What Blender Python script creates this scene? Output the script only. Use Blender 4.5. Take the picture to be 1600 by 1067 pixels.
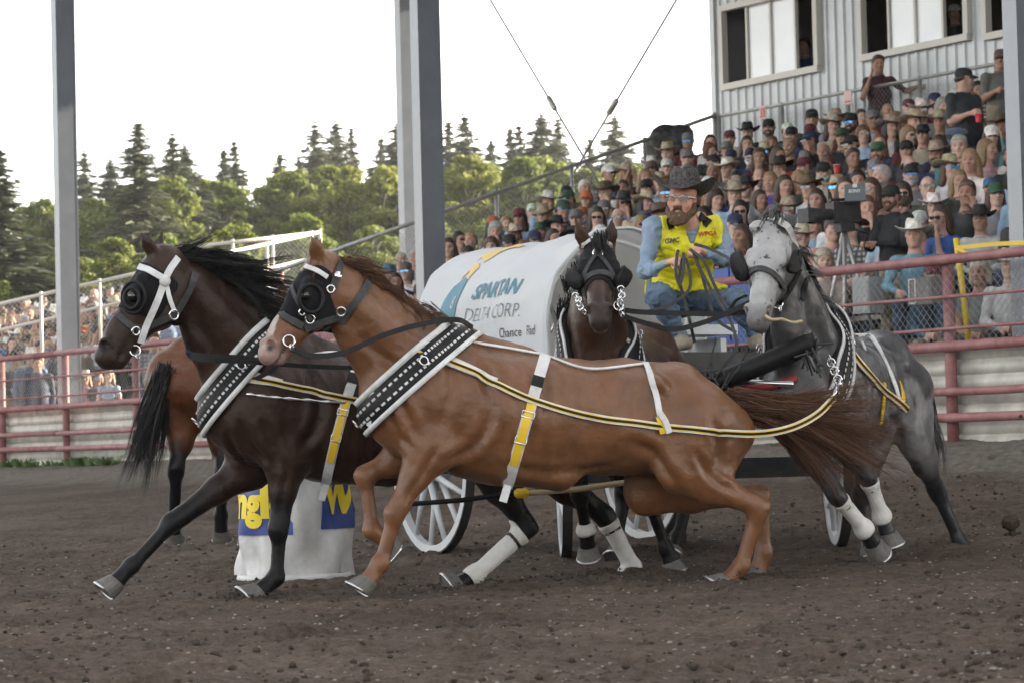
import bpy, bmesh, math, random
import numpy as np
from mathutils import Vector, Matrix
from mathutils.bvhtree import BVHTree
for o in list(bpy.data.objects): bpy.data.objects.remove(o)
scene = bpy.context.scene
col = scene.collection
random.seed(7)
RNG = np.random.default_rng(7)

# ---------------------------------------------------------------- camera
FPX, CX, CY, HC = 4400.0, 800.0, 533.5, 0.71      # focal length in photo pixels, centre, eye height
PITCH, ROLL = 0.039, 0.025
CF = np.array([0, math.cos(PITCH), math.sin(PITCH)])
_U0 = np.array([0, -math.sin(PITCH), math.cos(PITCH)]); _R0 = np.array([1.0, 0, 0])
CR = math.cos(ROLL)*_R0 - math.sin(ROLL)*_U0
CU = math.sin(ROLL)*_R0 + math.cos(ROLL)*_U0
CAM = np.array([0, 0, HC])
cam_d = bpy.data.cameras.new('camera'); cam = bpy.data.objects.new('camera', cam_d); col.objects.link(cam)
cam.matrix_world = Matrix([[CR[i], CU[i], -CF[i], CAM[i]] for i in range(3)] + [[0, 0, 0, 1]])
cam_d.sensor_width = 36; cam_d.sensor_fit = 'HORIZONTAL'; cam_d.lens = FPX/1600*36
cam_d.clip_start = 0.5; cam_d.clip_end = 4000
cam_d.dof.use_dof = True; cam_d.dof.focus_distance = 14.6; cam_d.dof.aperture_fstop = 8.0
scene.camera = cam
scene.view_settings.view_transform = 'Standard'; scene.view_settings.look = 'None'
scene.view_settings.exposure = 2.05; scene.view_settings.gamma = 1.0
scene.view_settings.use_curve_mapping = False
scene.render.resolution_x, scene.render.resolution_y = 1024, 682
scene.cycles.use_denoising = True
scene.cycles.use_adaptive_sampling = True; scene.cycles.adaptive_threshold = 0.02; scene.cycles.max_bounces = 4; scene.cycles.diffuse_bounces = 2; scene.cycles.transparent_max_bounces = 8
scene.cycles.sample_clamp_indirect = 8

# ---------------------------------------------------------------- sky and sun
SUN_EL = math.radians(17); SUN_AZ = math.atan2(.90, .40)   # clockwise from +Y: low, from the right, behind the stand
world = bpy.data.worlds.new('World'); scene.world = world; world.use_nodes = True
wn, wl = world.node_tree.nodes, world.node_tree.links
wn.clear()
w_out = wn.new('ShaderNodeOutputWorld'); w_bg = wn.new('ShaderNodeBackground')
sky = wn.new('ShaderNodeTexSky'); sky.sky_type = 'NISHITA'; sky.sun_disc = False
sky.sun_elevation = SUN_EL; sky.sun_rotation = SUN_AZ; sky.air_density = 1.0; sky.dust_density = 2.0; sky.ozone_density = 1.0
hs = wn.new('ShaderNodeHueSaturation'); hs.inputs['Saturation'].default_value = 0.55
tc = wn.new('ShaderNodeTexCoord'); mp = wn.new('ShaderNodeMapping'); mp.inputs['Scale'].default_value = (1, 1, 3.2)
nz = wn.new('ShaderNodeTexNoise'); nz.inputs['Scale'].default_value = 3.4; nz.inputs['Detail'].default_value = 7; nz.inputs['Roughness'].default_value = 0.55
rp = wn.new('ShaderNodeValToRGB'); rp.color_ramp.elements[0].position = 0.32; rp.color_ramp.elements[1].position = 0.62
mxs = wn.new('ShaderNodeMix'); mxs.data_type = 'RGBA'
bw = wn.new('ShaderNodeRGBToBW'); cm_ = wn.new('ShaderNodeMix'); cm_.data_type = 'RGBA'; cm_.blend_type = 'MULTIPLY'; cm_.inputs[0].default_value = 1.0; cm_.inputs[7].default_value = (1.75, 1.68, 1.56, 1)   # thin evening cloud, as bright as the sky behind it allows
wl.new(sky.outputs[0], bw.inputs[0]); wl.new(bw.outputs[0], cm_.inputs[6]); wl.new(cm_.outputs[2], mxs.inputs[7])
wl.new(sky.outputs[0], hs.inputs['Color']); wl.new(tc.outputs['Generated'], mp.inputs[0]); wl.new(mp.outputs[0], nz.inputs['Vector'])
wl.new(nz.outputs['Fac'], rp.inputs[0]); wl.new(rp.outputs[0], mxs.inputs[0]); wl.new(hs.outputs[0], mxs.inputs[6])
wl.new(mxs.outputs[2], w_bg.inputs['Color']); w_bg.inputs['Strength'].default_value = 0.145
wl.new(w_bg.outputs[0], w_out.inputs['Surface'])
sd = bpy.data.lights.new('sun', 'SUN'); sd.energy = 5.0; sd.angle = math.radians(0.6); sd.color = (1, 0.87, 0.68)
sun = bpy.data.objects.new('sun', sd); col.objects.link(sun)
SDIR = Vector((math.cos(SUN_EL)*math.sin(SUN_AZ), math.cos(SUN_EL)*math.cos(SUN_AZ), math.sin(SUN_EL)))
sun.rotation_euler = SDIR.to_track_quat('Z', 'Y').to_euler(); sun.location = (30, 10, 30)

# ---------------------------------------------------------------- helpers
A = lambda *v: np.array(v, float)
def P(px, py, D):                       # a spot of the photograph taken at depth D metres
    return CAM + CR*((px-CX)/FPX*D) - CU*((py-CY)/FPX*D) + CF*D
def PX(p):
    d = np.asarray(p, float)-CAM; D = d@CF
    return np.array([CX+FPX*(d@CR)/D, CY-FPX*(d@CU)/D, D])
def unit(v):
    v = np.asarray(v, float); n = np.linalg.norm(v); return v/n if n > 1e-12 else v
NV, UV = A(.842, .539, 0), A(.539, -.842, 0)      # NV points from track to stands, UV runs along the fence to the right
NV, UV = unit(NV), unit(UV)
def QU(q, u, z=0.0): return NV*q + UV*u + A(0, 0, z)
QF = 17.35                                          # the fence line
def ground_z(x, y):
    q = NV[0]*x + NV[1]*y
    return np.interp(q, [-400, 6.5, 8, 10.5, 15.2, 15.9, 17.0, 17.6, 60, 2000], [0, 0, .03, .09, .38, .44, .68, .72, 1.0, 1.0])
def tagit(o, label=None, cat=None, group=None, kind=None):
    if label: o['label'] = label
    if cat: o['category'] = cat
    if group: o['group'] = group
    if kind: o['kind'] = kind
    return o
def mesh_arrays(name, V, F):
    me = bpy.data.meshes.new(name)
    V = np.ascontiguousarray(V, dtype=np.float32)
    if isinstance(F, np.ndarray):
        n, k = F.shape
        me.vertices.add(len(V)); me.vertices.foreach_set('co', V.ravel())
        me.loops.add(n*k); me.loops.foreach_set('vertex_index', np.ascontiguousarray(F, dtype=np.int32).ravel())
        me.polygons.add(n); me.polygons.foreach_set('loop_start', np.arange(0, n*k, k, dtype=np.int32))
        me.update(calc_edges=True); me.validate()
    else:
        me.from_pydata([tuple(v) for v in V.tolist()], [], F)
    return me
def empty(name, loc, rz=0):
    o = bpy.data.objects.new(name, None); col.objects.link(o); o.location = loc; o.rotation_euler = (0, 0, rz)
    o.empty_display_size = 0.2
    return o
def root_origin(o):
    while o.parent: o = o.parent
    return A(*o.location)
class MB:
    """collects shapes for one mesh"""
    def __init__(s): s.v, s.f, s.m, s.n = [], [], [], 0
    def add(s, V, F, m=0):
        V = np.asarray(V, float); s.v.append(V)
        s.f += [tuple(i+s.n for i in f) for f in F]; s.m += [m]*len(F); s.n += len(V); return s
    def box(s, c, X, Y, Z, m=0):         # centre and three half-extent vectors
        c, X, Y, Z = [np.asarray(t, float) for t in (c, X, Y, Z)]
        V = [c+sx*X+sy*Y+sz*Z for sz in (-1, 1) for sy in (-1, 1) for sx in (-1, 1)]
        F = [(0, 2, 3, 1), (4, 5, 7, 6), (0, 1, 5, 4), (2, 6, 7, 3), (0, 4, 6, 2), (1, 3, 7, 5)]
        if np.dot(np.cross(X, Y), Z) < 0: F = [f[::-1] for f in F]
        return s.add(V, F, m)
    def beam(s, a, b, w, h, up=(0, 0, 1), m=0):
        a, b = np.asarray(a, float), np.asarray(b, float); d = b-a; t = unit(d)
        sd_ = unit(np.cross(t, up)); u = np.cross(sd_, t)
        return s.box((a+b)/2, d/2, sd_*w/2, u*h/2, m)
    def tube(s, pts, r, n=8, m=0, caps=True, closed=False):
        pts = np.asarray(pts, float); N = len(pts)
        r = np.broadcast_to(np.asarray(r, float), (N,))
        T = np.zeros_like(pts)
        if closed: T = np.roll(pts, -1, 0)-np.roll(pts, 1, 0)
        else:
            T[1:-1] = pts[2:]-pts[:-2]; T[0] = pts[1]-pts[0]; T[-1] = pts[-1]-pts[-2]
        ref = A(0, 0, 1) if abs(unit(T[0])[2]) < .9 else A(1, 0, 0)
        u = unit(np.cross(T[0], ref)); V = []
        for i in range(N):
            t = unit(T[i]); u = unit(u-t*(u@t)); w = np.cross(t, u)
            for k in range(n):
                a_ = 2*math.pi*k/n; V.append(pts[i]+r[i]*(u*math.cos(a_)+w*math.sin(a_)))
        F = []
        for i in range(N if closed else N-1):
            j = (i+1) % N
            for k in range(n):
                k2 = (k+1) % n; F.append((i*n+k, i*n+k2, j*n+k2, j*n+k))
        if caps and not closed: F += [tuple(range(n-1, -1, -1)), tuple((N-1)*n+k for k in range(n))]
        return s.add(V, F, m)
    def build(s, name, mat, parent=None, smooth=False, origin=None, mats=None):
        o = obj_at(name, np.concatenate(s.v), s.f, mat, parent, origin, smooth, mats, s.m if mats else None)
        return o
def obj_at(name, V, F, mat, parent=None, origin=None, smooth=False, mats=None, midx=None):
    V = np.asarray(V, float)
    if parent is None:
        if origin is None:
            origin = (V.min(0)+V.max(0))/2; origin[2] = V[:, 2].min()
    else: origin = root_origin(parent)
    origin = np.asarray(origin, float)
    me = mesh_arrays(name, V-origin, F)
    o = bpy.data.objects.new(name, me); col.objects.link(o)
    for m in (mats or [mat]): me.materials.append(m)
    if midx is not None: me.polygons.foreach_set('material_index', np.asarray(midx, dtype=np.int32))
    if smooth: me.polygons.foreach_set('use_smooth', np.ones(len(me.polygons), dtype=bool))
    if parent is None: o.location = origin
    else: o.parent = parent
    return o
def grid_faces(nx, ny, wrapx=False):
    i = np.arange(nx if wrapx else nx-1)[:, None]; j = np.arange(ny-1)[None, :]
    i2 = (i+1) % nx
    return np.stack([i*ny+j, i2*ny+j, i2*ny+j+1, i*ny+j+1], -1).reshape(-1, 4)
def spline(pts, n=12):
    """Catmull-Rom through the points, n samples per span"""
    p = np.asarray(pts, float); p = np.vstack([2*p[0]-p[1], p, 2*p[-1]-p[-2]]); out = []
    for i in range(1, len(p)-2):
        t = np.linspace(0, 1, n, endpoint=False)[:, None]
        out.append(.5*((2*p[i])+(p[i+1]-p[i-1])*t+(2*p[i-1]-5*p[i]+4*p[i+1]-p[i+2])*t**2+(3*p[i]-p[i-1]-3*p[i+1]+p[i+2])*t**3))
    return np.vstack(out+[p[-2][None]])

# ---------------------------------------------------------------- materials
MATS = {}
def M(name, c=(.5, .5, .5), rough=.6, metal=0.0, spec=.5, noise=None, bump=None, emit=None, sheen=0):
    """plain or noise-varied principled material; noise=(scale, colour2, detail), bump=(scale, strength, distance)"""
    if name in MATS: return MATS[name]
    m = bpy.data.materials.new(name); m.use_nodes = True; MATS[name] = m
    nt = m.node_tree; b = nt.nodes['Principled BSDF']
    b.inputs['Base Color'].default_value = (*c, 1); b.inputs['Roughness'].default_value = rough
    b.inputs['Metallic'].default_value = metal; b.inputs['Specular IOR Level'].default_value = spec
    if sheen: b.inputs['Sheen Weight'].default_value = sheen
    t = nt.nodes.new('ShaderNodeTexCoord')
    if noise:
        n = nt.nodes.new('ShaderNodeTexNoise'); n.inputs['Scale'].default_value = noise[0]; n.inputs['Detail'].default_value = noise[2] if len(noise) > 2 else 5
        n.inputs['Roughness'].default_value = .62
        r = nt.nodes.new('ShaderNodeValToRGB'); r.color_ramp.elements[0].position = .32; r.color_ramp.elements[1].position = .7
        r.color_ramp.elements[0].color = (*c, 1); r.color_ramp.elements[1].color = (*noise[1], 1)
        nt.links.new(t.outputs['Object'], n.inputs['Vector']); nt.links.new(n.outputs['Fac'], r.inputs[0]); nt.links.new(r.outputs[0], b.inputs['Base Color'])
    if bump:
        n = nt.nodes.new('ShaderNodeTexNoise'); n.inputs['Scale'].default_value = bump[0]; n.inputs['Detail'].default_value = 6
        bp = nt.nodes.new('ShaderNodeBump'); bp.inputs['Strength'].default_value = bump[1]; bp.inputs['Distance'].default_value = bump[2]
        nt.links.new(t.outputs['Object'], n.inputs['Vector']); nt.links.new(n.outputs['Fac'], bp.inputs['Height']); nt.links.new(bp.outputs[0], b.inputs['Normal'])
    return m
def set_colors(me, name, cols):
    a = me.attributes.new(name, 'FLOAT_COLOR', 'POINT')
    c = np.ones((len(me.vertices), 4), np.float32); c[:, :cols.shape[1]] = cols
    a.data.foreach_set('color', c.ravel())

# ---------------------------------------------------------------- value noise
_LAT = RNG.random((64, 64, 64)).astype(np.float32)
def vnoise(p, scale, off=0.0):
    q = np.asarray(p, np.float32)*scale+off; i = np.floor(q).astype(int); f = q-i; f = f*f*(3-2*f); i &= 63; j = (i+1) & 63
    def L(a, b, c): return _LAT[a, b, c]
    x0, y0, z0 = i[..., 0], i[..., 1], i[..., 2]; x1, y1, z1 = j[..., 0], j[..., 1], j[..., 2]; fx, fy, fz = f[..., 0], f[..., 1], f[..., 2]
    a = L(x0, y0, z0)*(1-fx)+L(x1, y0, z0)*fx; b = L(x0, y1, z0)*(1-fx)+L(x1, y1, z0)*fx
    c = L(x0, y0, z1)*(1-fx)+L(x1, y0, z1)*fx; d = L(x0, y1, z1)*(1-fx)+L(x1, y1, z1)*fx
    return (a*(1-fy)+b*fy)*(1-fz)+(c*(1-fy)+d*fy)*fz
def fbm(p, scale, octaves=4, off=0.0):
    s, a, t = 0, 1.0, 0
    for k in range(octaves): s = s+a*vnoise(p, scale*2**k, off+k*17.3); t += a; a *= .55
    return s/t

# ---------------------------------------------------------------- implicit bodies: blended tapered limbs turned into one continuous skin
class Body:
    def __init__(s, k=.05): s.p, s.k = [], k
    def cone(s, a, b, ra, rb=None, w=None, kw=1.0, k=None, op=1, tag=0):
        s.p.append((np.asarray(a, float), np.asarray(b, float), ra, ra if rb is None else rb, None if w is None else unit(w), kw, s.k if k is None else k, op, tag)); return s
    def ball(s, a, r, w=None, kw=1.0, k=None, op=1, tag=0): return s.cone(a, a, r, r, w, kw, k, op, tag)
    @staticmethod
    def dist(p, pr):
        a, b, ra, rb, w, kw = pr[:6]
        q = p-a.astype(np.float32)
        if w is not None and kw != 1:
            w_ = w.astype(np.float32); q = q+((q@w_)*np.float32(1/kw-1))[..., None]*w_
            ba = b-a; ba = (ba+w*(ba@w)*(1/kw-1)).astype(np.float32)
        else: ba = (b-a).astype(np.float32)
        L2 = float(ba@ba)
        t = np.clip((q@ba)/L2, 0, 1) if L2 > 1e-10 else np.zeros(q.shape[:-1], np.float32)
        d = np.sqrt(((q-t[..., None]*ba)**2).sum(-1))-(ra+t*(rb-ra))
        return d*(min(1, kw)*.5+.5) if kw != 1 else d
    def mesh(s, h, smooth=1):
        lo = np.min([np.minimum(p[0], p[1])-max(p[2], p[3])*max(1, p[5])-.04 for p in s.p if p[7] > 0], 0)
        hi = np.max([np.maximum(p[0], p[1])+max(p[2], p[3])*max(1, p[5])+.04 for p in s.p if p[7] > 0], 0)
        n = np.ceil((hi-lo)/h).astype(int)+2
        F = np.full(n, 1.0, np.float32)
        ax = [(lo[i]+h*np.arange(n[i])).astype(np.float32) for i in range(3)]
        for pr in s.p:
            R = max(pr[2], pr[3])*max(1, pr[5])+pr[6]*1.3+2*h
            i0 = np.clip(((np.minimum(pr[0], pr[1])-R-lo)/h).astype(int), 0, n-1); i1 = np.clip(((np.maximum(pr[0], pr[1])+R-lo)/h).astype(int)+2, 1, n)
            sl = tuple(slice(i0[i], i1[i]) for i in range(3))
            g = np.stack(np.meshgrid(ax[0][sl[0]], ax[1][sl[1]], ax[2][sl[2]], indexing='ij'), -1)
            d = Body.dist(g, pr); c = F[sl]; k = pr[6]
            if pr[7] > 0:
                hh = np.maximum(k-np.abs(c-d), 0)/k; F[sl] = np.minimum(c, d)-hh*hh*k*.25
            else:
                hh = np.maximum(k-np.abs(c+d), 0)/k; F[sl] = np.maximum(c, -d)+hh*hh*k*.25
        V, Q = surface_net(F, lo, h)
        for _ in range(smooth): V = relax(V, Q)
        return V, Q
    def owner(s, V):                    # tag of the nearest primitive for every vertex
        best = np.full(len(V), 9e9); t = np.zeros(len(V), int)
        for pr in s.p:
            if pr[7] < 0: continue
            d = Body.dist(V.astype(np.float32), pr); m = d < best; best[m] = d[m]; t[m] = pr[8]
        return t
def surface_net(F, lo, h):
    S = F < 0; c = [slice(None, -1), slice(1, None)]
    cnt = sum(S[c[i], c[j], c[k]].astype(np.int8) for i in (0, 1) for j in (0, 1) for k in (0, 1))
    act = (cnt > 0) & (cnt < 8); idx = np.argwhere(act); ids = np.full(act.shape, -1, np.int64); ids[act] = np.arange(len(idx))
    acc = np.zeros((len(idx), 3)); num = np.zeros(len(idx)); I, J, K = idx.T
    cor = [(a, b, d) for a in (0, 1) for b in (0, 1) for d in (0, 1)]
    for e0 in cor:
        for axn in range(3):
            if e0[axn]: continue
            e1 = list(e0); e1[axn] = 1
            f0 = F[I+e0[0], J+e0[1], K+e0[2]]; f1 = F[I+e1[0], J+e1[1], K+e1[2]]
            m = (f0 < 0) != (f1 < 0); t = f0[m]/(f0[m]-f1[m])
            p = np.tile(np.array(e0, float), (m.sum(), 1)); p[:, axn] += t; acc[m] += p; num[m] += 1
    V = lo+h*(idx+acc/num[:, None]); Q = []
    for axn in range(3):
        a1, a2 = [(1, 2), (2, 0), (0, 1)][axn]
        s0 = [slice(None)]*3; s1 = [slice(None)]*3; s0[axn] = slice(None, -1); s1[axn] = slice(1, None)
        ch = S[tuple(s0)] != S[tuple(s1)]; e = np.argwhere(ch)
        e = e[(e[:, a1] > 0) & (e[:, a2] > 0) & (e[:, a1] < act.shape[a1]) & (e[:, a2] < act.shape[a2])]
        ins = S[tuple(e.T)]; o = np.zeros(3, int); r = []
        for (d1, d2) in ((1, 1), (0, 1), (0, 0), (1, 0)):
            o = e.copy(); o[:, a1] -= d1; o[:, a2] -= d2; r.append(ids[tuple(o.T)])
        q = np.stack(r, 1); q[~ins] = q[~ins][:, ::-1]; Q.append(q)
    Q = np.vstack(Q); Q = Q[(Q >= 0).all(1)]
    return V, Q
def relax(V, Q, a=.5):
    acc = np.zeros_like(V); n = np.zeros(len(V))
    for i in range(4):
        for j in (1, 3):
            np.add.at(acc, Q[:, i], V[Q[:, (i+j) % 4]]); np.add.at(n, Q[:, i], 1)
    return V*(1-a)+a*acc/np.maximum(n, 1)[:, None]
def vnormals(V, Q):
    n = np.cross(V[Q[:, 2]]-V[Q[:, 0]], V[Q[:, 3]]-V[Q[:, 1]]); o = np.zeros_like(V)
    for i in range(4): np.add.at(o, Q[:, i], n)
    return o/np.maximum(np.linalg.norm(o, axis=1), 1e-9)[:, None]
def patch(V, Q, N, sel, off):
    """the faces whose vertices are all in sel, lifted off the skin and given an inner side"""
    f = Q[sel[Q].all(1)]
    if len(f) == 0: return np.zeros((0, 3)), np.zeros((0, 4), int)
    used, inv = np.unique(f, return_inverse=True); f2 = inv.reshape(f.shape)
    n = len(used); ed = {}
    for q in f2.tolist():
        for i in range(4):
            e = (q[i], q[(i+1) % 4]); ed[e] = 1
    be = [(a, b) for (a, b) in ed if (b, a) not in ed]; rim = [(b, a, a+n, b+n) for (a, b) in be]
    C = V[used].copy(); ba = np.array(be, int).reshape(-1, 2)         # even out the stepped edge
    for _ in range(10):
        acc = np.zeros_like(C); cn = np.zeros(n); np.add.at(acc, ba[:, 0], C[ba[:, 1]]); np.add.at(acc, ba[:, 1], C[ba[:, 0]]); np.add.at(cn, ba[:, 0], 1); np.add.at(cn, ba[:, 1], 1)
        m = cn > 0; C[m] = C[m]*.5+.5*acc[m]/cn[m][:, None]
    V1 = C+N[used]*off; V0 = C-N[used]*.004
    return np.vstack([V1, V0]), np.vstack([f2, f2[:, ::-1]+n, np.array(rim, int).reshape(-1, 4)])
def strap(mb, pts, nrm, w, th, lift=0.0, m=0, closed=False):
    """leather strap along a path, nrm = outward normals"""
    pts, nrm = np.asarray(pts, float), np.asarray(nrm, float); N = len(pts); V = []
    w = np.broadcast_to(np.asarray(w, float), (N,))
    if closed: T = np.roll(pts, -1, 0)-np.roll(pts, 1, 0)
    else: T = np.gradient(pts, axis=0)
    for i in range(N):
        t = unit(T[i]); n = unit(nrm[i]-t*(nrm[i]@t)); b = np.cross(t, n); c = pts[i]+n*lift
        V += [c-b*w[i]/2, c+b*w[i]/2, c+b*w[i]/2+n*th, c-b*w[i]/2+n*th]
    F = []
    for i in range(N if closed else N-1):
        j = (i+1) % N
        for k in range(4): F.append((i*4+k, j*4+k, j*4+(k+1) % 4, i*4+(k+1) % 4))
    if not closed: F += [(0, 1, 2, 3), ((N-1)*4+3, (N-1)*4+2, (N-1)*4+1, (N-1)*4)]
    return mb.add(V, F, m)
def ring(mb, c, n, R, r, m=0, seg=16):
    u = unit(np.cross(n, A(.3, .5, .8))); v = np.cross(unit(n), u)
    return mb.tube([c+R*(u*math.cos(t)+v*math.sin(t)) for t in np.linspace(0, 2*math.pi, seg, endpoint=False)], r, 6, m, closed=True)
def text_mesh(s, size, shear=0.0, offset=0.0, extrude=0.0, space=1.0):
    cu = bpy.data.curves.new('lettering', 'FONT'); cu.body = s; cu.size = size; cu.shear = shear; cu.offset = offset
    cu.extrude = extrude; cu.space_character = space; cu.resolution_u = 3
    o = bpy.data.objects.new('lettering', cu); col.objects.link(o); bpy.context.view_layer.update()
    me = bpy.data.meshes.new_from_object(o.evaluated_get(bpy.context.evaluated_depsgraph_get()))
    bpy.data.objects.remove(o); bpy.data.curves.remove(cu)
    return me
def flat_letters(s, size, maxlen, **kw):
    """triangulated lettering with short edges, for laying on curved surfaces: (verts Nx2, faces)"""
    me = text_mesh(s, size, **kw); bm = bmesh.new(); bm.from_mesh(me); bpy.data.meshes.remove(me)
    bmesh.ops.remove_doubles(bm, verts=bm.verts, dist=1e-5); bmesh.ops.triangulate(bm, faces=bm.faces)
    for _ in range(5):
        e = [e for e in bm.edges if e.calc_length() > maxlen]
        if not e: break
        bmesh.ops.subdivide_edges(bm, edges=e, cuts=1); bmesh.ops.triangulate(bm, faces=[f for f in bm.faces if len(f.verts) > 3])
    bm.verts.index_update(); V = np.array([v.co[:] for v in bm.verts]); F = [tuple(v.index for v in f.verts) for f in bm.faces]; bm.free()
    return V[:, :2], F
# ================================================================ THE SETTING
def PQ(px, py, q):                      # where the sight line through a photo spot meets the upright plane at distance q from the track side
    r = P(px, py, 1.0)-CAM; t = (q-NV@CAM)/(NV@r); return CAM+r*t
def uz(px, py, q):
    p = PQ(px, py, q); return UV@p, p[2]
# ---- ground: one sheet, fine clods where the camera looks
def axis(lo, hi, step, far):
    a = list(np.arange(lo, hi+1e-6, step)); s = step; x = hi; L = []
    while x < far: s *= 1.22; x += s; L.append(x)
    s = step; x = lo; K = []
    while x > -far: s *= 1.22; x -= s; K.append(x)
    return np.array(K[::-1]+a+L)
gx = axis(-4.6, 4.6, .024, 1500); gy = axis(8.0, 8.4, .024, 1500)
gy = np.concatenate([gy[gy < 8.2], 8.2*np.cumprod(np.full(560, 1.00262)), 36+1.35*1.32**np.arange(16)])
GX, GY = np.meshgrid(gx, gy, indexing='ij')
pp = np.stack([GX, GY, np.zeros_like(GX)], -1)
fade = np.clip((np.maximum(np.abs(GX)-7, np.maximum(GY-50, 6-GY)))/10, 0, 1)
clod = fbm(pp, 9, 4); big = fbm(pp, .8, 3, 5.5); fine = vnoise(pp, 31, 2.2)
lumps = np.maximum(clod-.5, 0)**1.2
rel = .055*lumps+.016*(fine-.5)+.014*(vnoise(pp, 17, 7.7)-.5)+.05*(big-.5)-.05*np.maximum(fbm(pp, 2.3, 2, 12.5)-.56, 0)*2.2+.02*(vnoise(pp*[1, 1, 1], 4.2, 9.1)-.5)
for _ in range(420):                    # hoof prints
    y_ = 8.6+RNG.random()**1.3*16; x_ = (RNG.random()*2-1)*(y_*.2+.2); i0, i1 = np.searchsorted(gx, [x_-.16, x_+.16]); j0, j1 = np.searchsorted(gy, [y_-.16, y_+.16]); a_ = RNG.random()*6.28
    dx, dy = GX[i0:i1, j0:j1]-x_, GY[i0:i1, j0:j1]-y_; r_ = np.hypot((dx*math.cos(a_)+dy*math.sin(a_))*.85, -dx*math.sin(a_)+dy*math.cos(a_))/.065
    rel[i0:i1, j0:j1] += (-.030*np.exp(-r_**4)+.016*np.exp(-((r_-1.35)/.3)**2))*(.6+.7*RNG.random())
for (x0_, y0_, dx_, dy_) in ((-.5, 17.5, .47, -.883), (.95, 18.2, .47, -.883), (-3.6, 11.2, .97, .05), (-3.4, 12.6, .98, .08), (1.0, 10.4, .95, -.1)):      # wheel ruts
    d_ = (GX-x0_)*dy_-(GY-y0_)*dx_+.05*np.sin(GX*1.7+GY); al_ = (GX-x0_)*dx_+(GY-y0_)*dy_
    rel += np.where(np.abs(d_) < .3, (-.022*np.exp(-(d_/.035)**4)+.010*np.exp(-((np.abs(d_)-.075)/.03)**2)), 0)*((al_ < .3) if y0_ > 15 else 1)
GZ = ground_z(GX, GY)+rel*(1-fade)
m_dirt = bpy.data.materials.new('track_dirt'); m_dirt.use_nodes = True
nt = m_dirt.node_tree; bs = nt.nodes['Principled BSDF']; bs.inputs['Roughness'].default_value = .95; bs.inputs['Specular IOR Level'].default_value = .15
tcn = nt.nodes.new('ShaderNodeTexCoord')
def nnoise(sc, det=6, ro=.6):
    n = nt.nodes.new('ShaderNodeTexNoise'); n.inputs['Scale'].default_value = sc; n.inputs['Detail'].default_value = det; n.inputs['Roughness'].default_value = ro
    nt.links.new(tcn.outputs['Object'], n.inputs['Vector']); return n
def nramp(src, p0, c0, p1, c1):
    r = nt.nodes.new('ShaderNodeValToRGB'); e = r.color_ramp.elements; e[0].position = p0; e[0].color = (*c0, 1); e[1].position = p1; e[1].color = (*c1, 1)
    nt.links.new(src, r.inputs[0]); return r
r1 = nramp(nnoise(.7, 5).outputs['Fac'], .35, (.068, .052, .0425), .68, (.112, .087, .070))
r2 = nramp(nnoise(19, 9, .82).outputs['Fac'], .34, (.32, .32, .32), .68, (1.6, 1.56, 1.5))
mm = nt.nodes.new('ShaderNodeMix'); mm.data_type = 'RGBA'; mm.blend_type = 'MULTIPLY'; mm.inputs[0].default_value = .9
nt.links.new(r1.outputs[0], mm.inputs[6]); nt.links.new(r2.outputs[0], mm.inputs[7])
vo = nt.nodes.new('ShaderNodeTexVoronoi'); vo.inputs['Scale'].default_value = 42; nt.links.new(tcn.outputs['Object'], vo.inputs['Vector'])
st = nramp(vo.outputs['Distance'], .10, (1, 1, 1), .2, (0, 0, 0)); dens = nramp(nnoise(60, 2).outputs['Fac'], .56, (0, 0, 0), .62, (1, 1, 1))
mu = nt.nodes.new('ShaderNodeMath'); mu.operation = 'MULTIPLY'; nt.links.new(st.outputs[0], mu.inputs[0]); nt.links.new(dens.outputs[0], mu.inputs[1])
mx = nt.nodes.new('ShaderNodeMix'); mx.data_type = 'RGBA'; mx.inputs[7].default_value = (.17, .145, .125, 1)
nt.links.new(mu.outputs[0], mx.inputs[0]); nt.links.new(mm.outputs[2], mx.inputs[6])
# lighter untrodden earth on the bank under the fence
va = nt.nodes.new('ShaderNodeVectorMath'); va.operation = 'DOT_PRODUCT'; va.inputs[1].default_value = tuple(NV)
nt.links.new(tcn.outputs['Object'], va.inputs[0])
mr = nt.nodes.new('ShaderNodeMapRange'); mr.inputs[1].default_value = 15.1; mr.inputs[2].default_value = 16.2
ad = nt.nodes.new('ShaderNodeMath'); ad.operation = 'MULTIPLY_ADD'; ad.inputs[1].default_value = 1.6
nt.links.new(nnoise(2.2, 6).outputs['Fac'], ad.inputs[0]); nt.links.new(va.outputs['Value'], ad.inputs[2])
sb = nt.nodes.new('ShaderNodeMath'); sb.operation = 'SUBTRACT'; sb.inputs[1].default_value = .8
nt.links.new(ad.outputs[0], sb.inputs[0]); nt.links.new(sb.outputs[0], mr.inputs[0])
r3 = nramp(nnoise(13, 7, .7).outputs['Fac'], .3, (.07, .062, .052), .7, (.20, .175, .15))
mx2 = nt.nodes.new('ShaderNodeMix'); mx2.data_type = 'RGBA'; nt.links.new(mr.outputs[0], mx2.inputs[0]); nt.links.new(mx.outputs[2], mx2.inputs[6]); nt.links.new(r3.outputs[0], mx2.inputs[7])
nt.links.new(mx2.outputs[2], bs.inputs['Base Color'])
bpn = nt.nodes.new('ShaderNodeBump'); bpn.inputs['Strength'].default_value = .7; bpn.inputs['Distance'].default_value = .012
nt.links.new(nnoise(48, 8, .75).outputs['Fac'], bpn.inputs['Height']); nt.links.new(bpn.outputs[0], bs.inputs['Normal'])
ground = obj_at('ground', np.stack([GX, GY, GZ], -1).reshape(-1, 3), grid_faces(len(gx), len(gy)), m_dirt, origin=(0, 0, 0), smooth=True)
tagit(ground, 'brown dirt race track with loose clods and pale pebbles', 'ground', kind='structure')
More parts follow.
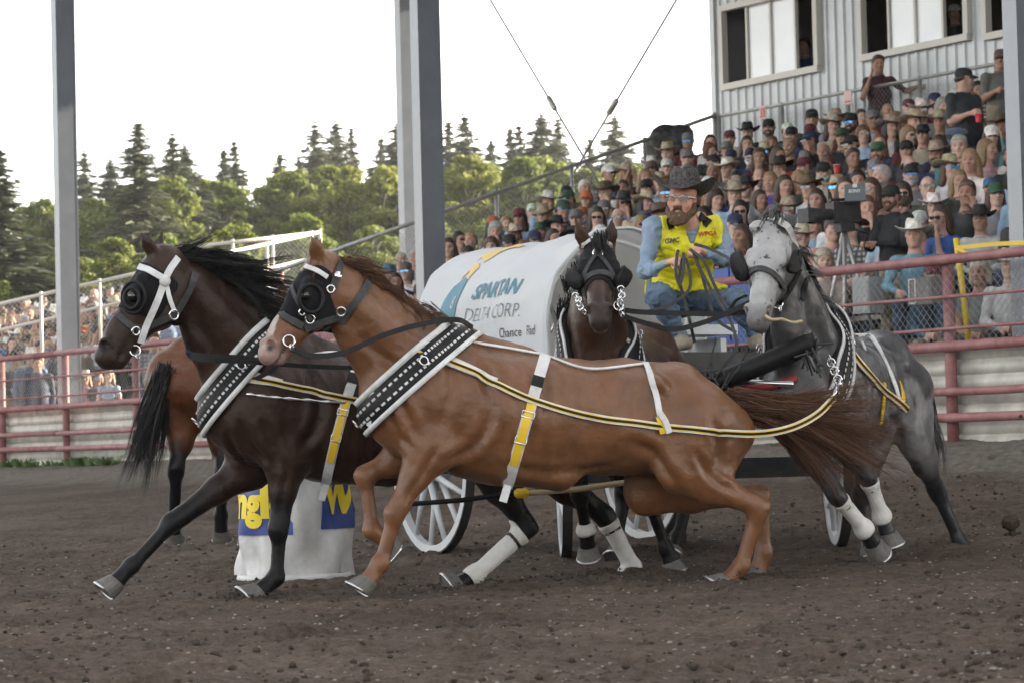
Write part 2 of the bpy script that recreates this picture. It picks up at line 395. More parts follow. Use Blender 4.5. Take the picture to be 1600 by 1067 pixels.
gbvh = BVHTree.FromPolygons([tuple(v) for v in np.stack([GX, GY, GZ], -1)[::2, ::2].reshape(-1, 3).tolist()], grid_faces(len(gx[::2]), len(gy[::2])).tolist())
def gz(x, y):
    h = gbvh.ray_cast(Vector((x, y, 5)), Vector((0, 0, -1)))[0]; return h.z if h else float(ground_z(x, y))

# ---- loose stones and clods
ICO_V = []; ICO_F = []
_bm = bmesh.new(); bmesh.ops.create_icosphere(_bm, subdivisions=1, radius=1); _bm.verts.index_update()
ICO_V = np.array([v.co[:] for v in _bm.verts]); ICO_F = np.array([[v.index for v in f.verts] for f in _bm.faces]); _bm.free()
def scatter(name, n, rmin, rmax, mat, label, cat, spots=None, flat=.6, power=2.2, lift=0.0):
    Vs, Fs = [], []
    for i in range(n):
        if spots is None:
            y = 8.2+(RNG.random()**1.5)*15; x = (RNG.random()*2-1)*(y*.2+.3)
        else: x, y = spots(i)
        r = rmin+(rmax-rmin)*RNG.random()**power
        s = r*np.array([.7+.6*RNG.random(), .7+.6*RNG.random(), flat*(.7+.6*RNG.random())])
        a = RNG.random()*6.28; R = np.array([[math.cos(a), -math.sin(a), 0], [math.sin(a), math.cos(a), 0], [0, 0, 1]])
        v = (ICO_V*(1+.6*(RNG.random((len(ICO_V), 1))-.5))*s)@R.T
        z0 = gz(x, y)+s[2]*.3+(lift*RNG.random()**2.5 if lift else 0)
        Vs.append(v+A(x, y, z0)); Fs.append(ICO_F+len(ICO_V)*i)
    o = obj_at(name, np.vstack(Vs), np.vstack(Fs), mat, origin=(0, 12, 0), smooth=False)
    return tagit(o, label, cat, kind='stuff')
m_peb = M('pebble', (.11, .095, .083), .8, noise=(14, (.28, .25, .225), 3)); m_clod = M('clod', (.036, .028, .023), .95, spec=.1, noise=(30, (.075, .06, .048)), bump=(60, .6, .01))
scatter('gravel', 5600, .002, .0105, m_peb, 'pale pebbles strewn over the brown dirt track', 'gravel')
scatter('clods', 5000, .003, .018, m_clod, 'small dark clods of loose dirt lying on the track', 'clods', flat=.75)

# ---- chain link wire
def chainlink(o, a, b, pitch, r, mat, parent, name='wire_mesh'):
    o, a, b = [np.asarray(t, float) for t in (o, a, b)]; La, Lb = np.linalg.norm(a), np.linalg.norm(b); ea, eb = a/La, b/Lb; nn = unit(np.cross(ea, eb))
    V, F, c = [], [], 0
    for sgn in (1, -1):
        k = -Lb if sgn > 0 else 0.0; end = La if sgn > 0 else La+Lb
        while k < end:
            if sgn > 0: t0, t1 = max(0, -k), min(Lb, La-k); p0, p1 = (k+t0, t0), (k+t1, t1)
            else: t0, t1 = max(0, k-La), min(Lb, k); p0, p1 = (k-t0, t0), (k-t1, t1)
            if t1-t0 > .01:
                A0 = o+ea*p0[0]+eb*p0[1]+nn*(sgn*r*.9); A1 = o+ea*p1[0]+eb*p1[1]+nn*(sgn*r*.9); sdv = unit(np.cross(A1-A0, nn))
                for Q in (A0, A1): V += [Q+nn*r, Q-nn*r*.5+sdv*r*.9, Q-nn*r*.5-sdv*r*.9]
                F += [(c, c+3, c+4, c+1), (c+1, c+4, c+5, c+2), (c+2, c+5, c+3, c)]; c += 6
            k += pitch
    return obj_at(name, np.array(V), np.array(F), mat, parent)
m_galv = M('galvanised', (.45, .45, .44), .45, .7, noise=(9, (.3, .3, .3)))
m_wire = M('wire', (.34, .35, .35), .5, .6)
m_red = M('red_paint', (.185, .052, .057), .6, noise=(5, (.30, .15, .15)), bump=(30, .15, .004))
m_sheet = M('fence_sheet', (.30, .285, .255), .55, .15, noise=(3.4, (.56, .54, .49), 9), bump=(3, .25, .02))
# ---- track fence
U0, U1 = -94.0, -10.0
fence = empty('track_fence', tuple(QU(QF, -30, .66)))
tagit(fence, 'faded red pipe rail fence with chain link and ribbed metal sheets along the track', 'fence')
def lvl(z): return z
for nm, z, r in (('top_rail', 2.38, .047), ('cable_rail', 2.03, .016), ('cable_rail', 1.73, .016), ('middle_rail', 1.575, .05), ('lower_rail', 1.165, .04), ('bottom_rail', .925, .045)):
    us = np.arange(U0, U1+.1, 6.0)
    for i in range(len(us)-1):
        jog = RNG.normal(0, .006, 4)
        MB().tube([QU(QF-.03, us[i], z+jog[0]), QU(QF-.03+jog[1], (us[i]+us[i+1])/2, z+jog[2]), QU(QF-.03, us[i+1]+.02, z+jog[3])], r, 10).build(nm, m_red, fence, True)
up0 = uz(1476, 500, QF)[0]
for k in range(-29, 6):
    u = up0+2.52*k
    if U0 < u < U1: MB().tube([QU(QF+.06, u, .5), QU(QF+.06, u, 2.37)], .056, 10).build('post', m_red, fence, True)
prof = []
z = .64
while z < 1.54:
    prof += [(0, z), (.012, z+.10), (.034, z+.112), (.034, z+.124)]; z += .138
prof = np.array(prof)
us = np.arange(U0, U1, 3.6)
for i in range(len(us)-1):
    V = [QU(QF+.13+(.012 if i % 2 else 0)+x, u, zz) for u in (us[i]-.03, us[i+1]+.03) for x, zz in prof]
    obj_at('metal_sheet', V, grid_faces(2, len(prof))[:, ::-1], m_sheet, fence)
chainlink(QU(QF+.0, -80.0, 1.6), UV*69, A(0, 0, .76), .085, .0024, m_wire, fence)
# weeds along the fence foot
m_weed = M('weed_leaf', (.055, .11, .03), .6, noise=(20, (.10, .16, .05)))
def weed_tuft(x, y, n, h, name, label):
    V, F = [], []
    z0 = float(ground_z(x, y))-.01
    for i in range(n):
        a = RNG.random()*6.28; rr = .16*RNG.random()**.5; bx, by = x+rr*math.cos(a), y+rr*math.sin(a); hh = h*.62*(.3+.9*RNG.random()); wd = .012+.015*RNG.random()
        d = A(math.cos(a), math.sin(a), 0)*hh*(.2+.6*RNG.random()); sdv = A(-math.sin(a+1), math.cos(a+1), 0)*wd; c = len(V)
        B = A(bx, by, z0); V += [B-sdv*.4, B+sdv*.4, B+d*.5+A(0, 0, hh*.6)+sdv, B+d*.5+A(0, 0, hh*.6)-sdv, B+d+A(0, 0, hh)]
        F += [(c, c+1, c+2, c+3), (c+3, c+2, c+4)]
    return tagit(obj_at(name, V, F, m_weed, origin=(x, y, z0)), label, 'weeds', kind='stuff')
WV = []
for px, n, h in [(15, 60, .16), (38, 90, .2), (52, 50, .13), (85, 60, .14), (118, 120, .2), (128, 110, .22), (150, 60, .18), (168, 90, .2), (100, 50, .1), (1270, 40, .1), (1300, 30, .08)]:
    p = PQ(px, 717-.016*px, QF-.38); weed_tuft(p[0], p[1], n, h, 'weeds', 'low green weeds sprouting at the foot of the track fence')

# ---- steel posts of the grandstand roof
m_steel = M('painted_steel', (.13, .145, .175), .25, .1, spec=1.0, noise=(3, (.16, .175, .205)), bump=(20, .1, .003))
def post(q, u, z0, z1, a, b, label):
    mb = MB(); c = QU(q, u, (z0+z1)/2); zz = A(0, 0, (z1-z0)/2)
    rt = empty('steel_post', tuple(QU(q, u, z0)))
    MB().box(c-NV*(a/2), NV*.012, UV*b/2, zz).build('flange', m_steel, rt); MB().box(c+NV*(a/2), NV*.012, UV*b/2, zz).build('flange', m_steel, rt)
    MB().box(c, NV*(a/2-.013), UV*(b/2-.004), zz).build('web', m_steel, rt)
    MB().box(QU(q, u, z0+.02), NV*.3, UV*.25, A(0, 0, .02)).build('base_plate', m_steel, rt)
    return tagit(rt, label, 'post', 'steel posts of the grandstand roof')
ROOF_Z = 11.0
pu = [uz(103, 300, 18.0)[0], uz(668, 200, 18.0)[0], uz(1603, 200, 18.0)[0]]
post(18.0, pu[0], .7, ROOF_Z, .30, .19, 'tall grey steel post behind the fence left of the dark horse')
post(18.0, pu[1], .7, ROOF_Z, .30, .19, 'tall grey steel post rising just behind the white wagon cover')
post(18.0, pu[2], .7, ROOF_Z, .30, .19, 'grey steel post at the picture edge right of the crowd')
pb = uz(636, 200, 24.2)
post(24.2, pb[0], .7, ROOF_Z, .27, .19, 'farther grey steel post just left of the post behind the wagon')
# ---- cross bracing rods
m_rod = M('rod', (.16, .16, .17), .5, .6)
for a, b, tb, lab in (((640, -212), (960, 327), (862, 162), 'dark bracing rod with turnbuckle sloping down to the right against the sky'),
                      ((1275, -368), (880, 299), (957, 168), 'dark bracing rod with turnbuckle sloping down to the left against the sky')):
    q = 24.9 if a[0] < 900 else 25.0
    p0, p1, pt = PQ(*a, q), PQ(*b, q), PQ(*tb, q); d = unit(p1-p0)
    rt = empty('brace_rod', tuple(p1)); MB().tube([p0, p1], .018, 8).build('rod', m_rod, rt, True)
    MB().tube([pt-d*.16, pt-d*.13, pt+d*.13, pt+d*.16], [.03, .05, .05, .03], 8).build('turnbuckle', m_galv, rt, True); tagit(rt, lab, 'rod')

# ---- main stand
m_conc = M('stand_step', (.22, .215, .205), .85, noise=(3, (.30, .29, .28))); m_bench = M('bench_plank', (.30, .27, .23), .7, noise=(5, (.4, .37, .32)))
UE = uz(1117, 180, 27.0)[0]            # left end of the stand
ROWS = [(18.5+.76*k, 1.55+.27*k) for k in range(11)]
UR = -8.0
stand = empty('grandstand', tuple(QU(19.3, -24, .8)))
tagit(stand, 'stepped covered grandstand packed with spectators behind the fence', 'grandstand')
for k, (q, z) in enumerate(ROWS):
    MB().box(QU(q, (UE+UR)/2, (z+.6)/2), NV*.378, UV*(UR-UE)/2, A(0, 0, (z-.6)/2)).build('step', m_conc, stand)
    MB().box(QU(q+.17, (UE+UR)/2, z+.43), NV*.13, UV*(UR-UE)/2, A(0, 0, .022)).build('bench', m_bench, stand)
MB().box(QU(27.2, (UE+UR)/2, 2.4), NV*.35, UV*(UR-UE)/2, A(0, 0, 2.15)).build('rear_walkway', m_conc, stand)
# end rail with wire, rising with the steps
def end_rail(name, label, q0, z0, q1, z1, u, n, drop, mats=(m_galv, m_wire), second=None):
    rt = empty(name, tuple(QU(q0, u, z0-drop)))
    MB().tube([QU(q0, u, z0), QU(q1, u, z1)], .032, 10).build('top_rail', mats[0], rt, True)
    if second: MB().tube([QU(q0, u, z0-second), QU(q1, u, z1-second)], .026, 8).build('middle_rail', mats[0], rt, True)
    for i in range(n+1):
        t = i/n; q = q0+(q1-q0)*t; z = z0+(z1-z0)*t
        MB().tube([QU(q, u, z-drop), QU(q, u, z+.05)], .028, 8).build('upright', mats[0], rt, True)
    chainlink(QU(q0, u+.01, z0-drop+.05), NV*(q1-q0)+A(0, 0, z1-z0), A(0, 0, drop-.08), .085, .0024, mats[1], rt)
    return tagit(rt, label, 'railing')
a0 = PQ(1117, 181, 27.0)
# the rail follows the line (1117,181) - (400,436) of the end plane u = UE
def on_u(px, py, u):
    r = P(px, py, 1.0)-CAM; t = (u-UV@CAM)/(UV@r); return CAM+r*t
b0 = on_u(395, 437, UE-.03); a1 = on_u(1117, 181, UE-.03)
end_rail('stand_end_railing', 'galvanised chain link railing climbing the near end of the packed grandstand', NV@b0, b0[2], NV@a1, a1[2], UE-.03, 6, 1.45)
# ---- press box above the stand
m_clad = M('ribbed_cladding', (.42, .44, .46), .42, .35, noise=(2.2, (.50, .52, .535))); m_trim = M('window_trim', (.62, .60, .56), .5)
m_room = M('room_wall', (.13, .10, .075), .8); m_pane = M('window_pane', (.80, .84, .88), .12, spec=.6, noise=(1.2, (.90, .93, .95)))
UE0 = UE; UE = uz(1117, 100, 27.6)[0]
press = empty('press_box', tuple(QU(27.6, UE+8, 4.4)))
tagit(press, 'grey ribbed metal press box building above the grandstand', 'building')
QW = 27.6; WT = ROOF_Z-.05; WB = 3.6; UPR = 12.0
wins = []
for (xa, xb, ya, yb, yt) in ((1137, 1281, 133, 107, 17), (1354, 1515, 85, 60, -40), (1548, 1700, 52, 28, -70)):
    ua, za = uz(xa, ya, QW); ub, zb = uz(xb, yb, QW); _, zt = uz(xa, yt, QW); wins.append((ua, ub, (za+zb)/2, zt))
u = UE; per = .21; sheet = MB(); cnt = 0
def stripe(mb, ua, ub, off0, off1):
    segs = [(WB, WT)]
    for (wa, wb, z0, z1) in wins:
        if ub > wa+1e-4 and ua < wb-1e-4: segs = [(WB, z0), (z1, WT)] if z1 < WT else [(WB, z0)]
    for z0, z1 in segs: mb.add([QU(QW-off0, ua, z0), QU(QW-off1, ub, z0), QU(QW-off1, ub, z1), QU(QW-off0, ua, z1)], [(3, 2, 1, 0)])
cuts = sorted(set([w for q in wins for w in q[:2]]))
while u < UPR:
    prof_u = [(0, 0), (.13, 0), (.15, .032), (.19, .032), (.21, 0)]
    for (a_, oa), (b_, ob) in zip(prof_u[:-1], prof_u[1:]):
        ua, ub = u+a_, u+b_; pts = [ua]+[c for c in cuts if ua < c < ub]+[ub]
        for x0, x1 in zip(pts[:-1], pts[1:]):
            stripe(sheet, x0, x1, oa+(ob-oa)*(x0-ua)/(ub-ua), oa+(ob-oa)*(x1-ua)/(ub-ua))
    u += per; cnt += 1
    if cnt % 4 == 0: sheet.build('metal_sheet', m_clad, press); sheet = MB()
UPL = UE
MB().box(QU(QW+2, UE, (WB+WT)/2), NV*2, UV*.04, A(0, 0, (WT-WB)/2)).build('side_wall', m_clad, press)
MB().box(QU(QW-.02, UE, (WB+WT)/2), NV*.03, UV*.06, A(0, 0, (WT-WB)/2)).build('corner_trim', m_clad, press)
MB().box(QU(QW+4, (UE+UPR)/2, (WB+WT)/2), NV*.05, UV*(UPR-UE)/2, A(0, 0, (WT-WB)/2)).build('back_wall', m_room, press)
zf = min(w[2] for w in wins)-.6
MB().box(QU(QW+2.05, (UE+UPR)/2, zf), NV*1.98, UV*(UPR-UE-.2)/2, A(0, 0, .05)).build('room_floor', m_room, press)
MB().box(QU(QW+2.05, (UE+UPR)/2, wins[1][3]+.5), NV*1.98, UV*(UPR-UE-.2)/2, A(0, 0, .05)).build('room_ceiling', m_room, press)
for (ua, ub, z0, z1) in wins:
    w = obj_at('window', *(lambda mb: (np.concatenate(mb.v), mb.f))(MB().box(QU(QW-.05, (ua+ub)/2, z0-.03), NV*.06, UV*((ub-ua)/2+.06), A(0, 0, .05)).box(QU(QW-.05, (ua+ub)/2, z1+.03), NV*.06, UV*((ub-ua)/2+.06), A(0, 0, .05))
        .box(QU(QW-.05, ua-.03, (z0+z1)/2), NV*.058, UV*.05, A(0, 0, (z1-z0)/2-.02)).box(QU(QW-.05, ub+.03, (z0+z1)/2), NV*.058, UV*.05, A(0, 0, (z1-z0)/2-.02))), m_trim, press)
    L = ub-ua
    for f in (.24, .5, .765): MB().box(QU(QW, ua+L*f, (z0+z1)/2), NV*.03, UV*.022, A(0, 0, (z1-z0)/2-.02)).build('mullion', m_trim, w)
    for f0, f1 in ((.255, .488), (.512, .75)): MB().box(QU(QW+.015, ua+L*(f0+f1)/2, (z0+z1)/2), NV*.006, UV*L*(f1-f0)/2, A(0, 0, (z1-z0)/2-.02)).build('pane', m_pane, w)
    for f in (.05, .19, .83, .93): MB().box(QU(QW+.5, ua+L*f, (z0+z1)/2), NV*.02, UV*.03, A(0, 0, (z1-z0)/2+.2)).build('blind', m_room, w)
UE = UE0
# low wire fence along the walkway under the press box
wk = empty('walkway_fence', tuple(QU(27.0, UE+8, 4.5))); tagit(wk, 'chain link fence along the walkway below the press box windows', 'fence')
zt0 = uz(1125, 184, 27.05)[1]; zt1 = uz(1570, 96, 27.05)[1]; zt = (zt0+zt1)/2
MB().tube([QU(27.05, UE, zt), QU(27.05, UR, zt)], .028, 8).build('top_rail', m_galv, wk, True)
for i in range(12):
    u = UE+.05+1.62*i
    if u < UR: MB().tube([QU(27.05, u, 4.3), QU(27.05, u, zt+.03)], .03, 8).build('upright', m_galv, wk, True)
chainlink(QU(27.0, UE, zt-1.3), UV*14, A(0, 0, 1.28), .085, .0022, m_wire, wk)
# ---- roof over the stand (above the picture)
rf = empty('stand_roof', tuple(QU(26, -14, ROOF_Z))); tagit(rf, 'flat grey roof carried by the steel posts over the grandstand', 'roof')
m_roof = M('roof_metal', (.62, .62, .62), .5, .1)
MB().box(QU(25.3, (pu[0]-1.2+14)/2, ROOF_Z+.12), NV*8.0, UV*(14-pu[0]+1.2)/2, A(0, 0, .11)).build('deck', m_roof, rf)
for u in pu+[pu[2]+10.7, pu[2]+21.4]: MB().box(QU(25.3, u, ROOF_Z-.17), NV*7.9, UV*.09, A(0, 0, .165)).build('rafter', m_steel, rf)
# ---- left open bleachers
bl = empty('open_bleachers', tuple(QU(19, -50, .8))); tagit(bl, 'open sunlit bleachers with spectators beyond the left steel post', 'bleachers')
c2 = PQ(500, 363, 23.4); UB = UV@c2
BROWS = [(19.0+.8*k, 1.45+.27*k) for k in range(6)]
for k, (q, z) in enumerate(BROWS):
    MB().box(QU(q, UB-14, (z+.6)/2), NV*.398, UV*14, A(0, 0, (z-.6)/2)).build('step', m_conc, bl)
    MB().box(QU(q+.18, UB-14, z+.43), NV*.13, UV*14, A(0, 0, .022)).build('bench', m_bench, bl)
m_whitepipe = M('white_pipe', (.62, .60, .56), .5, .1)
d0 = on_u(-30, 482, UB+.04); d1 = on_u(500, 363, UB+.04)
end_rail('bleacher_end_railing', 'pale double pipe railing with wire climbing the end of the open bleachers', NV@d0, d0[2], NV@d1, d1[2], UB+.04, 6, 1.2, (m_whitepipe, m_wire), .42)
e0 = on_u(312, 384, UB-.9); e1 = on_u(500, 363, UB-.9)
end_rail('bleacher_rear_railing', 'short pale railing with wire at the top of the open bleachers', NV@e0, e0[2], NV@e1, e1[2], UB-1.2, 3, 1.0, (m_whitepipe, m_wire))
# ================================================================ TREES
def leaf_mat(name, c0, c1, trans):
    m = bpy.data.materials.new(name); m.use_nodes = True; nt = m.node_tree; b = nt.nodes['Principled BSDF']
    b.inputs['Roughness'].default_value = .6; b.inputs['Specular IOR Level'].default_value = .25
    g = nt.nodes.new('ShaderNodeNewGeometry'); oi = nt.nodes.new('ShaderNodeObjectInfo')
    r = nt.nodes.new('ShaderNodeValToRGB'); r.color_ramp.elements[0].color = (*c0, 1); r.color_ramp.elements[1].color = (*c1, 1)
    ma = nt.nodes.new('ShaderNodeMath'); ma.operation = 'MULTIPLY_ADD'; ma.inputs[1].default_value = .6
    mb_ = nt.nodes.new('ShaderNodeMath'); mb_.operation = 'MULTIPLY'; mb_.inputs[1].default_value = .4
    nt.links.new(oi.outputs['Random'], mb_.inputs[0]); nt.links.new(g.outputs['Random Per Island'], ma.inputs[0]); nt.links.new(mb_.outputs[0], ma.inputs[2])
    nt.links.new(ma.outputs[0], r.inputs[0]); nt.links.new(r.outputs[0], b.inputs['Base Color'])
    t = nt.nodes.new('ShaderNodeBsdfTranslucent'); mix = nt.nodes.new('ShaderNodeMixShader'); mix.inputs[0].default_value = trans
    nt.links.new(r.outputs[0], t.inputs['Color']); nt.links.new(b.outputs[0], mix.inputs[1]); nt.links.new(t.outputs[0], mix.inputs[2])
    nt.links.new(mix.outputs[0], nt.nodes['Material Output'].inputs['Surface']); return m
m_aspen = leaf_mat('aspen_leaf', (.09, .14, .032), (.24, .245, .055), .5)
m_spruce = leaf_mat('spruce_needle', (.045, .06, .036), (.10, .108, .058), .2)
m_bark = M('pale_bark', (.30, .29, .25), .85, noise=(4, (.42, .41, .36)), bump=(12, .4, .02)); m_bark2 = M('dark_bark', (.10, .075, .055), .9, bump=(10, .5, .02))
def quads(C, U, W):
    n = len(C); V = np.stack([C-U-W, C+U-W, C+U*.55+W, C-U*.55+W], 1).reshape(-1, 3); return V, np.arange(4*n).reshape(n, 4)
def rdirs(n): v = RNG.normal(size=(n, 3)); return v/np.linalg.norm(v, axis=1)[:, None]
def aspen_parts(H=14.0):
    mb = MB(); lean = RNG.normal(0, .25, 2); tr = [A(lean[0]*t*t, lean[1]*t*t, H*.93*t) for t in np.linspace(0, 1, 8)]
    mb.tube(tr, np.linspace(.17, .03, 8), 7); C, Rr = [], []
    R0 = H*(.12+.04*RNG.random())
    for i in range(105):
        t = .16+.84*RNG.random()**.8; prof = math.sin(math.pi*min(1, (t-.05)*.95)**.8)**.7 if t < .98 else .2
        a = RNG.random()*6.28; rr = R0*prof*(.25+.85*RNG.random()); b = A(lean[0]*t*t, lean[1]*t*t, H*.93*t)
        c = b+A(math.cos(a)*rr, math.sin(a)*rr, H*.06*RNG.random()); C.append(c); Rr.append(H*(.018+.03*RNG.random())*(1.15-.45*t))
        if i % 2 == 0: mb.tube([b-A(0, 0, H*.07), (b+c)/2-A(0, 0, H*.015), c], [.05, .03, .012], 5)
    C.append(tr[-1]+A(0, 0, .2)); Rr.append(H*.035)
    Cs, Us, Ws = [], [], []
    for c, r in zip(C, Rr):
        n = int(520*(r/(H*.06))**2)+70; d = rdirs(n); rad = r*RNG.random((n, 1))**.45*A(1.15, 1.15, .95); p = c+d*rad
        nrm = d*.7+rdirs(n)*.9; u = np.cross(nrm, rdirs(n)); u /= np.linalg.norm(u, axis=1)[:, None]; w = np.cross(nrm/np.linalg.norm(nrm, axis=1)[:, None], u)
        s = (.05+.045*RNG.random((n, 1))); Cs.append(p); Us.append(u*s); Ws.append(w*s)
    V, F = quads(np.vstack(Cs), np.vstack(Us), np.vstack(Ws)); return mb, V, F
def spruce_parts(H=15.0, width=.15):
    mb = MB(); mb.tube([A(0, 0, z) for z in np.linspace(0, H, 6)], np.append(np.linspace(.2, .02, 5), .006), 7); Cs, Us, Ws = [], [], []
    z = H*.1
    while z < H*.995:
        t = z/H; L0 = H*width*(1-t)**.9+.05; n = 6 if t < .9 else 4; a0 = RNG.random()*6.28
        for k in range(n):
            if RNG.random() < .12: continue
            a = a0+6.28*k/n+RNG.normal(0, .22); L = L0*(.55+.6*RNG.random()); d = A(math.cos(a), math.sin(a), 0); up = .28*(t-.35)
            if L > .8: mb.tube([A(0, 0, z), A(0, 0, z)+d*L*.95+A(0, 0, up*L-.12*L)], [.022, .006], 4)
            m = max(5, int(L/.075)); s = (np.arange(m)+.5)/m
            c = A(0, 0, z+RNG.normal(0, .10))+d*(L*s)[:, None]+np.stack([0*s, 0*s, up*L*s-.22*L*s**1.6+.06*L*s**3], 1)
            for rep in range(4):
                cc = c+RNG.normal(0, .055, (m, 3))*min(1, .2+L)*(1+L*.35); dd = unit(d+RNG.normal(0, .3, 3)+A(0, 0, -.25)); sd = A(-d[1], d[0], 0)*(1 if rep % 2 else -1)
                ln = (.16+.12*RNG.random((m, 1)))*(1-.35*s[:, None])*(.22+.88*min(1, L)); dirv = dd+sd*.75*RNG.random((m, 1))-A(0, 0, .35)*RNG.random((m, 1))
                dirv /= np.linalg.norm(dirv, axis=1)[:, None]; ww = np.cross(dirv, rdirs(m)); ww /= np.linalg.norm(ww, axis=1)[:, None]
                Cs.append(cc); Ws.append(dirv*ln); Us.append(ww*ln*.3)
        z += .11+.13*(1-t)
    V, F = quads(np.vstack(Cs), np.vstack(Us), np.vstack(Ws)); return mb, V, F
def tree_proto(name, parts, mleaf, mbark):
    mb, V, F = parts; t = empty(name, (0, 0, 0)); mb.build('trunk', mbark, t, True); obj_at('crown', V, F, mleaf, t); return t
ASP = [tree_proto('aspen_tree', aspen_parts(), m_aspen, m_bark) for _ in range(3)]
SPR = [tree_proto('spruce_tree', spruce_parts(15, w), m_spruce, m_bark2) for w in (.13, .17, .2)]
used_t = {}
ORD = ['first', 'second', 'third', 'fourth', 'fifth', 'sixth', 'seventh', 'eighth', 'ninth', 'tenth', 'eleventh', 'twelfth', 'thirteenth', 'fourteenth', 'fifteenth', 'sixteenth', 'seventeenth', 'eighteenth', 'nineteenth', 'twentieth',
       'twenty-first', 'twenty-second', 'twenty-third', 'twenty-fourth', 'twenty-fifth', 'twenty-sixth', 'twenty-seventh', 'twenty-eighth', 'twenty-ninth', 'thirtieth', 'thirty-first', 'thirty-second', 'thirty-third', 'thirty-fourth', 'thirty-fifth', 'thirty-sixth', 'thirty-seventh', 'thirty-eighth', 'thirty-ninth', 'fortieth']
def place_tree(kind, i, px, ytop, D, label, group, wide=1.0):
    pr = (ASP if kind == 'aspen' else SPR)[i % 3]; H = 14.15 if kind == 'aspen' else 15.0
    p = P(px, ytop, D); z0 = float(ground_z(p[0], p[1]))-.2; s = (p[2]-z0)/H
    if pr.name not in used_t: used_t[pr.name] = 1; t = pr
    else:
        t = pr.copy(); col.objects.link(t)
        for c in pr.children: d = c.copy(); col.objects.link(d); d.parent = t
    t.location = (p[0], p[1], z0); t.scale = (s*wide*(1.65 if kind == 'spruce' else 1), s*wide*(1.65 if kind == 'spruce' else 1), s); t.rotation_euler = (0, 0, RNG.random()*6.28)
    tagit(t, label, kind+' tree', group)
spr = [(-2, 232, 92, 1.75), (131, 238, 150, 1.2), (172, 246, 132, 1.1), (215, 190, 110, 1.5), (268, 213, 118, 1.25), (288, 224, 121, 1.1), (349, 232, 140, 1.0), (366, 220, 142, .9), (437, 238, 160, 1.0), (466, 243, 160, .8), (492, 193, 158, 1.25), (524, 189, 160, 1.1), (549, 198, 162, .9),
       (619, 193, 158, 1.1), (700, 188, 158, 1.1), (726, 181, 156, 1.25), (767, 216, 160, .9), (797, 199, 158, 1.1), (811, 195, 157, .9), (845, 175, 150, 1.3), (872, 184, 158, 1.1), (921, 216, 166, .9), (960, 180, 140, 1.2), (1008, 222, 166, .9), (1050, 232, 160, 1), (595, 215, 166, 1.0)]
spr.sort()
for i, (px, y, D, w) in enumerate(spr):
    lm = {0: 'broad sparse dark spruce at the left picture edge', 3: 'tallest dark spruce between the left steel post and the sky gap'}.get(i)
    if lm is None:
        lm = '%s spruce from the left along the treeline, dark pointed top' % ORD[i]
    place_tree('spruce', i, px, y, D, lm, 'spruces standing out of the treeline', w)
asp = []
for k, px in enumerate(np.arange(-45, 1180, 33)):
    base = np.interp(px, [-50, 60, 140, 260, 340, 480, 620, 760, 1000, 1200], [310, 300, 292, 262, 258, 243, 236, 222, 226, 228])
    asp.append((float(px+RNG.normal(0, 7)), float(base+abs(RNG.normal(0, 24))), 122+RNG.normal(0, 4), 1.15, 'rear'))
for k, px in enumerate(np.arange(-30, 1180, 50)):
    base = np.interp(px, [-50, 140, 340, 480, 620, 760, 1000, 1200], [372, 350, 335, 318, 322, 300, 290, 270])
    asp.append((float(px+RNG.normal(0, 10)), float(base+abs(RNG.normal(0, 34))), 97+RNG.normal(0, 3), 1.3, 'front'))
for layer in ('rear', 'front'):
    L = sorted([a for a in asp if a[4] == layer])
    for i, (px, y, D, w, _) in enumerate(L):
        place_tree('aspen', i+(layer == 'front'), px, y, D, '%s leafy aspen from the left in the %s row of the wood' % (ORD[i] if i < 40 else 'last', layer), 'aspens of the wood behind the stands', w)

for k in range(15):                     # the wood goes on beyond the picture
    px = -95-52*k; place_tree('aspen', k, px+RNG.normal(0, 9), 318+RNG.normal(0, 14), 108+RNG.normal(0, 8), '%s leafy aspen beyond the left picture edge, counted outwards' % ORD[k], 'aspens beyond the picture', 1.3)
    if k % 2 == 0: place_tree('spruce', k, px-24, 250+RNG.normal(0, 14), 128, '%s dark spruce beyond the left picture edge, counted outwards' % ORD[k//2], 'spruces beyond the picture', 1.2)
